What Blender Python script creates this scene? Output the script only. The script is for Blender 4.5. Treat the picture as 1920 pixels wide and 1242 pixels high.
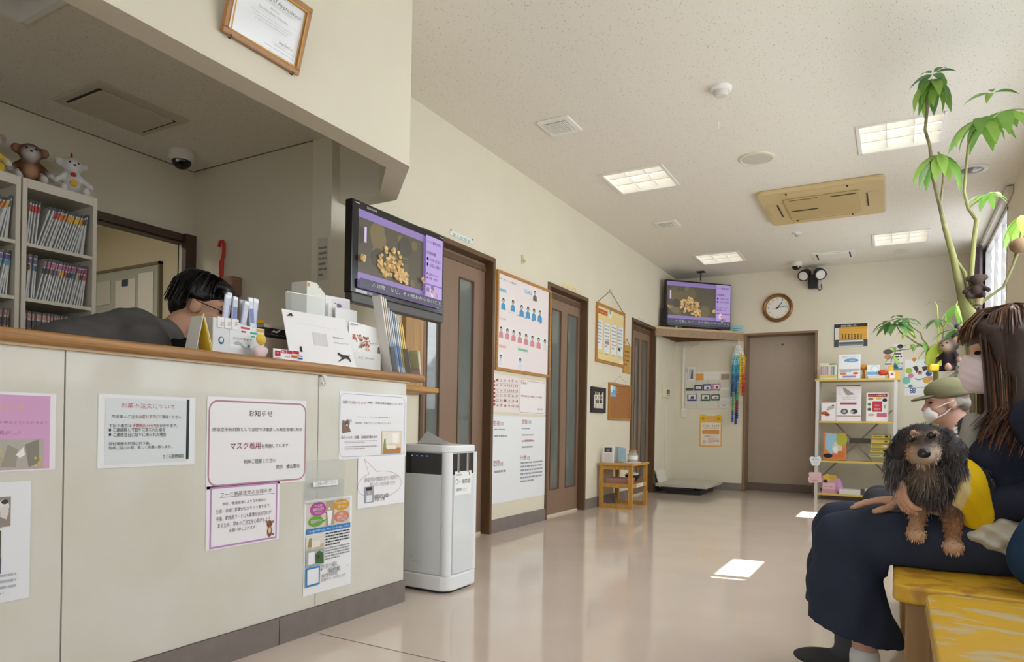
import bpy, bmesh, math, random
import numpy as np
from mathutils import Vector, Matrix, Quaternion
SC = bpy.context.scene
for o in list(bpy.data.objects): bpy.data.objects.remove(o)
COL = SC.collection
RND = random.Random(7)
# ------------------------------------------------------------------ camera
FPX, CYP, YAW, ROLL, HC = 1271.36, 795.2, -0.51448, 0.016758, 0.82
_c, _s = math.cos(YAW), math.sin(YAW)
FWD = Vector((_s, _c, 0)); _r0 = Vector((_c, -_s, 0)); _u0 = Vector((0, 0, 1))
RGT = math.cos(ROLL) * _r0 + math.sin(ROLL) * _u0
UPV = -math.sin(ROLL) * _r0 + math.cos(ROLL) * _u0
CPOS = Vector((0, 0, HC))
cam = bpy.data.cameras.new('camera'); camo = bpy.data.objects.new('camera', cam); COL.objects.link(camo)
camo.matrix_world = Matrix(((RGT.x, UPV.x, -FWD.x, CPOS.x), (RGT.y, UPV.y, -FWD.y, CPOS.y), (RGT.z, UPV.z, -FWD.z, CPOS.z), (0, 0, 0, 1)))
cam.sensor_width = 36; cam.lens = FPX / 1920 * 36; cam.shift_y = (CYP - 621) / 1920; cam.clip_start = 0.02
SC.camera = camo
def at(px, py, ax, v):
    """a photo pixel as a point on the world plane ax = v (used to read real positions off the photograph)"""
    d = FWD + RGT * ((px - 960) / FPX) - UPV * ((py - CYP) / FPX)
    i = 'xyz'.index(ax); t = (v - CPOS[i]) / d[i]
    return CPOS + d * t
# ------------------------------------------------------------------ light and exposure
SC.view_settings.view_transform = 'Standard'; SC.view_settings.look = 'None'
SC.view_settings.gamma = 1; SC.view_settings.use_curve_mapping = False
SC.view_settings.exposure = 0.55
W = bpy.data.worlds.new('sky'); SC.world = W; W.use_nodes = True
bg = W.node_tree.nodes['Background']; bg.inputs[0].default_value = (0.80, 0.89, 1.0, 1); bg.inputs[1].default_value = 1.2
sun = bpy.data.lights.new('sun', 'SUN'); suno = bpy.data.objects.new('sun', sun); COL.objects.link(suno)
sun.energy = 22; sun.angle = 0.009; sun.color = (1, 0.95, 0.87)
SUN_EL, SUN_DY = math.radians(47), -0.10
suno.rotation_euler = Vector((-math.cos(SUN_EL), SUN_DY, -math.sin(SUN_EL))).to_track_quat('-Z', 'Y').to_euler()
PANE_GLOW = 1.12      # daylight on the frosted louvre panes
LAMP_GLOW = 0.75      # ceiling luminaires
def window_daylight(name, y0, y1, z0, z1, watts):
    """sky light falling down and inwards through a louvre window of the right wall"""
    l = bpy.data.lights.new(name, 'AREA'); l.shape = 'RECTANGLE'; l.size = y1 - y0; l.size_y = z1 - z0; l.energy = watts; l.color = (0.93, 0.98, 1.0)
    o = bpy.data.objects.new(name, l); COL.objects.link(o); d = Vector((-1, 0, -0.8)).normalized(); X = Vector((0, 1, 0)); Z = -d; Y = Z.cross(X)
    o.matrix_world = Matrix(((X.x, Y.x, Z.x, 0.70), (X.y, Y.y, Z.y, (y0 + y1) / 2), (X.z, Y.z, Z.z, (z0 + z1) / 2), (0, 0, 0, 1)))
window_daylight('daylight_long_window', 2.0, 5.9, 1.25, 2.25, 37)
window_daylight('daylight_far_window', 6.9, 8.4, 1.4, 2.4, 11)
# ------------------------------------------------------------------ materials
def lin(c):
    if isinstance(c, str): c = tuple(int(c[i:i + 2], 16) for i in (0, 2, 4))
    return tuple(((x / 255) / 12.92 if x / 255 <= 0.04045 else ((x / 255 + 0.055) / 1.055) ** 2.4) for x in c[:3])
_mats = {}
def mat(c, rough=0.6, spec=0.5, metal=0, alpha=1, emit=0, noise=0, nscale=40, bump=0, bscale=200, trans=0, attr=False, c2=None, stretch=None, sheen=0, coat=0, ecol=None, ramp=(0.35, 0.65), sss=0):
    key = (str(c), rough, spec, metal, alpha, emit, noise, nscale, bump, bscale, trans, attr, str(c2), str(stretch), sheen, coat, str(ecol), ramp, sss)
    if key in _mats: return _mats[key]
    m = bpy.data.materials.new('mat_%d' % len(_mats)); m.use_nodes = True
    nt = m.node_tree; b = nt.nodes['Principled BSDF']; L = nt.links
    lc = lin(c)
    b.inputs['Base Color'].default_value = (*lc, 1); b.inputs['Roughness'].default_value = rough
    b.inputs['Specular IOR Level'].default_value = spec; b.inputs['Metallic'].default_value = metal
    b.inputs['Alpha'].default_value = alpha; b.inputs['Transmission Weight'].default_value = trans
    b.inputs['Sheen Weight'].default_value = sheen; b.inputs['Coat Weight'].default_value = coat
    if sss:
        b.inputs['Subsurface Weight'].default_value = sss; b.inputs['Subsurface Radius'].default_value = (0.012, 0.005, 0.003)
    if emit:
        b.inputs['Emission Color'].default_value = (*lin(ecol or c), 1); b.inputs['Emission Strength'].default_value = emit
    src = None
    if attr:
        a = nt.nodes.new('ShaderNodeAttribute'); a.attribute_name = 'Col'; src = a.outputs['Color']; L.new(src, b.inputs['Base Color'])
    vec = None
    if noise or bump or c2:
        tc = nt.nodes.new('ShaderNodeTexCoord'); vec = tc.outputs['Object']
        if stretch:
            mp = nt.nodes.new('ShaderNodeMapping'); mp.inputs['Scale'].default_value = stretch; L.new(vec, mp.inputs['Vector']); vec = mp.outputs['Vector']
    if c2 or noise:
        n = nt.nodes.new('ShaderNodeTexNoise'); n.inputs['Scale'].default_value = nscale; n.inputs['Detail'].default_value = 4; L.new(vec, n.inputs['Vector'])
        r = nt.nodes.new('ShaderNodeValToRGB'); r.color_ramp.elements[0].position = ramp[0]; r.color_ramp.elements[1].position = ramp[1]; L.new(n.outputs['Fac'], r.inputs['Fac'])
        if c2:
            r.color_ramp.elements[0].color = (*lc, 1); r.color_ramp.elements[1].color = (*lin(c2), 1)
            col = r.outputs['Color']
        else:
            r.color_ramp.elements[0].color = (1 - noise, 1 - noise, 1 - noise, 1); r.color_ramp.elements[1].color = (1, 1, 1, 1)
            mx = nt.nodes.new('ShaderNodeMix'); mx.data_type = 'RGBA'; mx.blend_type = 'MULTIPLY'; mx.inputs['Factor'].default_value = 1
            if src: L.new(src, mx.inputs['A'])
            else: mx.inputs['A'].default_value = (*lc, 1)
            L.new(r.outputs['Color'], mx.inputs['B']); col = mx.outputs['Result']
        L.new(col, b.inputs['Base Color'])
    if bump:
        n2 = nt.nodes.new('ShaderNodeTexNoise'); n2.inputs['Scale'].default_value = bscale; n2.inputs['Detail'].default_value = 3; L.new(vec, n2.inputs['Vector'])
        bp = nt.nodes.new('ShaderNodeBump'); bp.inputs['Strength'].default_value = bump; bp.inputs['Distance'].default_value = 0.002
        L.new(n2.outputs['Fac'], bp.inputs['Height']); L.new(bp.outputs['Normal'], b.inputs['Normal'])
    _mats[key] = m
    return m
def ink(c): return mat(c, rough=0.75, spec=0.2)
# ------------------------------------------------------------------ object helpers
def link(o, parent=None):
    COL.objects.link(o)
    if parent is not None:
        o.parent = parent
        if parent.type == 'EMPTY': o.matrix_parent_inverse = parent.matrix_basis.inverted()
    return o
def tag(o, label=None, cat=None, group=None, kind=None):
    if label: o['label'] = label
    if cat: o['category'] = cat
    if group: o['group'] = group
    if kind: o['kind'] = kind
    return o
def thing(name, label, cat, loc=(0, 0, 0), group=None, rz=0):
    o = bpy.data.objects.new(name, None); o.empty_display_size = 0.05
    o.matrix_basis = Matrix.Translation(loc) @ Matrix.Rotation(rz, 4, 'Z')
    COL.objects.link(o); return tag(o, label, cat, group)
class MB:
    """collects shapes into one mesh"""
    def __init__(s): s.v = []; s.f = []; s.m = []; s.mats = []; s.cols = None
    def mi(s, m):
        if m is None: return 0
        if m not in s.mats: s.mats.append(m)
        return s.mats.index(m)
    def add(s, vs, fs, m=None):
        k = len(s.v); i = s.mi(m); s.v += [tuple(x) for x in vs]
        for f in fs: s.f.append(tuple(k + j for j in f)); s.m.append(i)
        return s
    def box(s, x0, x1, y0, y1, z0, z1, m=None):
        return s.add([(x0, y0, z0), (x1, y0, z0), (x1, y1, z0), (x0, y1, z0), (x0, y0, z1), (x1, y0, z1), (x1, y1, z1), (x0, y1, z1)],
                     [(3, 2, 1, 0), (4, 5, 6, 7), (0, 1, 5, 4), (1, 2, 6, 5), (2, 3, 7, 6), (3, 0, 4, 7)], m)
    def obox(s, c, size, R=None, m=None):
        hx, hy, hz = [a / 2 for a in size]; c = Vector(c); R = R or Matrix.Identity(3)
        vs = [c + R @ Vector((a * hx, b * hy, d * hz)) for d in (-1, 1) for a, b in ((-1, -1), (1, -1), (1, 1), (-1, 1))]
        return s.add(vs, [(3, 2, 1, 0), (4, 5, 6, 7), (0, 1, 5, 4), (1, 2, 6, 5), (2, 3, 7, 6), (3, 0, 4, 7)], m)
    def tube(s, pts, rad, n=8, m=None, cap=True):
        pts = [Vector(p) for p in pts]; K = len(pts)
        if not isinstance(rad, (list, tuple)): rad = [rad] * K
        t0 = (pts[1] - pts[0]).normalized(); u = t0.orthogonal().normalized(); vs = []
        for i, p in enumerate(pts):
            t = (pts[min(i + 1, K - 1)] - pts[max(i - 1, 0)]).normalized()
            u = (u - t * u.dot(t)).normalized(); w = t.cross(u)
            for j in range(n):
                a = 2 * math.pi * j / n; vs.append(p + (u * math.cos(a) + w * math.sin(a)) * rad[i])
        fs = [(i * n + j, i * n + (j + 1) % n, (i + 1) * n + (j + 1) % n, (i + 1) * n + j) for i in range(K - 1) for j in range(n)]
        if cap: fs += [tuple(range(n - 1, -1, -1)), tuple((K - 1) * n + j for j in range(n))]
        return s.add(vs, fs, m)
    def cyl(s, a, b, r, n=16, r2=None, m=None): return s.tube([a, b], [r, r if r2 is None else r2], n, m)
    def lathe(s, prof, c, n=24, axis='z', m=None, cap=True):
        vs = []; K = len(prof)
        for r, h in prof:
            for j in range(n):
                a = 2 * math.pi * j / n; x, y = r * math.cos(a), r * math.sin(a)
                q = {'z': (x, y, h), 'x': (h, x, y), 'y': (x, -h, y)}[axis]
                vs.append((c[0] + q[0], c[1] + q[1], c[2] + q[2]))
        fs = [(i * n + j, i * n + (j + 1) % n, (i + 1) * n + (j + 1) % n, (i + 1) * n + j) for i in range(K - 1) for j in range(n)]
        if cap and prof[0][0] > 1e-6: fs.append(tuple(range(n - 1, -1, -1)))
        if cap and prof[-1][0] > 1e-6: fs.append(tuple((K - 1) * n + j for j in range(n)))
        return s.add(vs, fs, m)
    def prism(s, poly, fn, d0, d1, m=None):
        """poly of 2D points, fn(u,v,d) -> world"""
        n = len(poly); vs = [fn(u, v, d0) for u, v in poly] + [fn(u, v, d1) for u, v in poly]
        fs = [tuple(range(n - 1, -1, -1)), tuple(range(n, 2 * n))] + [(i, (i + 1) % n, n + (i + 1) % n, n + i) for i in range(n)]
        return s.add(vs, fs, m)
    def build(s, name, m=None, parent=None, smooth=False, bevel=0, seg=2, label=None):
        me = bpy.data.meshes.new(name); me.from_pydata(s.v, [], s.f)
        ms = s.mats if s.mats else ([m] if m else [])
        for x in ms: me.materials.append(x)
        if s.mats and len(s.mats) > 1: me.polygons.foreach_set('material_index', s.m)
        bm = bmesh.new(); bm.from_mesh(me); bmesh.ops.recalc_face_normals(bm, faces=bm.faces); bm.to_mesh(me); bm.free()
        if smooth: me.shade_smooth(); me.set_sharp_from_angle(angle=math.radians(40))
        o = bpy.data.objects.new(name, me); link(o, parent)
        if bevel:
            b = o.modifiers.new('bevel', 'BEVEL'); b.width = bevel; b.segments = seg; b.limit_method = 'ANGLE'; b.angle_limit = math.radians(40)
        if label: o['label'] = label
        return o
def box(name, x0, x1, y0, y1, z0, z1, m, parent=None, bevel=0, label=None):
    return MB().box(x0, x1, y0, y1, z0, z1).build(name, m, parent, bevel=bevel, label=label)
def struct(name, mb, m, label=None, **k):
    return tag(mb.build(name, m, **k), label, None, None, 'structure')
def rrect(x0, y0, x1, y1, r, n=5):
    out = []
    for cx, cy, a0 in ((x1 - r, y1 - r, 0), (x0 + r, y1 - r, 90), (x0 + r, y0 + r, 180), (x1 - r, y0 + r, 270)):
        for i in range(n + 1):
            a = math.radians(a0 + 90 * i / n); out.append((cx + r * math.cos(a), cy + r * math.sin(a)))
    return out
def rot(ax, deg): return Matrix.Rotation(math.radians(deg), 3, ax)
# ------------------------------------------------------------------ flat print on a plane
_txt = {}
def text_mesh(s):
    if s not in _txt:
        c = bpy.data.curves.new('t', 'FONT'); c.body = s; c.resolution_u = 1; c.align_x = 'LEFT'
        o = bpy.data.objects.new('t', c); me = bpy.data.meshes.new_from_object(o)
        vs = np.array([v.co[:2] for v in me.vertices]); fs = [tuple(p.vertices) for p in me.polygons]
        bpy.data.objects.remove(o); bpy.data.curves.remove(c); bpy.data.meshes.remove(me)
        if len(vs): vs = (vs - vs.min(0)) / np.maximum(vs.max(0) - vs.min(0), 1e-6)
        _txt[s] = (vs, fs)
    return _txt[s]
class Print:
    """ink on a plane: o origin (top left), r right, u up, n out of the surface; sizes in metres"""
    def __init__(s, o, r, u, n, crop=None, plane=None):
        s.o, s.r, s.u, s.n = Vector(o), Vector(r), Vector(u), Vector(n); s.mb = MB(); s.k = 0; s.crop = crop; s.plane = plane
    def uv(s, x, y):
        """photo position -> metres right / down on the sheet"""
        if s.crop: x, y = s.crop[0] + x / s.crop[2], s.crop[1] + y / s.crop[2]
        d = FWD + RGT * ((x - 960) / FPX) - UPV * ((y - CYP) / FPX)
        t = (s.o - CPOS).dot(s.n) / d.dot(s.n); p = CPOS + d * t - s.o
        return p.dot(s.r), -p.dot(s.u)
    def W(s, a, b): return s.o + s.r * a - s.u * b + s.n * (0.0004 + 0.00012 * s.k)
    def poly_m(s, pts, c):
        s.k += 1; s.mb.add([s.W(a, b) for a, b in pts], [tuple(range(len(pts)))], ink(c) if not isinstance(c, bpy.types.Material) else c); return s
    def poly(s, pts, c): return s.poly_m([s.uv(*p) for p in pts], c)
    def _b(s, x0, y0, x1, y1, m):
        if m: return x0, y0, x1, y1
        a, b = s.uv(x0, y0), s.uv(x1, y1); return a[0], a[1], b[0], b[1]
    def rect(s, x0, y0, x1, y1, c, r=0, m=False):
        x0, y0, x1, y1 = s._b(x0, y0, x1, y1, m)
        return s.poly_m(rrect(x0, y0, x1, y1, r) if r else [(x0, y0), (x1, y0), (x1, y1), (x0, y1)], c)
    def frame(s, x0, y0, x1, y1, t, c, r=0.0, m=False):
        x0, y0, x1, y1 = s._b(x0, y0, x1, y1, m)
        a = rrect(x0, y0, x1, y1, max(r, 1e-4)); b = rrect(x0 + t, y0 + t, x1 - t, y1 - t, max(r - t, 1e-4)); n = len(a); s.k += 1
        s.mb.add([s.W(*p) for p in a + b], [(i, (i + 1) % n, n + (i + 1) % n, n + i) for i in range(n)], ink(c)); return s
    def disc(s, x, y, rx, ry, c, m=False, n=20):
        if not m: x, y = s.uv(x, y)
        return s.poly_m([(x + rx * math.cos(2 * math.pi * i / n), y + ry * math.sin(2 * math.pi * i / n)) for i in range(n)], c)
    def oval(s, x0, y0, x1, y1, c):
        a, b = s.uv(x0, (y0 + y1) / 2), s.uv(x1, (y0 + y1) / 2); d, e = s.uv((x0 + x1) / 2, y0), s.uv((x0 + x1) / 2, y1)
        return s.disc(d[0], (d[1] + e[1]) / 2, (b[0] - a[0]) / 2, (e[1] - d[1]) / 2, c, m=True, n=24)
    def line(s, pts, w, c):
        pts = [s.uv(*p) for p in pts]
        for (a, b), (d, e) in zip(pts, pts[1:]):
            L = math.hypot(d - a, e - b) or 1; nx, ny = -(e - b) / L * w / 2, (d - a) / L * w / 2
            s.poly_m([(a + nx, b + ny), (d + nx, e + ny), (d - nx, e - ny), (a - nx, b - ny)], c)
        return s
    def text(s, t, x0, y0, x1, y1, c, m=False):
        x0, y0, x1, y1 = s._b(x0, y0, x1, y1, m); vs, fs = text_mesh(t); s.k += 1
        if len(vs): s.mb.add([s.W(x0 + a * (x1 - x0), y1 - b * (y1 - y0)) for a, b in vs], fs, ink(c))
        return s
    def scribble(s, x0, y0, x1, y1, n, c, seed=1):
        """rows of fine print too small to read"""
        x0, y0, x1, y1 = s._b(x0, y0, x1, y1, False); R = random.Random(seed); h = (y1 - y0) / n; s.k += 1
        vs = []; fs = []
        for i in range(n):
            x = x0; e = x1 if i < n - 1 else x0 + (x1 - x0) * 0.6
            while x < e:
                w = min(h * R.uniform(0.5, 2.2), e - x); k = len(vs); y = y0 + i * h
                vs += [s.W(x, y + h * .2), s.W(x + w, y + h * .2), s.W(x + w, y + h * .62), s.W(x, y + h * .62)]; fs.append((k, k + 1, k + 2, k + 3)); x += w + h * 0.25
        s.mb.add(vs, fs, ink(c)); return s
    def done(s, parent, name='print'):
        if s.mb.v: return s.mb.build(name, None, parent)
NAX = {'x': (Vector((0, 1, 0)), Vector((0, 0, 1)), Vector((1, 0, 0))), 'y': (Vector((1, 0, 0)), Vector((0, 0, 1)), Vector((0, -1, 0)))}
def sheet(name, label, cat, ax, v, tl, br, c, crop=None, th=0.0012, group=None, rough=0.5, m=None, bevel=0, parent=None):
    """a sheet flat against plane ax=v given by its top left and bottom right corners in the photo"""
    r, u, n = NAX[ax]
    if crop: tl, br = [(crop[0] + p[0] / crop[2], crop[1] + p[1] / crop[2]) for p in (tl, br)]
    a, b = at(*tl, ax, v), at(*br, ax, v)
    mb = MB(); w, h = (b - a).dot(r), (a - b).dot(u)
    fn = lambda x, y, d: a + r * x - u * y + n * d
    mb.prism([(0, 0), (w, 0), (w, h), (0, h)], fn, 0.0003, th)
    o = mb.build(name, m or mat(c, rough, 0.4), parent, bevel=bevel)
    if parent is None: tag(o, label, cat, group)
    p = Print(a + n * th, r, u, n, crop); p.w, p.h = w, h; p.obj = o
    return p
# ------------------------------------------------------------------ organic bodies: blended shapes meshed as one surface
def cone(a, b, ra, rb, c=None): return ('c', np.array(a, float), np.array(b, float), ra, rb, c)
def ell(p, r, R=None, c=None): return ('e', np.array(p, float), np.array(r, float), None if R is None else np.array(R, float), None, c)
def _dist(pr, P):
    if pr[0] == 'c':
        a, b, ra, rb = pr[1:5]; ab = b - a; L = max(ab @ ab, 1e-9)
        t = np.clip((P - a) @ ab / L, 0, 1); return np.linalg.norm(P - a - t[..., None] * ab, axis=-1) - (ra + t * (rb - ra))
    q = P - pr[1]
    if pr[3] is not None: q = q @ pr[3]
    k0 = np.linalg.norm(q / pr[2], axis=-1); k1 = np.linalg.norm(q / pr[2] ** 2, axis=-1)
    return k0 * (k0 - 1) / np.maximum(k1, 1e-9)
def _bb(pr):
    if pr[0] == 'c':
        r = max(pr[3], pr[4]); return np.minimum(pr[1], pr[2]) - r, np.maximum(pr[1], pr[2]) + r
    r = pr[2].max() if pr[3] is not None else pr[2]; return pr[1] - r, pr[1] + r
def blob(prims, vox=0.008, k=0.02, cuts=(), subs=(), disp=None, cs=0.006, mod=None):
    """returns verts, quads, colours of the blended surface; cuts: (point, normal) half spaces removed on the normal side"""
    lo = np.min([_bb(p)[0] for p in prims], 0) - 3 * vox - k; hi = np.max([_bb(p)[1] for p in prims], 0) + 3 * vox + k
    n = np.ceil((hi - lo) / vox).astype(int) + 1
    ax = [lo[i] + vox * np.arange(n[i]) for i in range(3)]
    D = np.full(n, 1.0)
    def region(p, pad):
        a, b = _bb(p); i0 = np.maximum(((a - pad - lo) / vox).astype(int), 0); i1 = np.minimum(((b + pad - lo) / vox).astype(int) + 2, n)
        sl = tuple(slice(i0[j], i1[j]) for j in range(3))
        return sl, np.stack(np.meshgrid(*[ax[j][sl[j]] for j in range(3)], indexing='ij'), -1)
    for p in prims:
        sl, P = region(p, k + 3 * vox); d = _dist(p, P); o = D[sl]
        h = np.clip(0.5 + 0.5 * (o - d) / k, 0, 1); D[sl] = o * (1 - h) + d * h - k * h * (1 - h)
    for p in subs:
        sl, P = region(p, 3 * vox); D[sl] = np.maximum(D[sl], -_dist(p, P))
    if disp is not None or len(cuts) or mod is not None:
        P = np.stack(np.meshgrid(*ax, indexing='ij'), -1)
        if disp is not None: D = D + disp(P)
        if mod is not None: D = mod(P, D)
        for pt, nr in cuts: D = np.maximum(D, (P - np.array(pt)) @ (np.array(nr, float) / np.linalg.norm(nr)))
    S = D < 0; n1 = n - 1
    cs8 = [S[i:n1[0] + i, j:n1[1] + j, l:n1[2] + l] for i in (0, 1) for j in (0, 1) for l in (0, 1)]
    cnt = sum(c.astype(int) for c in cs8); act = (cnt > 0) & (cnt < 8)
    idx = -np.ones(n1, int); cells = np.argwhere(act); idx[act] = np.arange(len(cells))
    acc = np.zeros((len(cells), 3)); num = np.zeros(len(cells))
    for i in (0, 1):
        for j in (0, 1):
            for a in range(3):
                o0 = [0, 0, 0]; b, c2 = [q for q in range(3) if q != a]; o0[b] = i; o0[c2] = j; o1 = list(o0); o1[a] = 1
                A = D[tuple((cells + o0).T)]; B = D[tuple((cells + o1).T)]; cr = (A < 0) != (B < 0)
                t = np.where(cr, A / np.where(A - B == 0, 1, A - B), 0)
                pt = np.tile(np.array(o0, float), (len(cells), 1)); pt[:, a] = t
                acc[cr] += pt[cr]; num[cr] += 1
    V = lo + vox * (cells + acc / num[:, None])
    F = []
    for a in range(3):
        b, c2 = (a + 1) % 3, (a + 2) % 3
        s0 = [slice(None)] * 3; s1 = [slice(None)] * 3; s0[a] = slice(0, -1); s1[a] = slice(1, None)
        E = np.argwhere(S[tuple(s0)] != S[tuple(s1)]); E = E[(E[:, b] > 0) & (E[:, c2] > 0) & (E[:, b] < n1[b]) & (E[:, c2] < n1[c2])]
        sgn = S[tuple(s0)][tuple(E.T)]
        def g(db, dc):
            q = E.copy(); q[:, b] -= db; q[:, c2] -= dc; return idx[tuple(q.T)]
        q = np.stack([g(0, 0), g(1, 0), g(1, 1), g(0, 1)], 1); q = q[(q >= 0).all(1)] if (q < 0).any() else q
        sgn = sgn[:len(q)]; q[~sgn] = q[~sgn][:, ::-1]; F.append(q)
    F = np.concatenate(F)
    C = None
    if any(p[5] is not None for p in prims):
        w = np.stack([np.exp(-np.clip(_dist(p, V), -0.03, 1) / cs) if p[5] is not None else np.zeros(len(V)) for p in prims], 1)
        w /= w.sum(1, keepdims=True) + 1e-12; C = w @ np.array([lin(p[5]) if p[5] is not None else (0, 0, 0) for p in prims])
    return V, F, C
def raw_mesh(name, V, F, m, C=None, parent=None, smooth=True, label=None):
    me = bpy.data.meshes.new(name); me.from_pydata(V.tolist() if hasattr(V, 'tolist') else V, [], F.tolist() if hasattr(F, 'tolist') else F)
    if C is not None:
        a = me.color_attributes.new('Col', 'FLOAT_COLOR', 'POINT'); a.data.foreach_set('color', np.concatenate([C, np.ones((len(C), 1))], 1).ravel().astype(np.float32))
    me.materials.append(m)
    if smooth: me.shade_smooth()
    o = bpy.data.objects.new(name, me); link(o, parent)
    if label: o['label'] = label
    return o
def organic(name, prims, m=None, parent=None, vox=0.008, k=0.02, label=None, color=None, **kw):
    V, F, C = blob(prims, vox, k, **kw)
    if color is not None: C = color(V, C)
    return raw_mesh(name, V, F, m or mat('ffffff', 0.85, 0.2, attr=True), C, parent, label=label)
def ribbons(name, strands, w0, cols, m, parent=None, w1=0.15, kind='stuff', label=None, facing=None):
    """tapered flat strands; strands: list of (k,3) arrays, cols: linear colour per strand"""
    V = []; F = []; C = []
    for s, c in zip(strands, cols):
        K = len(s); base = len(V); t = s[-1] - s[0]; f = np.array(facing if facing is not None else (RND.gauss(0, 1), RND.gauss(0, 1), RND.gauss(0, 1)))
        side = np.cross(t, f); side /= np.linalg.norm(side) + 1e-9
        for i in range(K):
            w = w0 * (1 - (1 - w1) * (i / (K - 1)) ** 1.5) / 2; V.append(s[i] + side * w); V.append(s[i] - side * w); C += [c, c]
        F += [(base + 2 * i, base + 2 * i + 1, base + 2 * i + 3, base + 2 * i + 2) for i in range(K - 1)]
    o = raw_mesh(name, [tuple(v) for v in V], F, m, np.array(C), parent, label=label)
    if kind: o['kind'] = kind
    return o
# ================================================================== the room
CX, XL, YF, XR, ZC, CT = -1.947, -2.61, 9.1, 0.80, 2.813, 1.04
M_WALL = mat('e5dec9', 0.8, 0.2, bump=0.15, bscale=350, noise=0.03, nscale=3)
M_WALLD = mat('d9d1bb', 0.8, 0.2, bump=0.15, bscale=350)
M_BASE = mat('857b76', 0.5, 0.4, noise=0.1, nscale=15)
M_FRAME = mat('6b5139', 0.45, 0.4, noise=0.15, nscale=20, stretch=(1, 1, 0.2))
M_DOOR = mat('8d735f', 0.45, 0.4, noise=0.06, nscale=20, stretch=(1, 1, 0.1))
M_WHITE = mat('f1efe8', 0.5, 0.4)
M_GREYPL = mat('d9d5cb', 0.5, 0.4)
M_STEEL = mat('b9b9b6', 0.3, 0.5, metal=1)
M_BLACK = mat('141416', 0.35, 0.5)
M_WOOD = mat('b98a53', 0.4, 0.4, c2='8f6338', nscale=9, stretch=(4, 0.35, 12), ramp=(0.3, 0.75))
M_CLEAR = mat('eef3f3', 0.08, 0.5, alpha=0.14)
M_PAPER = mat('f3f2f0', 0.5, 0.3)
# speckled ceiling board
M_CEIL = mat('ece7da', 0.9, 0.15)
def _fleck():
    nt = M_CEIL.node_tree; L = nt.links; b = nt.nodes['Principled BSDF']
    tc = nt.nodes.new('ShaderNodeTexCoord'); mp = nt.nodes.new('ShaderNodeMapping'); mp.inputs['Rotation'].default_value = (0, 0, 0.5); mp.inputs['Scale'].default_value = (1, 0.45, 1)
    v = nt.nodes.new('ShaderNodeTexVoronoi'); v.inputs['Scale'].default_value = 105
    n = nt.nodes.new('ShaderNodeTexNoise'); n.inputs['Scale'].default_value = 30
    r = nt.nodes.new('ShaderNodeValToRGB'); r.color_ramp.elements[0].position = 0.12; r.color_ramp.elements[1].position = 0.20
    r.color_ramp.elements[0].color = (*lin('b5aa98'), 1); r.color_ramp.elements[1].color = (*lin('ece7da'), 1)
    L.new(tc.outputs['Object'], mp.inputs['Vector']); L.new(mp.outputs['Vector'], n.inputs['Vector'])
    mx = nt.nodes.new('ShaderNodeMix'); mx.data_type = 'RGBA'; mx.inputs['Factor'].default_value = 0.03
    L.new(mp.outputs['Vector'], mx.inputs['A']); L.new(n.outputs['Color'], mx.inputs['B']); L.new(mx.outputs['Result'], v.inputs['Vector'])
    L.new(v.outputs['Distance'], r.inputs['Fac']); L.new(r.outputs['Color'], b.inputs['Base Color'])
_fleck()
def slab(ax, v0, v1, u0, u1, w0, w1, holes=()):
    """a slab across axis ax between v0 and v1 with rectangular holes (u0,u1,w0,w1)"""
    us = sorted({u0, u1, *[h[0] for h in holes], *[h[1] for h in holes]}); ws = sorted({w0, w1, *[h[2] for h in holes], *[h[3] for h in holes]})
    us = [u for u in us if u0 <= u <= u1]; ws = [w for w in ws if w0 <= w <= w1]; mb = MB()
    for a, b in zip(us, us[1:]):
        for c, d in zip(ws, ws[1:]):
            if any(h[0] <= a and b <= h[1] and h[2] <= c and d <= h[3] for h in holes): continue
            if ax == 'x': mb.box(v0, v1, a, b, c, d)
            elif ax == 'y': mb.box(a, b, v0, v1, c, d)
            else: mb.box(a, b, c, d, v0, v1)
    return mb
LIGHTS = [(-2.06, -1.59, 5.04, 5.51), (-0.24, 0.24, 5.0, 5.48), (-2.06, -1.59, 7.89, 8.36), (-0.22, 0.26, 7.82, 8.30)]
LIGHT_R = (-2.93, -2.46, 0.85, 1.32)
struct('floor', MB().box(-5.9, 0.95, -2.5, 9.6, -0.1, 0.0), mat('dacbbd', 0.085, 0.5, c2='d5c4b5', nscale=3, ramp=(0.3, 0.7), bump=0.015, bscale=25), 'glossy beige vinyl floor')
fs = MB(); a, b = at(600, 1189, 'z', 0), at(820, 1239, 'z', 0); d = (b - a).normalized(); e = Vector((-d.y, d.x, 0)) * 0.0018
b = a + d * 1.5; fs.add([a - e + Vector((0, 0, .0006)), a + e + Vector((0, 0, .0006)), b + e + Vector((0, 0, .0006)), b - e + Vector((0, 0, .0006))], [(0, 1, 2, 3)])
fs.build('floor_seam', mat('6b5a4e', 0.5), bpy.data.objects['floor'])
struct('ceiling', slab('z', ZC, ZC + 0.1, -2.75, 0.95, -2.5, 9.2, [l for l in LIGHTS]), M_CEIL, 'speckled white acoustic board ceiling')
struct('ceiling', slab('z', 2.33, 2.43, -3.9, -2.02, -2.5, 2.40, [LIGHT_R]).prism([(-3.9, 2.40), (-2.04, 2.40), (-2.33, 2.70), (-3.9, 2.70)], lambda u, v, d: Vector((u, v, d)), 2.33, 2.43), M_CEIL, 'lower ceiling over the reception desk')
struct('ceiling', MB().box(-5.9, -3.80, 0.5, 3.1, 2.3, 2.4), M_CEIL, 'ceiling of the back room')
D = [(3.42, 4.31, 2.045), (5.20, 6.06, 2.045), (7.32, 8.20, 2.045)]
struct('wall_left', slab('x', XL - 0.14, XL, 2.64, YF + 0.1, 0, ZC, [(a, b, 0, h) for a, b, h in D]), M_WALL, 'cream wall with the consulting room doors')
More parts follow.
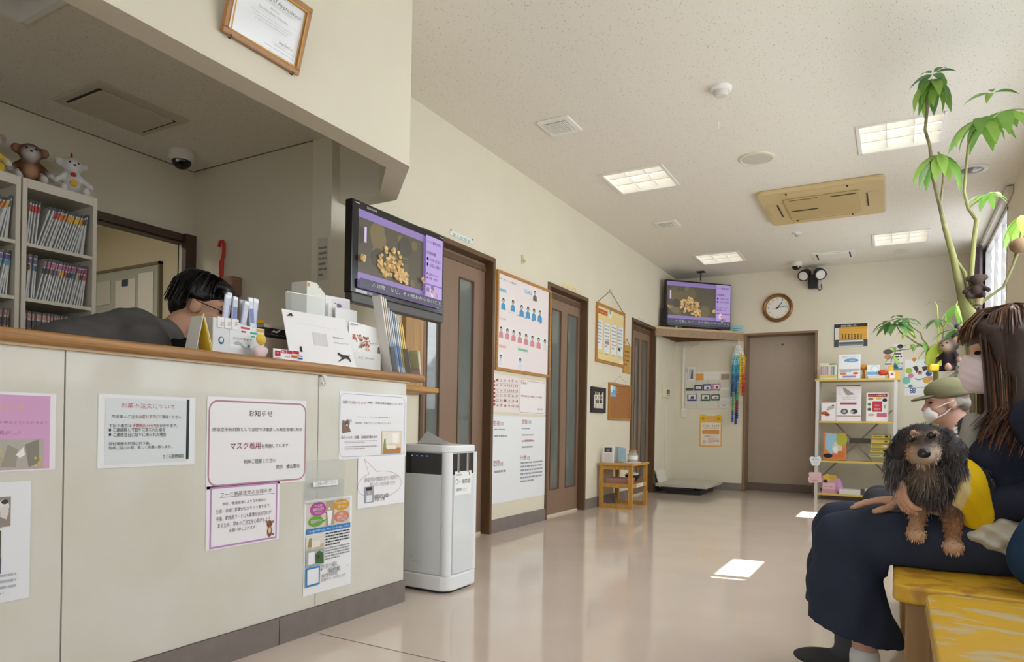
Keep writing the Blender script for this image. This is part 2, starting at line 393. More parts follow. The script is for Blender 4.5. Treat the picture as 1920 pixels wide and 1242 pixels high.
struct('wall_far', slab('y', YF, YF + 0.14, XL - 0.14, XR + 0.15, 0, ZC, [(-1.70, -0.86, 0, 2.02)]), M_WALL, 'cream far wall with clock and shelf')
struct('wall_recess', MB().box(-1.90, -0.66, YF + 0.34, YF + 0.4, 0, 2.3).box(-1.76, -1.70, YF + .14, YF + 0.34, 0, 2.1).box(-0.86, -0.80, YF + .14, YF + 0.34, 0, 2.1).box(-1.76, -0.8, YF + .14, YF + 0.34, 2.02, 2.1), M_WALLD)
WIN = [(7.0, 8.60, 1.0, 2.72), (1.44, 5.92, 1.0, 2.50), (-2.2, 0.3, 0.9, 2.50)]
struct('wall_right', slab('x', XR, XR + 0.15, -2.5, YF + 0.14, 0, ZC, [w for w in WIN]), M_WALL, 'cream window wall on the right')
struct('wall_back', slab('y', -2.6, -2.5, -3.9, 0.95, 0, ZC, [(-1.6, 0.4, 0.1, 2.2)]), M_WALL)
# reception: back wall with an opening, end wall, soffit over the counter
struct('wall_reception_back', slab('x', -3.80, -3.76, -2.5, 2.64, 0, 2.33, [(1.55, 2.58, 0, 1.88)]), M_WALLD, 'wall behind the reception cabinets')
struct('wall_reception_end', MB().box(-3.9, XL - .14, 2.64, 2.76, 0, 2.33), M_WALLD, 'end wall of the reception')
struct('wall_back_room', MB().box(-5.9, -3.8, 3.0, 3.1, 0, 2.3).box(-3.9, -3.8, 2.64, 3.0, 0, 2.3).box(-5.9, -5.8, 0.5, 3.0, 0, 2.3).box(-5.8, -3.9, 0.4, 0.5, 0, 2.3), M_WALLD, 'wall of the room behind reception')
so, si = [(CX, -2.5), (CX, 2.455), (-2.30, 2.796), (XL + .001, 2.796)], [(-2.05, -2.5), (-2.05, 2.413), (-2.333, 2.696), (XL + .001, 2.696)]
mb = MB()
for i in range(3):
    q = [so[i], so[i + 1], si[i + 1], si[i]]
    mb.add([(x, y, 1.987) for x, y in q] + [(x, y, ZC) for x, y in q], [(3, 2, 1, 0), (4, 5, 6, 7), (0, 1, 5, 4), (1, 2, 6, 5), (2, 3, 7, 6), (3, 0, 4, 7)])
struct('wall_soffit', mb, M_WALL, 'cream soffit hanging over the reception counter')
mb = MB()
for a, b in ((2.8, 3.42), (4.31, 5.20), (6.06, 7.32), (8.20, 9.1)): mb.box(XL, XL + 0.012, a, b, 0, 0.1)
struct('baseboard_left', mb, M_BASE, bevel=0.002)
struct('baseboard_far', MB().box(XL, -1.715, YF - 0.012, YF, 0, 0.1).box(-0.845, XR, YF - 0.012, YF, 0, 0.1), M_BASE, bevel=0.002)
mb = MB().box(-3.76, -3.745, 1.5, 2.64, 1.88, 1.93).box(-3.76, -3.72, 2.57, 2.64, 0, 1.93).box(-3.81, -3.745, 1.55, 2.58, 1.872, 1.885)
struct('trim_1', mb, mat('4a3324', 0.5), 'dark brown door casing behind reception')
mb = MB().box(-3.9, XL - .14, 2.637, 2.64, 2.325, 2.33).box(-3.76, -3.757, -2.5, 2.64, 2.325, 2.33)
struct('trim_2', mb, mat('7c6a52', 0.6))
# ---- doors of the left wall
M_SLIT = mat('767d78', 0.04, 0.9, noise=0.25, nscale=4, stretch=(1, 1, 0.4))
SL = [[(799, 822), (858, 884)], [(1033, 1049), (1062, 1080)], [(1189, 1196), (1202, 1211)]]
for i, (a, b, h) in enumerate(D):
    d = bpy.data.objects.new('door_%d' % (i + 1), None); d.matrix_basis = Matrix.Translation((XL, (a + b) / 2, 0)); COL.objects.link(d)
    tag(d, ['brown panelled door partly behind the hanging television', 'brown door with two glass slits beside the staff board', 'brown door beside the corner television shelf'][i], None, None, 'structure')
    MB().box(XL - .13, XL + .014, a, a + .032, 0, h).box(XL - .13, XL + .014, b - .032, b, 0, h).box(XL - .13, XL + .014, a + .032, b - .032, h - .035, h).build('door_frame', M_FRAME, d, bevel=0.003)
    xp = XL - 0.062
    ys = sorted((at(p, 760, 'x', xp).y, at(q, 760, 'x', xp).y) for p, q in SL[i])
    z0, z1 = (0.24, 1.85) if i else (0.10, 1.84)
    slab('x', xp - 0.03, xp, a + .032, b - .032, 0.02, h - .04, [(p, q, z0, z1) for p, q in ys]).build('door_panel', M_DOOR, d)
    MB().box(xp, xp + 0.012, a + .032, b - .032, h - .10, h - .06).build('door_rail', M_FRAME, d)
    for p, q in ys:
        box('pane', xp - .02, xp - .012, p, q, z0, z1, M_SLIT, d)
        mb = MB(); t = 0.008
        mb.box(xp, xp + .004, p - t, p, z0 - t, z1 + t).box(xp, xp + .004, q, q + t, z0 - t, z1 + t).box(xp, xp + .004, p, q, z0 - t, z0).box(xp, xp + .004, p, q, z1, z1 + t)
        mb.build('glass_bead', M_FRAME, d)
    box('threshold', xp - .03, xp + .012, a + .05, b - .05, 0.0, 0.018, mat('d8cdb4', 0.4), d)
d = bpy.data.objects.new('door_4', None); d.matrix_basis = Matrix.Translation((-1.28, YF, 0)); COL.objects.link(d)
tag(d, 'taupe grey door in the far wall beside the bookshelf', None, None, 'structure')
MB().box(-1.715, -1.685, YF - .012, YF + .30, 0, 2.035).box(-.875, -.845, YF - .012, YF + .30, 0, 2.035).box(-1.685, -.875, YF - .012, YF + .30, 2.008, 2.035).build('door_frame', mat('8a6f52', 0.5), d, bevel=0.003)
box('door_panel', -1.685, -.875, YF + .22, YF + .26, 0, 2.01, mat('b5a696', 0.65, 0.3, noise=0.04, nscale=30), d)
box('kick_board', -1.685, -.875, YF + .207, YF + .22, 0, 0.105, mat('6d5f54', 0.5), d)
MB().lathe([(0.012, 0), (0.012, 0.012), (0.006, 0.016)], (-1.28, YF + .22, 1.9), 12, 'y').build('coat_knob', mat('5a4b3e', .5), d, smooth=True)
# ---- windows with frosted glass louvres
M_SLAT = mat('f2f6fa', 0.35, 0.5, emit=PANE_GLOW, ecol='eef4ff')
M_SLAT2 = mat('f2f6fa', 0.35, 0.5, emit=PANE_GLOW * .66, ecol='eef4ff')
M_SLAT3 = mat('f2f6fa', 0.35, 0.5, emit=PANE_GLOW * 1.5, ecol='f2f6ff')
M_ALU = mat('c9c7c2', 0.4, 0.5, metal=0.3)
def window(n, y0, y1, z0, z1, bay, gaps=(), label=''):
    w = bpy.data.objects.new('window_%d' % n, None); w.matrix_basis = Matrix.Translation((XR, (y0 + y1) / 2, z0)); COL.objects.link(w); tag(w, label, None, None, 'structure')
    t = 0.03
    MB().box(XR - .005, XR + .12, y0, y0 + t, z0, z1).box(XR - .005, XR + .12, y1 - t, y1, z0, z1).box(XR - .005, XR + .12, y0, y1, z0, z0 + t).box(XR - .005, XR + .12, y0, y1, z1 - t, z1).build('window_frame', M_ALU, w)
    nb = max(1, round((y1 - y0) / bay)); bw = (y1 - y0) / nb; ns = round((z1 - z0 - 2 * t) / 0.125); sh = (z1 - z0 - 2 * t) / ns
    me = None
    for i in range(nb):
        a = y0 + i * bw
        if i: box('mullion', XR + .02, XR + .09, a - .015, a + .015, z0, z1, M_ALU, w)
        for j in range(ns):
            zc = z0 + t + (j + .5) * sh
            if any(abs(a - g[0]) < bw / 2 and g[1] < zc < g[2] for g in gaps): continue
            if me is None:
                o = MB().obox((0, 0, 0), (0.006, bw - .03, sh * 1.3), rot('Y', -7)).build('glass_louvre', M_SLAT2 if n == 3 else M_SLAT, w); me = o.data
            else: o = bpy.data.objects.new('glass_louvre', me); link(o, w)
            o.location = (XR + .055, a + bw / 2, zc)
    return w
window(1, *WIN[0], 0.53, [(7.0, 1.58, 1.85)], 'bright frosted louvre window beside the purple curtain')
window(2, *WIN[1], 0.64, [(4.0, 1.58, 1.85)], 'long frosted louvre window along the bench')
window(3, *WIN[2], 0.62, (), 'frosted louvre window behind the camera')
w = bpy.data.objects.new('window_4', None); w.matrix_basis = Matrix.Translation((-.6, -2.5, 0)); COL.objects.link(w); tag(w, 'frosted glass entrance behind the camera', None, None, 'structure')
MB().box(-1.6, -1.55, -2.6, -2.48, .1, 2.2).box(.35, .4, -2.6, -2.48, .1, 2.2).box(-.62, -.58, -2.6, -2.48, .1, 2.2).box(-1.6, .4, -2.6, -2.48, 2.15, 2.2).build('window_frame', M_ALU, w)
for a, b in ((-1.55, -.62), (-.58, .35)): box('pane', a, b, -2.56, -2.55, .1, 2.15, M_SLAT3, w)
MB().box(XR - .05, XR - .005, 6.7, 9.05, 2.745, 2.80).build('curtain_box', M_GREYPL, bpy.data.objects['window_1'])
# ---- curtain gathered at the far end of the window
mb = MB(); N = 46; top, bot = 2.745, 0.35; vs = []
for k, z in enumerate((top, 2.2, 1.6, 1.0, bot)):
    for i in range(N):
        s = i / (N - 1); amp = 0.028 + 0.012 * math.sin(3 * s + k); vs.append((XR - 0.075 + amp * math.sin(s * 26 + 0.25 * k), 8.45 + s * 0.52 + 0.02 * math.sin(k + 5 * s), z))
fsx = [(k * N + i, k * N + i + 1, (k + 1) * N + i + 1, (k + 1) * N + i) for k in range(4) for i in range(N - 1)]
o = mb.add(vs, fsx).build('curtain', mat('74656f', 0.85, 0.2, noise=0.2, nscale=25), smooth=True)
sm = o.modifiers.new('solid', 'SOLIDIFY'); sm.thickness = 0.003
tag(o, 'dusky purple curtain gathered beside the far window', 'curtain')
# ---- recessed ceiling luminaires
M_LAMP = mat('ffffff', 0.5, emit=LAMP_GLOW, ecol='fff8e8')
def ceiling_light(x0, x1, y0, y1, z, label, lit=True):
    t = thing('ceiling_light', label, 'ceiling light', ((x0 + x1) / 2, (y0 + y1) / 2, z), 'recessed square ceiling lights')
    f = 0.018
    MB().box(x0 - f, x0 + .004, y0 - f, y1 + f, z - .008, z).box(x1 - .004, x1 + f, y0 - f, y1 + f, z - .008, z).box(x0, x1, y0 - f, y0 + .004, z - .008, z).box(x0, x1, y1 - .004, y1 + f, z - .008, z).build('rim', M_WHITE, t)
    MB().box(x0, x0 + .004, y0, y1, z, z + .085).box(x1 - .004, x1, y0, y1, z, z + .085).box(x0, x1, y0, y0 + .004, z, z + .085).box(x0, x1, y1 - .004, y1, z, z + .085).build('housing', M_WHITE, t)
    box('diffuser', x0, x1, y0, y1, z + .07, z + .078, M_LAMP if lit else M_WHITE, t)
    for k in (1, 2):
        xx = x0 + (x1 - x0) * k / 3; yy = y0 + (y1 - y0) * k / 3
        box('louver_fin', xx - .002, xx + .002, y0, y1, z + .015, z + .06, M_WHITE, t); box('louver_fin', x0, x1, yy - .006, yy + .006, z + .012, z + .06, M_WHITE, t)
for l, s in zip(LIGHTS, ('square ceiling light near the left wall above the staff board', 'large square ceiling light above the tall plant', 'square ceiling light just above the corner television', 'square ceiling light above the bookshelf near the far wall')): ceiling_light(*l, ZC, s)
ceiling_light(*LIGHT_R, 2.33, 'square ceiling light over the reception desk, cut by the frame', False)
# ---- air conditioner cassette and small ceiling fittings
M_AC = mat('d3bd8b', 0.45, 0.4, noise=0.04, nscale=3); M_DK = mat('241f1a', 0.6)
t = thing('air_conditioner', 'yellowed ceiling cassette air conditioner', 'air conditioner', (-.58, 6.46, ZC))
fn = lambda u, v, d: Vector((u, v, ZC - d))
MB().prism(rrect(-1.06, 5.98, -.10, 6.96, .05), fn, 0.0, 0.035).build('casing', M_AC, t, bevel=0.01)
MB().prism(rrect(-.87, 6.18, -.28, 6.78, .02), fn, 0.035, 0.047).build('grille', mat('c4ab77', .5), t, bevel=0.006)
for x0, x1, y0, y1 in ((-.84, -.62, 6.50, 6.525), (-.50, -.31, 6.22, 6.24), (-.82, -.6, 6.2, 6.207)): box('grille_slot', x0, x1, y0, y1, ZC - .049, ZC - .046, M_DK, t)
for x0, x1, y0, y1 in ((-1.02, -.93, 6.28, 6.68), (-.23, -.14, 6.28, 6.68), (-.86, -.32, 6.03, 6.11), (-.86, -.32, 6.84, 6.92)):
    MB().prism(rrect(x0, y0, x1, y1, .01), fn, 0.035, 0.04).build('air_flap', M_AC, t)
    if x1 - x0 < y1 - y0: box('flap_gap', *((x1 - .004, x1 + .006) if x0 < -.5 else (x0 - .006, x0 + .004)), y0 + .02, y1 - .02, ZC - .042, ZC - .036, M_DK, t)
    else:
        for q in (x0 + .03, x1 - .05): box('flap_gap', q, q + .012, y0 - .004, y0 + .03, ZC - .042, ZC - .036, M_DK, t)
def vent(x0, x1, y0, y1, z, label, n, m_in):
    t = thing('ceiling_vent', label, 'vent', ((x0 + x1) / 2, (y0 + y1) / 2, z), 'small square ceiling vents')
    f = lambda u, v, d: Vector((u, v, z - d))
    MB().prism(rrect(x0, y0, x1, y1, .01), f, 0, .012).build('cover', M_WHITE, t, bevel=.004)
    px, py = (x1 - x0) * .17, (y1 - y0) * .17
    box('grille_backing', x0 + px, x1 - px, y0 + py, y1 - py, z - .0135, z - .012, m_in, t)
    for k in range(n):
        xx = x0 + px + (x1 - x0 - 2 * px) * (k + .5) / n; box('grille_slat', xx - .0035, xx + .0035, y0 + py, y1 - py, z - .019, z - .0135, M_WHITE, t)
vent(-2.09, -1.86, 3.95, 4.19, ZC, 'square white grille vent in the ceiling nearest the soffit', 12, mat('6b645c', .7))
vent(-2.09, -1.87, 6.43, 6.64, ZC, 'square white grille vent between the two left ceiling lights', 10, mat('a8a296', .7))
def diffuser(x0, x1, y0, y1, z, label, m, slots):
    t = thing('ceiling_diffuser', label, 'vent', ((x0 + x1) / 2, (y0 + y1) / 2, z))
    box('frame', x0, x1, y0, y1, z - .008, z, m, t, bevel=.003)
    box('panel', x0 + .06, x1 - .06, y0 + .045, y1 - .045, z - .016, z - .008, m, t, bevel=.003)
    for s in slots: box('air_slot', *s, z - .0125, z - .0075, M_DK, t)
diffuser(-.86, -.42, 8.36, 8.72, ZC, 'flat slotted ceiling diffuser near the far wall', M_WHITE, [(-.815, -.80, 8.42, 8.66), (-.48, -.465, 8.42, 8.66)])
diffuser(-3.52, -3.13, 1.72, 2.17, 2.33, 'flat slotted diffuser in the reception ceiling', mat('cfc6b4', .6), [(-3.46, -3.19, 1.755, 1.772), (-3.46, -3.19, 2.118, 2.135)])
t = thing('smoke_detector', 'round white smoke detector on the ceiling', 'detector', (-.92, 4.05, ZC))
MB().lathe([(.062, 0), (.062, -.014), (.05, -.022), (.048, -.022)], (-.92, 4.05, ZC)).build('base', M_WHITE, t, smooth=True)
MB().lathe([(.04, -.022), (.04, -.034), (.032, -.05), (0, -.053)], (-.92, 4.05, ZC)).build('sensor_cap', M_GREYPL, t, smooth=True)
t = thing('ceiling_speaker', 'large round ceiling speaker with cream rim', 'speaker', (-.92, 5.23, ZC))
MB().lathe([(.125, 0), (.125, -.008), (.11, -.012), (.105, -.008)], (-.92, 5.23, ZC), 32, cap=False).build('rim', mat('e3dcc2', .5), t, smooth=True)
MB().lathe([(.106, -.008), (0, -.009)], (-.92, 5.23, ZC), 32).build('grille', mat('cfcabf', .7, bump=.4, bscale=900), t)
t = thing('downlight', 'round recessed downlight above the tall plant', 'ceiling light', (.47, 6.19, ZC))
MB().lathe([(.12, 0), (.12, -.006), (.085, -.01), (.08, 0)], (.47, 6.19, ZC), 32, cap=False).build('rim', mat('dcd6ca', .4), t, smooth=True)
MB().lathe([(.08, -.002), (.05, -.012), (0, -.02)], (.47, 6.19, ZC), 32).build('lens', mat('77706a', .2), t, smooth=True)
t = thing('sprinkler', 'small chrome sprinkler in the ceiling', 'sprinkler', (-.9, 7.42, ZC))
MB().lathe([(.045, 0), (.045, -.005), (.02, -.012)], (-.9, 7.42, ZC)).build('plate', M_WHITE, t, smooth=True)
MB().lathe([(.02, -.01), (.016, -.03), (.022, -.032), (0, -.036)], (-.9, 7.42, ZC)).build('head', M_STEEL, t, smooth=True)
o = MB().lathe([(.07, 0), (.07, -.006), (.055, -.012), (0, -.013)], (.03, 8.67, ZC)).build('round_cover', M_GREYPL, smooth=True); tag(o, 'flat round cover plate on the ceiling near the far wall', 'cover plate')
o = MB().tube([(-1.03, 4.49, ZC), (-1.03, 4.49, ZC - .02), (-1.035, 4.5, ZC - .045), (-1.02, 4.5, ZC - .055), (-1.0, 4.49, ZC - .045)], .004).build('ceiling_hook', M_WHITE, smooth=True); tag(o, 'tiny white hook in the ceiling', 'hook')
def dome_camera(x, y, z, label, s=1.0):
    t = thing('dome_camera', label, 'security camera', (x, y, z))
    MB().lathe([(.062 * s, 0), (.066 * s, -.01 * s), (.066 * s, -.035 * s), (.05 * s, -.052 * s)], (x, y, z)).build('housing', mat('e4dfd3', .4), t, smooth=True)
    MB().lathe([(.05 * s, -.05 * s)] + [(.05 * s * math.cos(a), (-.05 - .045 * math.sin(a)) * s) for a in (.3, .6, .9, 1.2, 1.5708)], (x, y, z)).build('dome', mat('101012', .08), t, smooth=True)
    MB().lathe([(.008, 0), (.008, -.012 * s)], (x + .03 * s, y - .045 * s, z - .06 * s), 10).build('lens_glint', mat('e8e8e8', .2), t)
dome_camera(-1.06, 8.73, ZC, 'white dome security camera near the far wall')
dome_camera(-3.54, 2.41, 2.33, 'white dome security camera over the reception', 1.05)

_l = bpy.data.lights.new('back_room_fill', 'AREA'); _l.energy = 7; _l.size = .5; _l.color = (1, .95, .85); _lo = bpy.data.objects.new('back_room_fill', _l); COL.objects.link(_lo); _lo.location = (-4.7, 1.6, 2.28)  # added fill light without any fitting, brightens the room behind reception
# ================================================================== reception counter and its notices
M_LAM = mat('dfded4', 0.075, 0.5, c2='dad7c8', nscale=5)
t = thing('reception_counter', 'cream laminate reception counter with wooden top edge', 'counter', (-2.2, 0.5, 0))
box('body', -2.22, CX - .02, -2.4, 2.452, 0, 1.0, mat('d6cfbd', .5), t)
for a, b in ((-2.4, .0), (.0, .995), (.997, 1.916), (1.918, 2.458)): box('front_panel', CX - .019, CX, a + .0012, b - .0012, .1, 1.0, M_LAM, t)
box('end_panel', -2.22, CX - .02, 2.452, 2.458, .1, 1.0, M_LAM, t)
for a, b in ((-2.4, 1.735), (1.738, 2.463)): box('baseboard', CX, CX + .008, a, b, 0, .098, M_BASE, t)
box('trim_strip', CX - .01, CX + .012, -2.4, 2.47, .998, 1.007, mat('c8ad84', .45), t)
o = MB().prism(rrect(-2.24, -2.4, CX + .034, 2.575, .03), lambda u, v, d: Vector((u, v, d)), 1.007, 1.04).build('worktop', M_WOOD, t, bevel=.013, seg=4)
o = MB().prism(rrect(XL + .002, 2.47, -2.27, 3.17, .015), lambda u, v, d: Vector((u, v, d)), .985, 1.018).build('ledge_board', mat('c08e50', .4, c2='a97a42', nscale=8, stretch=(4, .4, 10)), None, bevel=.01, seg=3)
tag(o, 'short wooden ledge board between counter end and door', 'shelf')
A = (370, 690, 2.822); B = (0, 640, 2.063); XP = CX + .0006
# --- medicine notice
p = sheet('notice_sheet', 'pale grey laminated notice with red heading about medicine orders', 'notice', 'x', XP, (380, 203), (751, 476), 'f1f3f3', B, rough=.15)
p.rect(408, 218, 724, 466, 'dfe5e7'); p.rect(722, 226, 729, 456, '3a4147')
p.text('お薬の注文について', 470, 238, 676, 264, 'b0424f')
p.text('内服薬のご注文は', 432, 284, 549, 301, '444a50').text('前日までに', 550, 284, 612, 301, '9c3040').text('ご連絡ください。', 614, 286, 704, 301, '444a50')
p.text('下記の場合は', 421, 320, 508, 334, '444a50').text('手数料1,000円', 511, 319, 602, 334, 'b03040').text('がかかります。', 604, 319, 686, 334, '444a50').line([(511, 336), (602, 336)], .0012, 'b03040')
for y, s, e in ((344, 'ご連絡無しで取りに来られた場合', 638), (362, 'ご連絡当日に取りに来られた場合', 641)): p.rect(420, y - 5, 428, y + 5, '333a40').text(s, 436, y - 8, e, y + 7, '444a50')
p.text('受付業務を円滑に行う為、', 419, 391, 581, 401, '444a50').text('何卒ご協力の程、宜しくお願い致します。', 419, 407, 663, 414, '444a50').text('さくら動物病院', 628, 438, 709, 453, '444a50')
p.done(p.obj)
# --- mask notice
p = sheet('notice_sheet', 'white laminated mask wearing notice in a rounded mauve border', 'notice', 'x', XP, (52, 150), (569, 600), 'f4f3f6', A, rough=.15)
p.frame(60, 168, 570, 590, .0055, 'b98b98', .035)
p.text('お知らせ', 273, 224, 397, 260, '3c3438').text('感染症予防対策として当院では徹底した衛生管理に努め', 79, 316, 553, 336, '463c40')
p.text('マスク着用', 174, 396, 334, 429, '8e1f38').text('を実施しています', 339, 403, 480, 422, '463c40')
p.text('何卒ご理解ください', 246, 485, 412, 502, '463c40').text('院長　横山篤司', 418, 514, 538, 530, '463c40')
p.done(p.obj)
# --- food notice
p = sheet('notice_sheet', 'white food order notice in a lilac frame with a cartoon cat', 'notice', 'x', XP, (48, 630), (430, 905), 'f4f1f5', A)
p.frame(68, 634, 419, 900, .006, 'c191c6')
p.text('フード商品注文のお知らせ', 122, 661, 393, 658, '3c3840').line([(118, 688), (408, 664)], .0012, '444048')
for s, x0, y0, x1, y1 in (('現在、物流遅滞により日本国内の', 132, 709, 364, 705), ('生産・流通に影響が広がりつつあります。', 98, 747, 386, 738), ('今後、動物用フードにも影響が出る恐れが', 98, 785, 390, 775), ('あるため、早めのご注文を心掛けるよう', 106, 820, 384, 811), ('お願い申し上げます。', 168, 847, 312, 850)):
    p.text(s, x0, y0 + 5, x1, y1, '6d656f')
p.disc(381, 826, .012, .013, '8a5a3c').poly([(363, 822), (360, 808), (374, 815)], '8a5a3c').poly([(400, 822), (402, 806), (390, 814)], '8a5a3c').disc(381, 866, .011, .019, '8a5a3c').disc(381, 860, .006, .012, 'e4c9a8').disc(398, 880, .006, .003, '8a5a3c')
p.done(p.obj)
# --- clear pocket with a label strip
t = thing('leaflet_pocket', 'clear plastic leaflet pocket with a white label strip', 'pocket', at(605, 935, 'x', XP))
p = sheet('pocket_back', None, None, 'x', XP, (566, 492), (776, 692), 'e4e6e2', A, m=mat('e9ece8', .08, .5, alpha=.16), parent=t)
a, b = at(370 + 566 / 2.822, 690 + 600 / 2.822, 'x', XP), at(370 + 776 / 2.822, 690 + 692 / 2.822, 'x', XP)
box('pocket_front', CX + .012, CX + .0135, a.y, b.y, b.z, a.z, M_CLEAR, t); box('pocket_base', CX + .001, CX + .0135, a.y, b.y, b.z - .002, b.z, M_CLEAR, t)
q = sheet('label_strip', None, None, 'x', CX + .0136, (614, 604), (743, 619), 'f7f7f5', A, parent=t)
q.text('ご自由にお取りください', 626, 605, 736, 614, '8b8b90').done(q.obj)
# --- antivirus notice
p = sheet('notice_sheet', 'white disinfection notice in a thin blue rounded border with kitten', 'notice', 'x', XP, (752, 122), (1102, 468), 'f3f3f6', A, rough=.2)
p.frame(756, 134, 1094, 458, .002, '9fb0c8', .022)
p.text('当院では', 768, 172, 824, 192, '504a4e').text('抗ウィルス', 825, 175, 890, 195, 'b0404c').text('・除菌・消臭対策を徹底しています', 892, 178, 1086, 199, '504a4e')
p.text('「ナノシード」は 病院空間の', 850, 256, 1018, 268, '9a949a').text('国際線・空港ラウンジで使われています', 836, 287, 1024, 299, '8f898f').text('抗ウィルス・除菌・消臭剤が隅々まで', 760, 360, 952, 374, '504a4e')
p.scribble(780, 386, 950, 396, 2, 'a9a4a9', 3).scribble(780, 414, 950, 430, 2, 'a9a4a9', 4)
p.poly([(766, 290), (770, 276), (780, 284), (796, 272), (806, 282), (802, 312), (812, 340), (766, 346), (764, 320)], '8a7768').disc(788, 296, .009, .008, '6d5a4c').disc(790, 304, .006, .004, 'd8cbbd').poly([(800, 276), (814, 272), (816, 284), (806, 288)], 'b5bde0')
p.rect(975, 334, 1077, 452, 'e4d4b8').rect(979, 338, 1073, 400, 'efe8da').rect(979, 425, 1073, 452, 'b98a5a').rect(1000, 408, 1050, 428, 'f1ece2').poly([(980, 430), (986, 380), (994, 372), (996, 430)], '8d9a63').rect(1030, 345, 1062, 400, 'faf6ee')
p.done(p.obj)
# --- speech bubble sheet
p = sheet('notice_sheet', 'white sheet with a red outlined speech bubble and small portrait', 'notice', 'x', XP + .0014, (850, 472), (1092, 712), 'f4f4f6', A)
cu, cv = p.uv(968, 618); rx_ = (p.uv(1083, 612)[0] - p.uv(853, 628)[0]) / 2; ry_ = (p.uv(968, 690)[1] - p.uv(968, 547)[1]) / 2
pts = [(cu + rx_ * math.cos(a), cv + ry_ * math.sin(a)) for a in [math.radians(x) for x in range(-97, 228, 12)]]
pts = [p.uv(948, 548)] + pts + [p.uv(907, 562), p.uv(882, 482), p.uv(948, 548)]
p.k += 1
for (a, b), (c, d) in zip(pts, pts[1:]):
    l = math.hypot(c - a, d - b) or 1; nx, ny = -(d - b) / l * .0007, (c - a) / l * .0007
    p.mb.add([p.W(a + nx, b + ny), p.W(c + nx, d + ny), p.W(c - nx, d - ny), p.W(a - nx, b - ny)], [(0, 1, 2, 3)], ink('b56a70'))
p.text('堀内組は飛沫の空間除菌に抗ウイルス剤配合です', 884, 582, 1064, 589, '9a8a90').text('直接パンフレットをお持ち帰りください', 912, 608, 1046, 618, '9a8a90')
p.rect(882, 632, 932, 712, '9fa6b0').disc(908, 662, .006, .008, 'e2b9a0').rect(894, 676, 924, 708, 'e9ecef').rect(892, 634, 922, 648, '4a3a34')
p.text('堀内組', 934, 672, 1010, 682, '55605a').text('担当 三橋', 936, 692, 990, 700, '6a6a70'); p.done(p.obj)
# --- nano coat flyer
p = sheet('flyer', 'long colourful flyer with speech balloons and blue band', 'flyer', 'x', XP, (566, 705), (810, 1142), 'f4f5f7', A, rough=.2)
p.rect(577, 714, 805, 822, 'd9d3c8').rect(680, 708, 724, 828, 'b9a58c').rect(600, 760, 660, 800, 'c9c4bc')
for b_ in ((596, 710, 682, 786, 'b85aa0'), (722, 696, 804, 754, 'dca43a'), (586, 784, 666, 842, '79a84e'), (722, 756, 803, 816, 'd58c74')): p.oval(*b_)
p.poly([(674, 760), (688, 770), (664, 768)], 'b85aa0').poly([(730, 735), (714, 752), (740, 744)], 'dca43a').poly([(660, 805), (690, 800), (664, 818)], '79a84e').poly([(728, 790), (712, 788), (736, 800)], 'd58c74')
p.disc(697, 745, .005, .006, 'f4f4f4').poly([(684, 758), (712, 754), (708, 800), (704, 830), (690, 832), (688, 800)], 'f4f4f4')
for s, x0, y0, x1, y1 in (('ウイルスを', 618, 726, 660, 734), ('病院室から守り', 610, 744, 666, 754), ('やりたい！', 618, 764, 656, 772), ('ペットの臭いが', 734, 708, 794, 716), ('気になる！', 744, 728, 788, 736), ('抗菌臭がラクイ！', 598, 806, 656, 816), ('病院の', 748, 768, 776, 776), ('清潔感を良くするには', 736, 784, 790, 792), ('どうすれば？', 742, 800, 784, 806)): p.text(s, x0, y0, x1, y1, 'fbf6f2')
p.rect(574, 857, 806, 843, '3f86c4').text('こんな悩みを持ちの方は、ぜひナノシードをお試しください！', 584, 864, 800, 838, 'ffffff')
p.scribble(676, 872, 802, 922, 5, '4a4a50', 5).scribble(674, 950, 802, 992, 5, '9a9aa0', 6)
p.rect(572, 893, 668, 950, 'e3ded2').rect(576, 944, 666, 948, 'cdbb98').rect(600, 920, 646, 944, 'efe8dc').poly([(580, 950), (588, 905), (600, 900), (602, 950)], '9a9a62')
p.rect(572, 970, 666, 1035, 'aab0b0').rect(584, 980, 616, 1036, 'f1f2f4').poly([(622, 1036), (618, 990), (640, 966), (662, 980), (664, 1034)], '4d6b43').disc(636, 1000, .006, .008, '355030')
p.text('お問い合わせ・販売元', 648, 1042, 736, 1048, '7a7a80').disc(652, 1068, .004, .005, '6f9a86').text('堀内組', 690, 1060, 752, 1070, '4a5450').disc(788, 1044, .0028, .0034, '2f8f5a')
p.text('株式会社堀内組', 654, 1092, 736, 1092, '7a7a80').text('お問合せ：0267-62-2277', 652, 1116, 780, 1100, '8a8a90')
p.rect(570, 1062, 642, 1144, '3f86c4').rect(577, 1071, 636, 1136, 'eef1f4'); p.done(p.obj)
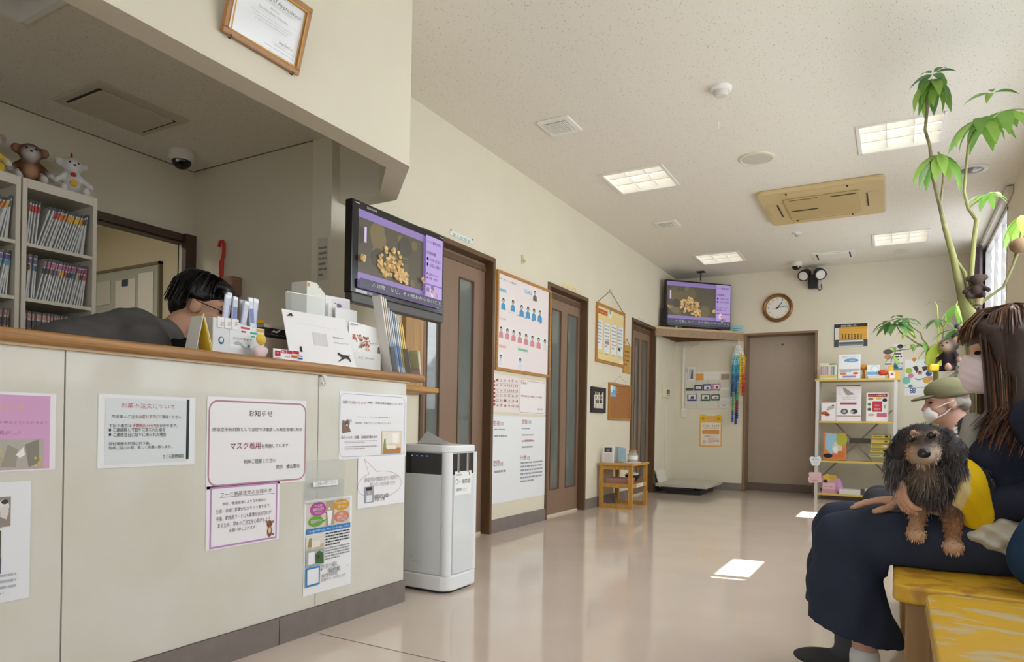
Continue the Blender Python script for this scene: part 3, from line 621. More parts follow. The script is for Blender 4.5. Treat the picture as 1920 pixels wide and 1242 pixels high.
# --- pink card and photo sheet at the left edge
p = sheet('notice_sheet', 'laminated pink points card notice with yellow stars at the left edge', 'notice', 'x', XP, (-110, 190), (212, 497), 'f3eff2', B, rough=.12)
p.rect(-100, 202, 190, 492, 'd9a9cf').text('ポイントカード', -92, 244, 92, 268, 'e8c548').text('ポイント押させていただきます', -60, 308, 184, 322, '9a6a94').text('写真が‥‥！', -30, 346, 76, 362, '9a6a94')
p.rect(-60, 380, 166, 490, 'b9b4ac').poly([(30, 400), (70, 420), (60, 488), (0, 488)], 'a39c90').poly([(60, 440), (90, 410), (96, 440), (76, 452)], 'eef0ee').poly([(96, 400), (150, 380), (150, 470), (110, 488)], '8f8a80')
for x, y in ((136, 452), (150, 470), (136, 482), (158, 452), (164, 480), (2, 420), (8, 452)):
    u, v = p.uv(x, y); p.poly_m([(u + (.005 if i % 2 == 0 else .002) * math.sin(i * math.pi / 5), v - (.005 if i % 2 == 0 else .002) * math.cos(i * math.pi / 5)) for i in range(10)], 'e9c63e')
p.done(p.obj)
p = sheet('photo_sheet', 'white sheet with dog photographs low at the left edge', 'notice', 'x', XP, (-160, 556), (112, 992), 'eceef2', B)
p.rect(-80, 610, 40, 716, '9d8f86').disc(14, 640, .012, .018, 'e8e6e4').poly([(0, 640), (30, 636), (34, 660), (24, 690), (0, 680)], 'dcd9d6').disc(18, 622, .008, .006, '4b4a4a').scribble(-60, 718, 60, 726, 1, '9a9aa2', 9)
p.rect(-80, 742, 2, 834, '59634f').rect(-80, 846, 2, 900, '4d5a66').scribble(-60, 910, 60, 980, 4, 'b9bcc4', 8); p.done(p.obj)
# --- hook under the counter edge
hk = at(607, 704, 'x', CX + .012); t = thing('s_hook', 'steel hook hanging under the counter edge', 'hook', hk)
MB().tube([hk + Vector((0, 0, -.002)), hk + Vector((0, 0, -.014)), hk + Vector((.002, .004, -.022)), hk + Vector((.003, .006, -.032)), hk + Vector((.003, .001, -.039)), hk + Vector((.003, -.006, -.038)), hk + Vector((.003, -.012, -.030))], .0028, 8).build('hook', M_STEEL, t, smooth=True)
MB().box(hk.x - .014, hk.x + .004, hk.y - .012, hk.y + .012, hk.z - .004, hk.z - .001).build('plate', M_STEEL, t)
# ================================================================== certificate leaning off the soffit
t = thing('certificate_frame', 'wooden framed certificate of appreciation on the soffit', 'certificate', (CX, 1.61, 2.09))
tilt = math.radians(17); U = Vector((math.sin(tilt), 0, math.cos(tilt))); Nn = Vector((math.cos(tilt), 0, -math.sin(tilt))); Rr = Vector((0, 1, 0))
o0 = Vector((CX + .004, 1.449, 2.091)); w, h = .324, .235; fr = lambda u, v, d: o0 + Rr * u + U * v + Nn * d
mb = MB()
for poly in (((0, 0), (w, 0), (w, .018), (0, .018)), ((0, h - .018), (w, h - .018), (w, h), (0, h)), ((0, .018), (.018, .018), (.018, h - .018), (0, h - .018)), ((w - .018, .018), (w, .018), (w, h - .018), (w - .018, h - .018))): mb.prism(poly, fr, 0, .018)
mb.build('frame', mat('b07c48', .4, noise=.15, nscale=30, stretch=(1, 8, 1)), t, bevel=.002)
MB().prism(((.016, .016), (w - .016, .016), (w - .016, h - .016), (.016, h - .016)), fr, .003, .008).build('certificate', mat('eef0f1', .12, .5), t)
p = Print(fr(0, h, .0085), Rr, U, Nn)
for x0, y0, x1, y1, tt in ((.018, .018, w - .018, h - .018, .006),): p.frame(x0, y0, x1, y1, tt, 'e3c48a', m=True)
for i in range(46):
    for yy in (.021, h - .021): p.disc(.022 + i * (w - .044) / 45, yy, .0035, .0035, 'd9a954', m=True, n=6)
for i in range(32):
    for xx in (.021, w - .021): p.disc(xx, .022 + i * (h - .044) / 31, .0035, .0035, 'd9a954', m=True, n=6)
p.text('Certificate of Appreciation', .06, .052, .272, .071, '55524e', m=True).text('American Pet Wellness Society', .09, .034, .235, .041, '8a8680', m=True).text('Awarded to', .145, .084, .185, .091, '8a8680', m=True).text('Director Akemi Yokoyama', .10, .098, .225, .108, '77736c', m=True)
for i, (a, b) in enumerate(((.075, .25), (.085, .24), (.095, .23))): p.text('in recognition of outstanding contribution to animal care', a, .120 + .009 * i, b, .1255 + .009 * i, '9a968e', m=True)
p.text('Sang Chan Lee', .205, .166, .265, .179, '55524e', m=True).text('Secretary General, Veterinary', .19, .186, .28, .191, '9a968e', m=True).text('Federation of Animal Medicine Associations', .15, .197, .28, .2015, '9a968e', m=True)
p.done(t, 'lettering')
for y in (.03, w - .03): MB().tube([fr(y, .004, .018), fr(y, -.004, .022), fr(y, -.01, .016), fr(y, -.006, .004)], .0018, 6).build('support_pin', M_BLACK, t)
# ================================================================== hanging television by the counter
def flower_screen(p, w, h, scale=1.0, seed=3):
    """photo of yellow blossom between mauve bands, opening hours on the right"""
    R = random.Random(seed); q = lambda c: mat(c, .3, .4, emit=.42 * scale)
    P = lambda pts, c: p.poly_m(pts, q(c))
    P([(0, 0), (w, 0), (w, h), (0, h)], '7a689a')
    iw, y0, y1 = w * .77, h * .10, h * .80
    P([(0, y0), (iw, y0), (iw, y1), (0, y1)], '4b463a')
    for i in range(16):
        x, y, r = R.uniform(.05, .95) * iw, R.uniform(.15, .75) * h, R.uniform(.03, .09) * w
        r = min(r, x, iw - x, y - y0, y1 - y)
        if r > .004: p.disc(x, y, r, r, q(R.choice(('57503c', '5d543c', '423f36', '655a40'))), m=True, n=14)
    for cx, cy, sp, n in ((.46 * iw, .56 * h, .15 * w, 80), (.62 * iw, .70 * h, .08 * w, 36), (.035 * iw, .62 * h, .025 * w, 10), (.96 * iw, .66 * h, .02 * w, 6)):
        for i in range(n):
            a = R.uniform(0, 6.28); d = sp * R.uniform(0, 1) ** .6; x = min(max(cx + d * math.cos(a), .02 * w), iw - .02 * w); y = min(cy + d * .8 * math.sin(a), y1 - .014 * w); r = R.uniform(.012, .024) * w
            p.disc(x, y, r, r * .8, q(R.choice(('a8895a', '9c7a48', 'b0925f', '8a6c40', 'b59a68'))), m=True, n=7)
    P([(iw * .045, h * .22), (iw * .075, h * .22), (iw * .075, h * .42), (iw * .045, h * .42)], 'b6a3cc')
    P([(iw, 0), (w, 0), (w, h), (iw, h)], '9a86b8')
    P([(0, h * .88), (w, h * .88), (w, h), (0, h)], '3d3a49')
    kk = ink('26222e')
    p.text('さくら動物病院', iw + .01 * w, h * .06, w * .97, h * .11, '2a2434', m=True).text('診療時間', iw + .01 * w, h * .22, w * .90, h * .27, '2a2434', m=True).text('● 9:00-11:30', iw + .01 * w, h * .31, w * .97, h * .36, '2a2434', m=True).text('● 15:30-18:30', iw + .01 * w, h * .39, w * .97, h * .44, '2a2434', m=True)
    p.text('● 土曜 9:00-12:00', iw + .01 * w, h * .53, w * .95, h * .565, '8d4a7c', m=True).text('● 日曜・祝日', iw + .01 * w, h * .59, w * .93, h * .625, '8d4a7c', m=True)
    P([(iw, h * .69), (w, h * .69), (w, h * .71), (iw, h * .71)], '6d4f93')
    for i in range(18): p.disc(iw + .1 * w + R.gauss(0, .03 * w), h * .8 + R.gauss(0, .04 * h), .02 * w, .02 * w, q(R.choice(('8a7697', 'a68aa0', '6a5878', 'c2aec6'))), m=True, n=8)
    p.text('の対策」など、その他わからないこと', w * .12, h * .905, w * .98, h * .965, 'd8d4de', m=True)
TVX = -2.2; t = thing('television', 'black flat television hanging beside the reception counter', 'television', (TVX, 2.72, 1.37))
y0, y1, z0, z1 = 2.357, 3.092, 1.372, 1.855
MB().prism([(y0, z0 + .045), (y1, z0 + .045), (y1, z1), (y0, z1)], lambda u, v, d: Vector((TVX - d, u, v)), 0, .045).build('bezel', mat('17171a', .18, .5), t, bevel=.006)
MB().prism([(y0 + .06, z0 + .08), (y1 - .06, z0 + .08), (y1 - .06, z1 - .03), (y0 + .06, z1 - .03)], lambda u, v, d: Vector((TVX - d, u, v)), .045, .10).build('back_cover', mat('101012', .5), t, bevel=.02)
MB().prism([(y0 + .004, z0), (y1 - .004, z0), (y1, z0 + .047), (y0, z0 + .047)], lambda u, v, d: Vector((TVX - d, u, v)), -.006, .04).build('speaker_bar', mat('4a4844', .4, noise=.1, nscale=300), t, bevel=.006)
sy0, sy1, sz0, sz1 = y0 + .042, y1 - .042, z0 + .075, z1 - .038
p = Print(Vector((TVX + .0006, sy0, sz1)), *NAX['x']); flower_screen(p, sy1 - sy0, sz1 - sz0); p.done(t, 'screen')
p = Print(Vector((TVX + .0006, y0, z1)), *NAX['x']); p.rect(.02, .012, .05, .017, 'b9b9bd', m=True).text('DIGITAL HI-VISION', .10, .013, .17, .024, 'e6e6e8', m=True).rect(.69, .012, .725, .016, 'b9b9bd', m=True).done(t, 'logo')
p = Print(Vector((TVX + .0006, y0, z0 + .075)), *NAX['x']); p.rect(.03, .008, .11, .022, 'd9d9dc', m=True).rect(.12, .010, .15, .02, 'a9a9ae', m=True).done(t, 'control_label')
MB().tube([(TVX - .1, 2.72, 1.62), (-2.45, 2.95, 1.62), (XL + .035, 3.33, 1.62)], .02, 8).build('bracket_arm', M_BLACK, t)
box('mounting_board', XL, XL + .035, 3.24, 3.412, .995, 1.80, mat('c49a63', .45, c2='ad8550', nscale=8, stretch=(6, 6, .5)), t)
# ================================================================== air purifier
cx, cy = -2.02, 2.80; t = thing('air_purifier', 'white tower air purifier standing at the end of the counter', 'air purifier', (cx, cy, 0))
fnz = lambda u, v, d: Vector((u, v, d))
PX0, PX1, PY0, PY1 = -2.15, -1.845, 2.66, 2.925
def tower(x0, x1, y0, y1, r, z0, z1, name, m, bv=.008): return MB().prism(rrect(x0, y0, x1, y1, r, 6), fnz, z0, z1).build(name, m, t, bevel=bv, seg=3)
MW = mat('eef0f1', .3, .5)
tower(PX0 - .008, PX1 + .008, PY0 - .008, PY1 + .008, .06, .012, .085, 'base', MW)
tower(PX0 + .01, PX1 - .01, PY0 + .01, PY1 - .01, .055, 0, .014, 'foot', mat('30363f', .5), 0)
tower(PX0 + .006, PX1 - .006, PY0 + .006, PY1 - .006, .05, .085, .675, 'core', mat('e3e6e7', .35), 0)
tower(PX0, PX1, PY0, PY1, .055, .675, .712, 'top_cap', MW)
MP = mat('dfe4e6', .12, .5)
box('side_panel', PX0 + .05, PX1 - .045, PY0 - .001, PY0 + .01, .09, .57, MP, t); box('side_panel', PX1 - .01, PX1 + .001, PY0 + .045, PY1 - .05, .09, .57, MP, t)
MD = mat('2a2c33', .06, .6, coat=.5)
box('dark_window', PX0 + .05, PX1 - .045, PY0 - .001, PY0 + .01, .57, .672, MD, t); box('dark_window', PX1 - .01, PX1 + .001, PY0 + .045, PY1 - .05, .57, .672, MD, t)
for (a, b) in ((PX1 - .026, PY0 + .026), (PX0 + .026, PY0 + .026), (PX1 - .026, PY1 - .026)): MB().cyl((a, b, .085), (a, b, .676), .027, 16).build('corner_post', MW, t, smooth=True)
for yy in (PY0 + .08, PY0 + .16): MB().cyl((PX1 + .001, yy, .58), (PX1 + .001, yy, .67), .008, 10).build('chrome_rod', M_STEEL, t, smooth=True)
for k in range(4): MB().box(PX0 + .085 + .03 * k, PX0 + .089 + .03 * k, PY0 - .003, PY0, .655, .659).build('indicator_light', mat('5a7bff', .4, emit=1.5), t)
p = Print(Vector((PX1 + .002, PY0 + .05, .585)), *NAX['x']); p.rect(0, 0, .145, .115, 'f1f3f1', m=True).text('総合建設会社', .010, .012, .062, .022, '4a4f4c', m=True).disc(.018, .05, .010, .013, '4f8f6e', m=True).disc(.018, .05, .007, .0095, 'f1f3f1', m=True).text('株式会社', .032, .046, .052, .054, '5a5f5c', m=True).text('堀内組', .06, .038, .135, .062, '3a3f3c', m=True).rect(.122, .008, .130, .022, '2f8f5a', m=True).text('設置店販売', .014, .082, .062, .096, '4a4f4c', m=True)
p.text('TEL 0267-62', .07, .084, .105, .09, '8a8f8c', m=True).text('ナノシード', .07, .095, .105, .101, '8a8f8c', m=True); p.done(t, 'notice_plate')
p = Print(Vector((PX0 + .05, PY0 - .002, .57)), *NAX['y']); p.disc(.04, .40, .003, .003, '77797c', m=True).disc(.034, .408, .002, .002, '77797c', m=True).disc(.046, .408, .002, .002, '77797c', m=True).text('nanozone', .05, .425, .10, .432, 'b9bcbe', m=True).done(t, 'logo')
t2 = thing('leaflet_stand', 'small grey folded leaflet lying on the air purifier', 'leaflet', (-2.0, 2.8, .712))
MB().add([(-2.08, 2.72, .7135), (-1.95, 2.74, .7135), (-1.97, 2.84, .7135), (-2.1, 2.83, .775)], [(0, 1, 2, 3)]).build('flap', mat('9a9a98', .4), t2).modifiers.new('s', 'SOLIDIFY').thickness = .002
MB().add([(-2.07, 2.76, .7150), (-1.96, 2.78, .7150), (-1.97, 2.86, .7150), (-2.08, 2.85, .745)], [(0, 1, 2, 3)]).build('page', mat('d9b9a8', .5), t2).modifiers.new('s', 'SOLIDIFY').thickness = .001
# ================================================================== behind the reception
M_CAB = mat('d8cfbb', .45, .4)
ROWS = [(1.609, 1.858), (1.358, 1.597), (1.10, 1.337), (.84, 1.085)]
def cabinet(y0, y1, label):
    t = thing('file_cabinet', label, 'cabinet', (-3.6, (y0 + y1) / 2, 0))
    for a, b in ((y0, y0 + .02), (y1 - .02, y1)): box('side_panel', -3.755, -3.45, a, b, 0, 1.9, M_CAB, t, bevel=.002)
    box('top_panel', -3.755, -3.45, y0 + .02, y1 - .02, 1.858, 1.9, M_CAB, t); box('back_panel', -3.755, -3.745, y0 + .02, y1 - .02, .05, 1.858, M_CAB, t)
    for z, _ in ROWS: box('shelf', -3.745, -3.452, y0 + .02, y1 - .02, z - .016, z, M_CAB, t)
    box('plinth', -3.745, -3.46, y0 + .02, y1 - .02, 0, .07, M_CAB, t)
cabinet(1.572, 1.902, 'cream open file cabinet beside the dark doorway')
cabinet(1.236, 1.566, 'cream open file cabinet cut by the left edge of the photo')
M_FILE = mat('d9d8d2', .35, .4, noise=.15, nscale=60)
def file_row(ya, yb, z, hgt, tabs, lab, seed, lean):
    R = random.Random(seed); pitch = .0118; y = ya; first = None; i = 0; n = int((yb - ya) / pitch)
    fb = MB().box(-.10, .10, -.003, .003, 0, hgt); fme = None; tmes = {}
    while y < yb - .012:
        s = min(1, i / max(n - 1, 1)); ang = lean * (1 if s > .18 else .3) + R.uniform(-.6, .6)
        dy = math.tan(math.radians(ang)) * hgt
        if y + dy > yb: ang = math.degrees(math.atan((yb - y) / hgt)) * .9
        if fme is None: o = fb.build('patient_file', M_FILE); fme = o.data
        else: o = bpy.data.objects.new('patient_file', fme); COL.objects.link(o)
        o.location = (-3.575 + R.uniform(-.008, .006), y + .004, z + .001); o.rotation_euler = (-math.radians(ang), 0, 0)
        tag(o, lab, 'file', lab.replace('clear patient file', 'patient files'))
        for (lo, hi, cols) in tabs:
            c = cols[int(s * len(cols) * .999)] if not isinstance(cols[0], list) else R.choice(cols[0])
            if c is None: continue
            if (c, lo) not in tmes:
                q = MB().box(.096, .1012, -.0044, .0044, lo * hgt, hi * hgt).build('colour_tab', mat(c, .4), o); tmes[(c, lo)] = q.data
            else: q = bpy.data.objects.new('colour_tab', tmes[(c, lo)]); q.parent = o; COL.objects.link(q)
        y += pitch; i += 1
dk = '2d2a2c'
T1 = [(.93, 1.0, ['4c494a']), (.74, .88, ['c23a33', 'c23a33', 'c9cac6', 'b7433a', 'd9772c', 'd98a2c', 'e0a32c', 'e5b52c', 'd9952c', '6b4a2c', '3f6d6b'])]
T2 = [(.93, 1.0, ['4c494a']), (.80, .90, ['5a3f72', 'b95a86', 'c06790', 'b5567f', 'a94f7a', '9d4569', '8a3d58']), (.64, .76, [['2d2233', 'd4a93f', '3a6f9c', '2b2430', 'b5473a', '5a8f8a', '2d2233']])]
T3 = [(.95, 1.0, ['4c494a']), (.84, .94, ['bf8672', 'c48b74', 'b97f6c', 'a8705f', 'a26a4f']), (.62, .80, [['6a1f1c', '2f1a1a', '571a18', '3a2024', '6a1f1c']]), (.52, .61, ['4a5f93', '2f2a34', '8a2f22', 'd9a32f', '4f8f9a', '2f4a6a', '6a1f1c', 'b8442a'])]
file_row(1.597, 1.868, 1.609, .205, T1, 'clear patient file on the top shelf of the cabinet by the doorway', 1, 17)
file_row(1.597, 1.868, 1.358, .205, T2, 'clear patient file with pink tab on the second shelf by the doorway', 2, 12)
file_row(1.597, 1.868, 1.10, .20, T3, 'clear patient file with salmon tab on the low shelf by the doorway', 3, 2)
file_row(1.38, 1.538, 1.609, .20, T1, 'clear patient file on the top shelf at the left photo edge', 4, 22)
file_row(1.38, 1.538, 1.358, .205, [(.93, 1.0, ['4c494a']), (.80, .9, ['5a3f92', '6a4a9c', '4a3f8a']), (.68, .78, ['d4793f', '3f9ab0', '4f9ab0'])], 'clear patient file with violet tab at the left photo edge', 5, 10)
file_row(1.38, 1.538, 1.10, .20, T3, 'clear patient file on the low shelf at the left photo edge', 6, 2)
# ---- plush toys on the cabinets
def plush(label, pos, s, yaw, scheme, extras=None, k=.012):
    c = {**dict(fur='5a3520', face='d9d2ca', belly='c79a78', ear='b98a6c', hand='d9d2ca', foot='d9d2ca', limb=None), **scheme}; c['limb'] = c['limb'] or c['fur']
    M = Matrix.Rotation(yaw, 3, 'Z'); w = lambda x, y, z: np.array(Vector(pos) + M @ (Vector((x, y, z)) * s)); Rm = np.array(M)
    t = thing('plush_toy', label, 'plush toy', pos)
    E = lambda x, y, z, a, b, d, col: ell(w(x, y, z), (a * s, b * s, d * s), Rm, col); K = lambda p, q, a, b, col: cone(w(*p), w(*q), a * s, b * s, col)
    pr = [E(0, 0, .30, .17, .17, .24, c['fur']), E(.07, 0, .28, .13, .12, .17, c['belly']), E(.02, 0, .68, .20, .20, .19, c['fur']), E(.13, 0, .64, .12, .13, .13, c['face'])]
    for sg in (1, -1):
        pr += [E(-.01, .22 * sg, .74, .05, .10, .10, c['fur']), E(.025, .23 * sg, .74, .04, .07, .07, c['ear']), K((.02, .14 * sg, .46), (.10, .32 * sg, .30), .065, .055, c['limb']), E(.11, .34 * sg, .27, .06, .06, .06, c['hand']),
               K((.04, .10 * sg, .10), (.30, .20 * sg, .08), .075, .065, c['limb']), E(.33, .21 * sg, .11, .065, .07, .10, c['foot'])]
    organic('body', pr, mat('ffffff', .95, .1, attr=True, bump=.5, bscale=220), t, vox=max(.0035, .028 * s), k=k)
    for sg in (1, -1):
        MB().lathe([(0, .03 * s), (.02 * s, .02 * s), (.028 * s, 0), (.02 * s, -.02 * s), (0, -.03 * s)], w(.20, .075 * sg, .72), 10).build('eye', M_BLACK, t, smooth=True)
    MB().lathe([(0, .02 * s), (.025 * s, .012 * s), (.03 * s, 0), (.02 * s, -.015 * s), (0, -.02 * s)], w(.255, 0, .66), 10).build('nose', M_BLACK, t, smooth=True)
    if extras: extras(t, w, s, Rm)
    return t
def chick(t, w, s, Rm):
    organic('comb', [ell(w(.0, 0, .93), (.03 * s, .02 * s, .07 * s), Rm, 'c23a33'), ell(w(-.05, 0, .92), (.03 * s, .02 * s, .05 * s), Rm, 'c23a33')], None, t, vox=.0035, k=.005)
    organic('neckerchief', [ell(w(.17, 0, .47), (.03 * s, .06 * s, .05 * s), Rm, 'c23a33')], None, t, vox=.0035, k=.005)
    organic('badge', [ell(w(.20, 0, .28), (.02 * s, .08 * s, .08 * s), Rm, 'e3b23c')], None, t, vox=.0035, k=.005)
plush('brown plush monkey with cream belly on top of the file cabinet', (-3.58, 1.66, 1.9), .235, -.35, {})
plush('white plush toy with red comb and yellow belly badge on the cabinet', (-3.56, 1.835, 1.9), .225, -.25, dict(fur='dcdad4', face='e4e0da', belly='dcdad4', ear='dcdad4', limb='dcdad4', hand='dcdad4'), chick)
plush('white and yellow plush toy sitting at the left edge of the photo', (-3.58, 1.48, 1.9), .24, -.35, dict(fur='d9d6d0', belly='e2dfd9', limb='e0c14a', ear='8a5a3c', foot='d9b83a', hand='dcdad4'))
# ---- whiteboard in the back room, hook and papers on the end wall
t = thing('whiteboard', 'whiteboard with pinned papers in the back room', 'whiteboard', (-5.0, 2.99, 1.2))
box('board', -5.5, -4.62, 2.985, 3.0, .95, 1.93, mat('b9beb6', .3), t)
mb = MB().box(-5.5, -4.6, 2.975, 3.0, 1.925, 1.945).box(-4.62, -4.6, 2.975, 3.0, .93, 1.945).box(-5.5, -4.6, 2.975, 3.0, .93, .95); mb.build('frame', mat('7d735c', .5), t)
for x0, x1, z0, z1, c in ((-5.42, -5.2, 1.28, 1.6, 'eeece6'), (-5.15, -4.9, 1.45, 1.85, 'e6e4de'), (-4.86, -4.68, 1.3, 1.88, 'ecebe4'), (-5.4, -5.22, 1.68, 1.86, 'd0d0c8')): box('pinned_paper', x0, x1, 2.980, 2.984, z0, z1, mat(c, .6), t)
box('magnet', -5.06, -4.99, 2.976, 2.983, 1.80, 1.85, mat('3a4a6a', .5), t)
p = at(415, 460, 'y', 2.62); t = thing('red_hook_pole', 'red plastic hooked pole hanging on the reception end wall', 'hooked pole', (p.x, 2.62, 1.2))
MB().tube([(p.x - .022, 2.62, 1.835), (p.x - .012, 2.62, 1.865), (p.x + .012, 2.62, 1.865), (p.x + .022, 2.62, 1.84), (p.x + .02, 2.62, 1.79), (p.x + .012, 2.62, 1.76)], .009, 8).build('hook', mat('c0301c', .4), t, smooth=True)
MB().tube([(p.x + .012, 2.62, 1.765), (p.x + .004, 2.62, 1.74), (p.x + .003, 2.62, 1.2)], [.008, .013, .009], 8).build('pole', mat('c0301c', .4), t, smooth=True)
t = thing('wall_box', 'brown and red box on the end wall behind the receptionist', 'box', (-3.37, 2.58, 1.4))
box('upper_box', -3.45, -3.30, 2.57, 2.638, 1.53, 1.64, mat('9c7460', .6), t, bevel=.008); box('lower_box', -3.43, -3.33, 2.57, 2.638, 1.36, 1.52, mat('a02c2c', .5), t, bevel=.004)
p = sheet('paper_list', 'faded paper list pinned at the reception wall corner', 'paper', 'y', 2.64, (596, 448), (614, 525), 'cfc8b6'); p.scribble(598, 462, 612, 520, 6, '8f887a', 2); p.done(p.obj)
box('reception_desk', -2.95, -2.42, 1.66, 2.45, .70, .74, mat('b9a98e', .5)); tag(bpy.data.objects['reception_desk'], 'low desk hidden behind the reception counter', 'desk')
MB().box(-2.93, -2.9, 1.69, 1.72, 0, .70).box(-2.93, -2.9, 2.4, 2.43, 0, .70).box(-2.47, -2.44, 1.69, 1.72, 0, .70).box(-2.47, -2.44, 2.4, 2.43, 0, .70).build('leg_frame', M_STEEL, bpy.data.objects['reception_desk'])
for i, (y, w) in enumerate(((2.10, .2), (2.33, .2))):
    t = thing('monitor', 'small dark monitor behind the %s' % ('clear flossing packs' if i == 0 else 'clear acrylic panel'), 'monitor', (-2.8, y, .74))
    box('screen', -2.82, -2.79, y - w / 2, y + w / 2, 1.0, 1.235, mat('5e5c54', .3), t, bevel=.004); box('display', -2.79, -2.788, y - w / 2 + .015, y + w / 2 - .015, 1.02, 1.22, mat('787468', .2), t); box('stand', -2.84, -2.80, y - .03, y + .03, .75, 1.0, M_BLACK, t); box('foot', -2.92, -2.74, y - .09, y + .09, .74, .752, M_BLACK, t)
# ================================================================== things standing on the counter
H = (340, 430, 4.282)
def hc(x, y, X=-2.03): return at(H[0] + x / H[2], H[1] + y / H[2], 'x', X)
# tent calendar
t = thing('desk_calendar', 'yellow edged tent calendar on the counter next to the receptionist', 'calendar', (-2.01, 1.42, CT)); X0, X1 = -2.045, -1.985
b0, tp, b1 = at(367, 655, 'x', X1), at(382, 591, 'x', X1), at(398, 657, 'x', X1)
for nm, ya, yb, zt_, c in (('back_leaf', b0.y, tp.y - .002, tp.z, 'd6d4ce'), ('front_leaf', b1.y, tp.y + .001, tp.z, 'eac53c'), ('page', b1.y + .006, tp.y + .006, tp.z - .006, 'f0e2a8')):
    MB().add([(X0, ya, CT), (X1, ya, CT), (X1, yb, zt_), (X0, yb, zt_)], [(0, 1, 2, 3)]).build(nm, mat(c, .5), t).modifiers.new('s', 'SOLIDIFY').thickness = .0025
MB().tube([(X0, tp.y, tp.z + .002), (X1, tp.y, tp.z + .002)], .004, 8).build('ring_binding', mat('c9a23c', .4), t)
# oral care display box
a, b = hc(250, 985), hc(670, 790); y0, y1 = a.y, b.y; t = thing('display_box', 'white oral care display box on the counter', 'display box', (-2.06, (y0 + y1) / 2, CT))
ym = hc(388, 900).y
MB().prism([(y0, CT), (y1, CT), (y1, 1.145), (ym, 1.168), (y0, 1.168)], lambda u, v, d: Vector((-2.03 - d, u, v)), 0, .10).build('carton', mat('dfe1e3', .45), t, bevel=.002)
p = Print(Vector((-2.0298, y0, 1.168)), *NAX['x'], H)
p.rect(388, 760, 664, 985, 'eef2f5').text('お口の中まで', 416, 862, 566, 905, '2b3a5c').disc(320, 893, .011, .013, '23476e').disc(320, 893, .0085, .010, '5f86b5').poly([(306, 905), (308, 880), (314, 868), (326, 868), (332, 880), (334, 905)], 'eef2f5')
for x0, y0_, x1, y1_, c in ((476, 782, 550, 810, 'cc5a6a'), (480, 814, 518, 834, 'cc5a6a'), (552, 824, 610, 850, '5fb59a'), (556, 856, 590, 872, '5fb59a'), (602, 800, 664, 834, 'e3b23c')): p.rect(x0, y0_, x1, y1_, c, r=.001)
p.poly([(415, 915), (440, 900), (470, 905), (500, 940), (560, 960), (500, 958), (470, 930), (440, 925)], 'bcc0c4').disc(540, 940, .005, .006, '5f8fc0').scribble(480, 950, 640, 985, 3, 'b9c0c6', 2); p.done(t, 'print')
p = Print(Vector((-2.0275, y0, 1.19)), *NAX['x'], H)
for i in range(3): q = box('price_card', -2.0295, -2.0265, hc(300 + 58 * i, 0).y, hc(352 + 58 * i, 0).y, 1.135, 1.172, M_PAPER, t); 
for i in range(3): p.k = 12; p.text('ほろ', 314 + 58 * i, 742, 340 + 58 * i, 782, '8a93a5')
p.done(t, 'price_lettering')
R = random.Random(5)
M_PK = mat('dfe4f2', .15, .5, alpha=.75)
for i in range(12):
    y = hc(375 + 25 * i, 700).y; x = -2.05 - .012 * (i % 3); h = R.uniform(.085, .115); tl = R.uniform(-6, 8)
    o = MB().obox((0, 0, h / 2), (.008, .022, h)).build('toothbrush_pack', M_PK, None, bevel=.003); o.location = (x, y, 1.155); o.rotation_euler = (-math.radians(tl), math.radians(R.uniform(-6, 6)), 0)
    tag(o, 'clear wrapped oral care pack standing in the display box', 'packet', 'packs in the display box')
    MB().box(-.001, .0046, -.008, .008, h * .15, h * .62).build('blue_print', mat('6a7ab5' if i % 2 else 'c9cfe6', .4), o); MB().box(-.003, .0047, -.0095, .0095, h * .86, h * .97).build('sealed_end', mat('f2f4fa', .3), o)
t = thing('clip_figure', 'round yellow flower clip in a pale pink holder on the counter', 'ornament', (-1.985, 1.735, CT)); c0 = hc(640, 885, -1.985)
organic('flower', [ell((c0.x, c0.y, c0.z), (.010, .021, .021), None, 'ecd06a'), ell((c0.x + .006, c0.y, c0.z - .004), (.007, .012, .011), None, 'e2b84a')], None, t, vox=.003, k=.006)
organic('holder', [ell((c0.x - .004, c0.y, CT + .024), (.012, .028, .025), None, 'ead3d6'), ell((c0.x - .002, c0.y + .02, CT + .03), (.010, .012, .012), None, 'ead3d6'), ell((c0.x - .002, c0.y - .02, CT + .03), (.010, .012, .012), None, 'ead3d6')], None, t, vox=.003, k=.006)
# card payment sign
t = thing('payment_sign', 'small card payment sign on the counter edge', 'sign', (-1.97, 1.84, CT)); a, b = hc(742, 955, -1.965), hc(975, 1055, -1.965)
MB().obox((-1.968, (a.y + b.y) / 2, (a.z + CT) / 2), (.004, b.y - a.y, a.z - CT)).build('plate', mat('f1eef0', .3), t, bevel=.001)
p = Print(Vector((-1.9655, a.y, a.z)), *NAX['x'], H); c = 'c23a50'
for x0, y0_, x1, y1_ in ((752, 972, 796, 1022), (802, 968, 842, 1000), (848, 972, 890, 1004), (896, 976, 944, 1006)): p.rect(x0, y0_, x1, y1_, c, r=.001)
p.disc(773, 992, .0028, .003, 'f1eef0').text('K', 806, 974, 838, 996, 'f1eef0').text('VISA', 828, 1016, 874, 1032, '3a4f9a').rect(884, 1012, 930, 1036, 'd96a3a').rect(930, 1014, 972, 1026, '3a5aa5').rect(934, 1030, 972, 1048, '4a6ab5').rect(752, 1026, 796, 1034, c); p.done(t, 'print')
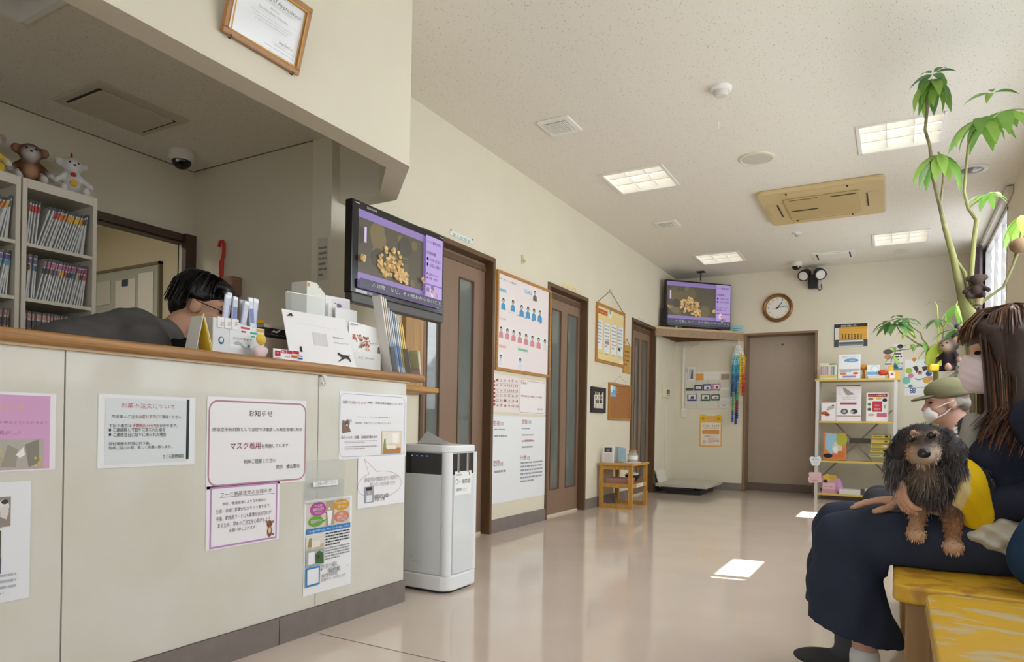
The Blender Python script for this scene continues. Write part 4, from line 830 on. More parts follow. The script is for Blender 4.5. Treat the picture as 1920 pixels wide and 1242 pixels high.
# dark product carton
t = thing('product_carton', 'black topped product carton with a white swoosh on the counter', 'carton', (-2.12, 1.78, CT)); a, b = hc(668, 760, -2.09), hc(850, 1000, -2.09)
box('carton', -2.17, -2.09, a.y, b.y, CT, 1.135, mat('b9a894', .5), t); box('dark_band', -2.171, -2.089, a.y - .001, b.y + .001, 1.135, a.z - .012, mat('2b2826', .4), t); box('lid', -2.172, -2.088, a.y - .002, b.y + .002, a.z - .012, a.z, mat('c9bfae', .4), t)
p = Print(Vector((-2.0885, a.y, a.z)), *NAX['x'], H); p.text('PREMIUM', 690, 838, 822, 862, 'd9d6d0').poly([(718, 830), (740, 812), (760, 822), (800, 806), (790, 822), (764, 836), (740, 826)], 'e4e2de'); p.done(t, 'print')
y = hc(780, 735).y; o = organic('flower_head', [ell((-2.13, y, a.z + .012), (.014, .016, .008), None, 'e8b92c'), ell((-2.13, y - .012, a.z + .008), (.01, .01, .007), None, 'e8b92c'), ell((-2.13, y + .012, a.z + .008), (.01, .01, .007), None, 'e8b92c')], None, None, vox=.003, k=.005); tag(o, 'small yellow flower ornament lying on the product carton', 'ornament')
# white sign with running cat (its code is left blank)
t = thing('counter_sign', 'white tilted sign with grey running cat silhouette on the counter', 'sign', (-2.0, 2.0, CT))
P0, P1, P2, P3 = hc(805, 638, -2.03), hc(1318, 725, -2.03), hc(1408, 1105, -1.985), hc(880, 1030, -1.985)
P2.z = P3.z = CT + .002; P0.x = P1.x = -2.03
o = MB().add([P3, P2, P1, P0], [(0, 1, 2, 3)]).build('sign_board', mat('f3f2f3', .3), t); o.modifiers.new('s', 'SOLIDIFY').thickness = .002
Rr = (P2 - P3).normalized(); Uu = (P0 - P3); Uu = (Uu - Rr * Uu.dot(Rr)).normalized(); Nn = Rr.cross(Uu)
p = Print(P0 + Nn * .0012, Rr, Uu, Nn, H)
p.text('さくら動物病院のホームページは', 905, 715, 1225, 775, '8d8a8c').text('こちらからアクセスをお願いします。', 915, 748, 1270, 815, '8d8a8c')
p.rect(1052, 826, 1178, 944, 'dcdadc').scribble(1215, 862, 1300, 890, 3, '9a979a', 3).scribble(1225, 905, 1345, 935, 2, '9a979a', 4)
cat = [(1252, 1000), (1262, 990), (1274, 1000), (1300, 1012), (1330, 1014), (1342, 1018), (1348, 1030), (1362, 1062), (1358, 1070), (1346, 1050), (1330, 1042), (1316, 1040), (1294, 1048), (1282, 1058), (1262, 1062), (1284, 1042), (1286, 1030), (1268, 1016)]
p.poly(cat, '4c4a4a').line([(1340, 1024), (1352, 1018), (1348, 1008)], .0015, '4c4a4a').poly([(1262, 1060), (1284, 1042), (1290, 1046), (1272, 1064)], '4c4a4a')
p.poly([(848, 698), (866, 676), (874, 678), (884, 672), (890, 694), (902, 698), (880, 700), (874, 690), (866, 698)], '3a3838').poly([(950, 945), (962, 940), (972, 985), (966, 1005), (958, 1000)], '3a3838'); p.done(t, 'print')
# acrylic panel, magazine file, leaflets, poodle cards, brochures
a, b = hc(848, 488, -2.065), hc(1220, 560, -2.065); t = thing('acrylic_panel', 'clear acrylic panel leaning behind the cat sign', 'panel', (-2.065, 1.95, CT))
MB().obox((-2.065, (a.y + b.y) / 2, (a.z + CT) / 2), (.004, b.y - a.y, a.z - CT), rot('X', 3)).build('panel', M_CLEAR, t); MB().obox((-2.065, (a.y + b.y) / 2, a.z), (.005, b.y - a.y, .003), rot('X', 3)).build('polished_edge', mat('e6e6dc', .2), t)
a, b = hc(1010, 412, -2.10), hc(1152, 690, -2.10); t = thing('magazine_file', 'white upright magazine file with sloped top on the counter', 'file box', (-2.13, (a.y + b.y) / 2, CT))
fnx = lambda X: (lambda u, v, d: Vector((X - d, u, v)))
MB().prism([(a.y, CT), (b.y, CT), (b.y, hc(1152, 520, -2.10).z), (hc(1088, 418, -2.10).y, a.z), (a.y, a.z)], fnx(-2.10), 0, .09).build('case', mat('e3e4da', .4), t, bevel=.002)
box('orange_sticker', -2.0995, -2.099, a.y + .002, a.y + .014, a.z - .022, a.z - .008, mat('e0883a', .5), t); MB().lathe([(.004, 0), (.004, .001)], (-2.0995, hc(1105, 466, -2.1).y, hc(1105, 466, -2.1).z), 10, 'x').build('finger_hole', mat('8a8a84', .5), t)
for i, (x0, y0_, x1, X, c, lab, pic) in enumerate(((1160, 525, 1355, -2.12, 'eeeaf0', 'white leaflet with a mauve rabbit picture in the counter rack', 0), (1185, 590, 1250, -2.10, 'e9e6dd', 'cream leaflet with a yellow square in the counter rack', 1), (1240, 625, 1412, -2.08, 'efefee', 'plain white leaflet standing in the counter rack', 2))):
    a, b = hc(x0, y0_, X), hc(x1, 700, X); o = MB().obox((X, (a.y + b.y) / 2, (a.z + CT) / 2), (.006, b.y - a.y, a.z - CT), rot('X', 2)).build('leaflet', mat(c, .45), None, bevel=.001); tag(o, lab, 'leaflet')
    p = Print(Vector((X + .0035, a.y, a.z)), *NAX['x'], H)
    if pic == 0: p.disc(1262, 615, .020, .009, '8d8096').disc(1235, 606, .008, .008, '8d8096')
    if pic == 1: p.rect(1232, 648, 1248, 702, 'd9b83a')
    if pic != 2: p.done(o)
I = (630, 350, 3.357); hi = lambda x, y, X: at(I[0] + x / I[2], I[1] + y / I[2], 'x', X)
t = thing('card_holder', 'white card holder with two toy poodles on its card', 'card holder', (-2.03, 2.28, CT)); a, b = hi(80, 850, -2.02), hi(262, 1150, -2.02)
MB().obox((-2.025, (a.y + b.y) / 2, (a.z + CT) / 2), (.008, b.y - a.y, a.z - CT), rot('X', -3)).build('card', mat('f2f1ef', .4), t, bevel=.001)
MB().obox((-2.008, (a.y + b.y) / 2 + .004, CT + .042), (.003, b.y - a.y, .082)).build('pocket', mat('f4f4f2', .2, alpha=.75), t); box('pocket_base', -2.025, -2.0065, a.y + .004, b.y + .004, CT, CT + .003, mat('f0f0ee', .3), t)
p = Print(Vector((-2.0205, a.y, a.z)), *NAX['x'], I); R = random.Random(2)
p.rect(104, 926, 122, 966, 'd88a78')
for cx_, cy_, n in ((148, 955, 16), (182, 968, 18), (158, 1000, 14), (196, 1004, 14)):
    for _ in range(n): p.disc(cx_ + R.gauss(0, 11), cy_ + R.gauss(0, 12), .0035, .0035, R.choice(('b5603a', 'c46a3f', 'a8542f')), n=7)
for cx_, cy_ in ((140, 958), (158, 960), (178, 966), (192, 970)): p.disc(cx_, cy_, .0013, .0013, '2a1a14', n=6)
p.disc(238, 988, .003, .003, 'e3c83a').rect(86, 866, 128, 870, '6a6a6a').rect(136, 868, 152, 872, '9a9a9a'); p.done(t, 'picture')
p = Print(Vector((-2.006, a.y, a.z)), *NAX['x'], I); p.text('トイ・プードル', 146, 1068, 238, 1096, '4a4a4c'); p.done(t, 'lettering')
# brochure rack
t = thing('brochure_rack', 'clear brochure rack at the counter end', 'rack', (-2.03, 2.45, CT))
rb = lambda y, w, z, h, X=-2.0: MB().obox((X, y, z + h / 2), (.10, w, h), rot('X', 13))
box('base', -2.09, -1.945, 2.36, 2.55, CT, CT + .004, mat('8f9295', .2, alpha=.8), t)
for y in (2.375, 2.47): MB().obox((-2.0, y, CT + .06), (.12, .003, .115), rot('X', 13)).build('divider', mat('8a8d90', .15, alpha=.6), t)
cols = ['e4e2dc', 'd9c9b4', 'e0e0dc', 'c9d0da', 'dcdad4', '8fa8c9', 'e4e4e0', 'd9d9d4', 'e3c25a', 'e8d07a']
for i in range(10):
    hgt = [.34, .335, .33, .29, .28, .275, .265, .255, .235, .23][i]; y = 2.383 + i * .0135
    o = MB().obox((0, 0, hgt / 2), (.05, .007, hgt)).build('brochure', mat(cols[i], .35), None, bevel=.0008); o.location = (-1.995, y, CT + .005); o.rotation_euler = (math.radians(14), 0, 0)
    tag(o, ['tallest pale brochure at the back of the counter rack', 'tan brochure second in the counter rack', 'white brochure third in the counter rack', 'pale blue brochure in the middle of the counter rack', 'grey white brochure behind the blue one in the rack', 'blue brochure in the counter rack', 'white brochure in front of the blue one in the rack', 'light grey brochure next to the yellow ones in the rack', 'yellow brochure second from the front of the rack', 'pale yellow brochure at the front of the counter rack'][i], 'brochure', 'brochures in the counter rack')
    MB().box(.0245, .0258, -.003, .003, hgt * .1, hgt * .45).build('spine_print', mat(['b9b4ac', '8fb0d0', '9cc0e0', '8fb0d0', '7aa0d0', '5a80b8', 'b9b9b4', 'c9b45a', 'e0b84a', 'd9b04a'][i], .4), o)
    MB().box(-.022, .022, .0034, .0040, hgt * .55, hgt * .95).build('cover_print', mat(['d9c7b4', 'd0b090', 'c9c9c4', '4a6a9c', 'b9b4ac', '3f5f95', 'd0d0cc', 'a8b4c0', 'd98f3a', 'e0c05a'][i], .4), o)
a, b = hi(470, 1035, -2.0), hi(535, 1185, -2.0); o = MB().obox((-2.02, (a.y + b.y) / 2, (a.z + CT) / 2), (.09, .008, a.z - CT), rot('X', 8)).build('pamphlet', mat('e6cdd0', .4), None, bevel=.001); tag(o, 'pale pink pamphlet at the very end of the counter', 'pamphlet')
MB().obox((-2.0, (a.y + b.y) / 2 - .012, (a.z + CT) / 2 + .02), (.05, .004, a.z - CT - .03), rot('X', 8)).build('green_cover', mat('cfd6b0', .5), o)
# ================================================================== left wall
Cc = (900, 480, 2.3424); Dd = (1090, 720, 4.97)
def board(name, label, cat, ax, v, px, frame_w, frame_m, back_m, th=.018, crop=None):
    """framed board: tl and br photo corners on the wall"""
    r, u, n = NAX[ax]; tl, br = px
    if crop: tl, br = [(crop[0] + p[0] / crop[2], crop[1] + p[1] / crop[2]) for p in (tl, br)]
    a, b = at(*tl, ax, v), at(*br, ax, v); w, h = (b - a).dot(r), (a - b).dot(u)
    t = thing(name, label, cat, a + r * (w / 2) - u * h); fn = lambda x, y, d: a + r * x - u * y + n * d; f = frame_w
    MB().prism([(f * .6, f * .6), (w - f * .6, f * .6), (w - f * .6, h - f * .6), (f * .6, h - f * .6)], fn, .001, th * .6).build('board', back_m, t)
    for q in (((0, 0), (w, 0), (w, f), (0, f)), ((0, h - f), (w, h - f), (w, h), (0, h)), ((0, f), (f, f), (f, h - f), (0, h - f)), ((w - f, f), (w, f), (w, h - f), (w - f, h - f))): MB().prism(q, fn, .001, th).build('frame_rail', frame_m, t)
    p = Print(a + n * th * .6, r, u, n, crop); p.w, p.h, p.obj = w, h, t
    return p
M_OAK = mat('c08a45', .45, c2='a8742f', nscale=12, stretch=(6, 1, 6))
o = sheet('room_sign', 'pale sign naming the first consulting room above the door', 'sign', 'x', XL, (843, 431), (885, 459), 'e6efe9', th=.006); o.text('第１診察室', 848, 436, 882, 457, '7da3a0').done(o.obj)
for x, y in ((844, 432), (884, 450)):
    q = at(x, y, 'x', XL); MB().lathe([(.006, .006), (.004, .012)], q, 8, 'x').build('pin', mat('8a3a30', .5), o.obj)
q = at(979, 487, 'x', XL); t = thing('wall_hook', 'small beige adhesive wall hook above the staff board', 'hook', q)
MB().box(XL, XL + .006, q.y - .018, q.y + .018, q.z - .03, q.z + .035).build('pad', mat('d9cba2', .5), t, bevel=.003); MB().tube([(XL + .006, q.y, q.z), (XL + .02, q.y, q.z - .01), (XL + .024, q.y, q.z - .025), (XL + .03, q.y, q.z - .012)], .006, 8).build('hook', mat('d9cba2', .5), t, smooth=True)
# staff board
p = board('staff_board', 'large oak framed staff introduction board with rows of portraits', 'notice board', 'x', XL, ((930, 505), (1028, 709)), .022, M_OAK, mat('f3e9ea', .3), crop=None); p.crop = Cc
sb = p; p.text('スタッフ紹介', 86, 92, 164, 132, '5a5a66').rect(84, 138, 116, 164, '9fd3e6').text('獣医師', 90, 146, 112, 158, '3a6a7c').rect(196, 148, 227, 174, 'c3dff0').frame(196, 148, 227, 174, .002, '6a9ac0').text('代表', 206, 158, 218, 167, '4a6a8a')
def portrait(x, y, w, h, coat, hair='2b211e', bg='eef2f4'):
    p = Print(sb.o, sb.r, sb.u, sb.n, sb.crop); p.k = 6; p.rect(x, y, x + w, y + h, bg); u, v = p.uv(x + w / 2, y + h * .34); ww = (p.uv(x + w, y)[0] - p.uv(x, y)[0]); hh = p.uv(x, y + h)[1] - p.uv(x, y)[1]
    p.poly_m([(u - ww * .40, v + hh * .62), (u - ww * .36, v + hh * .26), (u - ww * .12, v + hh * .14), (u + ww * .12, v + hh * .14), (u + ww * .36, v + hh * .26), (u + ww * .40, v + hh * .62)], coat)
    p.disc(u, v - hh * .03, ww * .22, hh * .17, hair, m=True, n=12).disc(u, v + hh * .03, ww * .16, hh * .14, 'dcb398', m=True, n=12).done(sb.obj, 'portrait')
for x, y in ((90, 176), (132, 184), (170, 206), (198, 214), (224, 222), (250, 230)): portrait(x, y, 25, 64, '5f9fcc')
portrait(230, 146, 22, 56, '7a6a70')
for i in range(8): portrait(80 + 27.5 * i, 302 + 8 * i, 24, 60, 'd9949c' if i < 7 else 'e8e4e4')
for x, y in ((78, 424), (164, 440)): portrait(x, y, 24, 60, 'dfe6ee')
for i in range(6): p.rect(90 + 34 * i, 236 + 11 * i, 116 + 30 * i, 244 + 11 * i, ('6a8ac0', '8fb0d0')[i % 2])
p.rect(78, 262, 116, 274, 'f0c8c4').text('動物看護師', 86, 272, 112, 284, '9a5a58').rect(74, 386, 114, 408, 'f2cfc4').text('受付', 88, 394, 106, 402, '9a6a58').rect(166, 404, 208, 424, '8fcfae').text('トリミング', 170, 410, 204, 420, '3a7a5a')
p.done(p.obj, 'lettering')
# papers under the staff board
p = sheet('calendar_sheet', 'pale calendar sheet with red dots pinned under the staff board', 'calendar', 'x', XL, (52, 516), (170, 690), 'efe6e2', Cc)
for r_ in range(6):
    for c_ in range(6): p.text(str((r_ * 7 + c_) % 30 + 1), 70 + 17 * c_, 540 + 22 * r_ + c_, 80 + 17 * c_, 552 + 22 * r_ + c_, ('a05a5a', '8a8a94')[(r_ + c_) % 3 > 0])
for r_ in range(7): p.rect(57, 546 + 17 * r_, 64, 556 + 17 * r_, 'b5474a')
p.line([(66, 560), (166, 564)], .002, 'd9c0bc').line([(66, 600), (166, 602)], .002, 'd9c0bc').line([(66, 640), (166, 641)], .002, 'd9c0bc'); p.done(p.obj)
p = sheet('notice_sheet', 'white notice with a rounded pink border under the staff board', 'notice', 'x', XL, (174, 540), (288, 698), 'f3eeee', Cc)
p.frame(176, 545, 285, 694, .004, 'c9a0a6', .03).text('患者様へ', 180, 552, 208, 566, 'a05a60').text('感染防止対策へのお願い', 180, 610, 278, 628, 'b0505c').text('院長', 254, 670, 276, 680, 'a08088'); p.done(p.obj)
p = sheet('information_sheet', 'tall white sheet of infection countermeasures between two doors', 'notice', 'x', XL, (46, 700), (288, 1048), 'eef1f4', Cc)
for s, x0, y0_, x1, y1_ in (('密接', 58, 724, 86, 747), ('密集', 184, 718, 208, 740), ('密閉', 58, 900, 84, 924), ('その他', 176, 876, 202, 896)): p.text(s, x0, y0_, x1, y1_, 'b5526a').text('対策', x1 + 3, y0_ + 5, x1 + 17, y1_, 'a8a4b0')
for x0, y0_, x1, y1_, n in ((62, 758, 138, 770, 1), (62, 786, 156, 800, 1), (184, 754, 240, 766, 1), (184, 782, 268, 794, 1), (184, 808, 274, 820, 1), (184, 834, 260, 846, 1), (62, 940, 144, 954, 1), (178, 904, 272, 988, 6)): p.scribble(x0, y0_, x1, y1_, n, 'a3a3ad', x0)
p.rect(196, 808, 230, 816, 'c98a94'); p.done(p.obj)
# faint yellow sign above the second door
p = sheet('door_sign', 'faint yellow paper sign above the second door', 'sign', 'x', XL, (1053, 526), (1083, 549), 'ecdfb4', th=.004); p.text('カウンセリング室', 1056, 530, 1080, 546, 'cbb560').done(p.obj)
p = sheet('door_sign', 'small white sign above the third door', 'sign', 'x', XL, (1196, 592), (1212, 605), 'e9e4da', th=.004); p.text('第３診察室', 1198, 594, 1210, 603, 'b9b2a8').done(p.obj)
# yellow bulletin board on a string
p = board('bulletin_board', 'yellow bulletin board with columns of papers hung on a string', 'notice board', 'x', XL, ((1117, 566), (1168, 690)), .03, M_OAK, mat('efdc9c', .5), crop=None); p.crop = Cc; bb = p.obj
p.rect(518, 228, 560, 266, 'c9643a').text('お知らせ', 524, 240, 556, 258, 'f4e2c4').disc(572, 250, .05, .06, 'f6f2e2').disc(572, 246, .03, .03, '8fbfd0').rect(588, 262, 628, 276, 'dfeaf0')
for x0, y0_, x1, y1_ in ((514, 276, 536, 412), (546, 292, 568, 430), (576, 300, 598, 440), (604, 310, 626, 450)): p.rect(x0, y0_, x1, y1_, 'e9edf0').scribble(x0 + 3, y0_ + 8, x1 - 3, y1_ - 20, 7, 'a9aeb8', int(x0)).rect(x0 + 2, y0_ + 2, x0 + 5, y0_ + 5, 'b54a40')
p.rect(548, 372, 566, 392, 'b58a8c').rect(606, 404, 616, 418, '4a4a50').rect(610, 458, 628, 482, 'efe6d0')
for x in (528, 556, 586, 612): p.rect(x - 8, 424 + (x - 528) * .2, x + 8, 430 + (x - 528) * .2, '9a8a50')
p.done(bb, 'papers')
ap = at(1143, 546, 'x', XL)
for e in (at(1118, 568, 'x', XL), at(1170, 591, 'x', XL)): MB().tube([(XL + .008, ap.y, ap.z), (XL + .008, e.y, e.z)], .0035, 6).build('string', mat('a89878', .8), bb)
MB().lathe([(.02, 0), (.02, .01), (.008, .02)], (XL, ap.y, ap.z), 12, 'x').build('peg', mat('cbbf9a', .5), bb)
p = sheet('cork_note', 'narrow ochre hanging note board beside the third door', 'notice', 'x', XL, (1168, 646), (1180, 702), 'c29a4c', th=.012); p.scribble(1170, 655, 1179, 690, 4, '8a6a3a', 3).done(p.obj)
a, b = at(1168, 646, 'x', XL), at(1180, 646, 'x', XL); MB().tube([(XL + .01, a.y + .02, a.z), (XL + .01, (a.y + b.y) / 2, a.z + .07), (XL + .01, b.y - .02, a.z)], .003, 6).build('string', mat('6a5a48', .8), p.obj)
# black photo frame and cork board
p = board('photo_collage', 'black framed collage of animal photos on the wall', 'picture frame', 'x', XL, ((1107, 725), (1132, 775)), .045, mat('2a2a2c', .4), mat('e9e9e6', .2), th=.022); p.crop = Dd
R = random.Random(4)
for r_ in range(4):
    for c_ in range(3): p.rect(104 + 32 * c_, 70 + 40 * r_, 130 + 32 * c_, 102 + 40 * r_, R.choice(('6f8a4f', '4f5a62', 'a8a09a', '8a6a50', '9fb56a', '3a3f44', 'c9c4bc'))).disc(117 + 32 * c_, 88 + 40 * r_, .025, .028, R.choice(('e4dfd6', '2f2a28', '9a7a5c')))
p.done(p.obj, 'photos')
p = board('cork_board', 'small cork board with one blue card pinned on it', 'notice board', 'x', XL, ((1140, 717), (1179, 789)), .022, M_OAK, mat('b07a45', .8, c2='9a6636', nscale=120), th=.02); p.crop = Dd
p.rect(262, 12, 320, 124, '6fb2d8').rect(266, 20, 314, 60, 'a9d8ea').disc(282, 48, .03, .04, 'e9f2ee').rect(270, 92, 316, 112, '8cc4e0')
for i in range(3): p.rect(328, 40 + 18 * i, 338, 46 + 18 * i, 'e4ddd0')
p.done(p.obj, 'blue_card')
a = at(1161, 705, 'x', XL)
for y in (1149, 1173): e = at(y, 719, 'x', XL); MB().tube([(XL + .008, a.y, a.z), (XL + .008, e.y, e.z)], .002, 5).build('string', mat('c9bfae', .8), p.obj)
# ---- wooden side table with leaflets, jar and bowl
TY0, TY1, TX0, TX1, TZ = 6.36, 6.84, XL + .03, -2.24, .445
t = thing('side_table', 'light pine side table between the second and third doors', 'table', (-2.41, 6.6, 0)); MP_ = mat('cf9f4e', .5, c2='bb893a', nscale=10, stretch=(5, 5, .8))
box('table_top', TX0 - .01, TX1 + .015, TY0 - .015, TY1 + .02, TZ - .022, TZ, mat('d0a86a', .45, c2='bd9050', nscale=8, stretch=(.6, 4, 4)), t, bevel=.004)
for x in (TX0, TX1 - .035):
    for y in (TY0, TY1 - .035): box('leg', x, x + .04, y, y + .03, 0, TZ - .022, MP_, t, bevel=.002)
for y in (TY0, TY1 - .03):
    for z in (.0, .205, TZ - .062): box('cross_rail', TX0 + .04, TX1 - .035, y + .003, y + .027, z, z + .04, MP_, t)
box('side_rail', TX1 - .03, TX1, TY0 + .03, TY1 - .03, .205, .245, MP_, t); box('lower_shelf', TX0 + .005, TX1 - .03, TY0 + .03, TY1 - .03, .225, .238, MP_, t)
q = sheet('tag', None, None, 'x', TX1 + .0002, (515, 934), (575, 954), 'eef0f0', Dd, parent=t); q.text('ご自由にどうぞ', 520, 938, 570, 950, '5a6a9a').done(q.obj)
o = box('pink_box', -2.52, -2.30, 6.41, 6.62, .238, .29, mat('b5807a', .6), None, bevel=.003); tag(o, 'flat pink box on the lower shelf of the side table', 'box'); box('lid', -2.522, -2.298, 6.408, 6.622, .275, .293, mat('bd8a84', .6), o)
t = thing('strainer_bowl', 'black bowl with white cloth on the side table shelf', 'bowl', (-2.36, 6.73, .238))
MB().lathe([(.02, 0), (.03, .004), (.075, .055), (.082, .075), (.077, .075), (.068, .055), (.025, .012), (0, .01)], (-2.36, 6.73, .238), 20).build('bowl', mat('2b2826', .4), t, smooth=True)
organic('cloth', [ell((-2.37, 6.72, .318), (.06, .055, .014), None, 'e6e4e0'), ell((-2.34, 6.75, .322), (.035, .03, .014), None, 'efede9')], None, t, vox=.006, k=.015)
t = thing('photo_leaflet', 'upright white leaflet with a dark photo on the side table', 'leaflet', (-2.5, 6.44, TZ)); a, b = at(1130.5, 836, 'y', 6.42), at(1150, 869, 'y', 6.42)
MB().obox(((a.x + b.x) / 2, 6.426, (a.z + TZ) / 2), (b.x - a.x, .012, a.z - TZ)).build('card', mat('efecec', .4), t); p = Print(Vector((a.x, 6.4195, a.z)), *NAX['y'], Dd); p.rect(216, 594, 284, 638, '46464c').disc(250, 620, .02, .015, '8a8a90').rect(214, 650, 284, 730, 'e6dfe6').done(t, 'print')
t = thing('leaflet_holder', 'clear holder of light blue leaflets on the side table', 'leaflet holder', (-2.42, 6.50, TZ)); a, b = at(1151, 838, 'y', 6.48), at(1174, 867, 'y', 6.48)
box('holder', a.x, b.x, 6.48, 6.54, TZ, TZ + .09, M_CLEAR, t)
for i, c in enumerate(('cfd8dc', '8fc4dc', 'dfe4e6', '9fcfe4')): MB().obox((a.x + .02 + .025 * i, 6.525 - .01 * i, (TZ + a.z) / 2 + .002), (.055, .004, a.z - TZ - .008 * i)).build('leaflet', mat(c, .4), t)
t = thing('glass_jar', 'glass jar with a tan lid on the side table', 'jar', (-2.36, 6.74, TZ)); q = Vector((-2.36, 6.72, TZ))
MB().lathe([(.048, 0), (.055, .01), (.055, .075), (.04, .095), (.036, .1)], q, 20).build('glass', mat('d8ddd2', .1, .5, alpha=.45), t, smooth=True); MB().lathe([(.038, .1), (.04, .104), (.04, .122), (.036, .126), (0, .127)], q, 20).build('lid', mat('b8935c', .5), t, smooth=True); MB().lathe([(.0556, .03), (.0556, .07)], q, 20).build('paper_label', mat('eef0ea', .5), t, smooth=True); MB().lathe([(.046, .004), (.05, .012), (.05, .045), (0, .05)], q, 16).build('contents', mat('cfd0b8', .7), t, smooth=True)
o = MB().box(-2.37, -2.26, 6.50, 6.70, TZ, TZ + .006).build('flat_leaflet', mat('e6d8d4', .5)); tag(o, 'flat pale leaflet lying on the side table', 'leaflet')
# ---- thermostat with cable
a, b = at(1238, 722, 'x', XL), at(1253, 747, 'x', XL); t = thing('wall_controller', 'cream wall controller with a dark display by the corner', 'controller', (XL, a.y, b.z))
box('case', XL, XL + .03, a.y + .08, b.y, b.z, a.z, mat('e6ddc0', .4), t, bevel=.006); box('display', XL + .03, XL + .032, a.y + .19, b.y - .04, b.z + .045, a.z - .05, mat('55584e', .2), t); box('button_row', XL + .03, XL + .033, a.y + .19, b.y - .04, b.z + .02, b.z + .035, mat('d6b83a', .4), t)
MB().tube([(XL + .008, (a.y + b.y) / 2 + .05, b.z), (XL + .008, (a.y + b.y) / 2 + .05, .14)], .005, 6).build('cable', mat('efe9da', .5), t)
# ---- pet scale on the floor
t = thing('pet_scale', 'low pet weighing scale with pale platform in the corner', 'scale', (-2.25, 8.55, 0))
box('base', -2.46, -2.02, 8.20, 8.85, .0, .055, mat('2e2c2b', .5), t, bevel=.006); box('column_plate', -2.5, -2.1, 8.16, 8.2, .055, .075, mat('3a3836', .5), t)
box('platform', -2.55, -1.93, 8.10, 8.98, .085, .125, mat('c9c4b4', .4, noise=.08, nscale=10), t, bevel=.006)
for x in (-2.4, -2.1):
    for y in (8.3, 8.8): MB().cyl((x, y, .05), (x, y, .09), .02, 10).build('load_cell', M_BLACK, t)
MB().obox((XL + .055, 8.38, .17), (.02, .34, .22), rot('Y', -16)).build('display_head', mat('e2ded2', .4), t, bevel=.004)
# ================================================================== corner shelf and television
t = thing('corner_shelf', 'triangular wooden corner shelf under the far television', 'shelf', (-2.3, 8.8, 1.93)); MS = mat('a98c6a', .5, c2='8d7152', nscale=10, stretch=(3, 3, 20))
tri = [(XL + .002, 8.16), (-1.72, YF - .002), (XL + .002, YF - .002)]
MB().prism(tri, fnz, 2.035, 2.06).build('shelf_board', mat('cdb08a', .45, c2='bb9c74', nscale=8, stretch=(1, 1, 8)), t)
dv = Vector((-1.72 - XL, YF - 8.16, 0)).normalized(); nv = Vector((dv.y, -dv.x, 0)); p0, p1 = Vector((XL + .004, 8.165, 0)), Vector((-1.722, YF - .004, 0))
q = [p0, p1, p1 - nv * .03, p0 - nv * .03]; MB().prism([(v.x, v.y) for v in q], fnz, 1.945, 2.035).build('front_beam', MS, t)
box('wall_batten', XL + .002, XL + .03, 8.25, YF - .01, 1.965, 2.035, mat('7a5c40', .6), t); box('wall_batten', XL + .03, -1.8, YF - .03, YF - .002, 1.965, 2.035, mat('7a5c40', .6), t)
ctr = Vector((-2.20, 8.66, 0)); dr = Vector((.69, .724, 0)).normalized(); nr = Vector((dr.y, -dr.x, 0))
t = thing('television', 'black flat television on the corner shelf at the far end', 'television', (ctr.x, ctr.y, 2.06))
hw, zb, zt = .475, 2.085, 2.665
fv = lambda u, v, d: ctr + dr * u + Vector((0, 0, v)) - nr * d
MB().prism([(-hw, zb), (hw, zb), (hw, zt), (-hw, zt)], fv, 0, .035).build('bezel', mat('101013', .25), t, bevel=.005)
MB().prism([(-.3, zb + .05), (.3, zb + .05), (.3, zt - .1), (-.3, zt - .1)], fv, .035, .08).build('back_cover', M_BLACK, t, bevel=.015)
p = Print(fv(-hw + .02, zt - .02, -.0005), dr, Vector((0, 0, 1)), nr); flower_screen(p, 2 * hw - .04, zt - zb - .05, 1.0, 8); p.done(t, 'screen')
for s in (-1, 1): MB().prism([(s * .3 - .02, -.08), (s * .3 + .02, -.08), (s * .3 + .02, .10), (s * .3 - .02, .10)], lambda u, v, d: ctr + dr * u + nr * (-v) + Vector((0, 0, 2.06 + d)), 0.0, .012).build('foot', M_BLACK, t); MB().prism([(s * .3 - .015, 2.07), (s * .3 + .015, 2.07), (s * .3 + .015, 2.1), (s * .3 - .015, 2.1)], fv, .005, .025).build('foot_post', M_BLACK, t)
t2 = thing('media_box', 'small upright black box behind the far television', 'media box', (-2.53, 8.36, 2.06)); MB().obox((-2.53, 8.335, 2.18), (.06, .10, .24), rot('Z', 0)).build('case', M_BLACK, t2, bevel=.006); MB().lathe([(.004, 0), (.004, .002)], (-2.50, 8.33, 2.26), 8, 'x').build('power_light', mat('cfd6da', .3), t2)
o = MB().obox((-2.40, 8.44, 2.07), (.07, .05, .02), rot('Z', 45)).build('remote_control', mat('d8d2c2', .5), None, bevel=.006); tag(o, 'small beige remote receiver lying on the corner shelf', 'remote'); MB().obox((-2.39, 8.43, 2.081), (.03, .02, .003), rot('Z', 45)).build('button_pad', mat('8a857a', .5), o)
p = sheet('blue_card', 'pale blue card standing on the corner shelf against the wall', 'card', 'y', YF - .004, (1371, 611), (1394, 625), 'a9dde6', th=.003); p.scribble(1374, 615, 1392, 622, 2, '6aa8b8', 3).done(p.obj)
t = thing('ceiling_bracket', 'thin black bracket rod above the far television', 'bracket', (-2.2, 8.75, ZC)); MB().cyl((-2.2, 8.75, ZC), (-2.2, 8.75, 2.70), .008, 8).build('rod', M_BLACK, t); MB().box(-2.25, -2.15, 8.7, 8.8, ZC - .006, ZC).build('plate', M_BLACK, t)
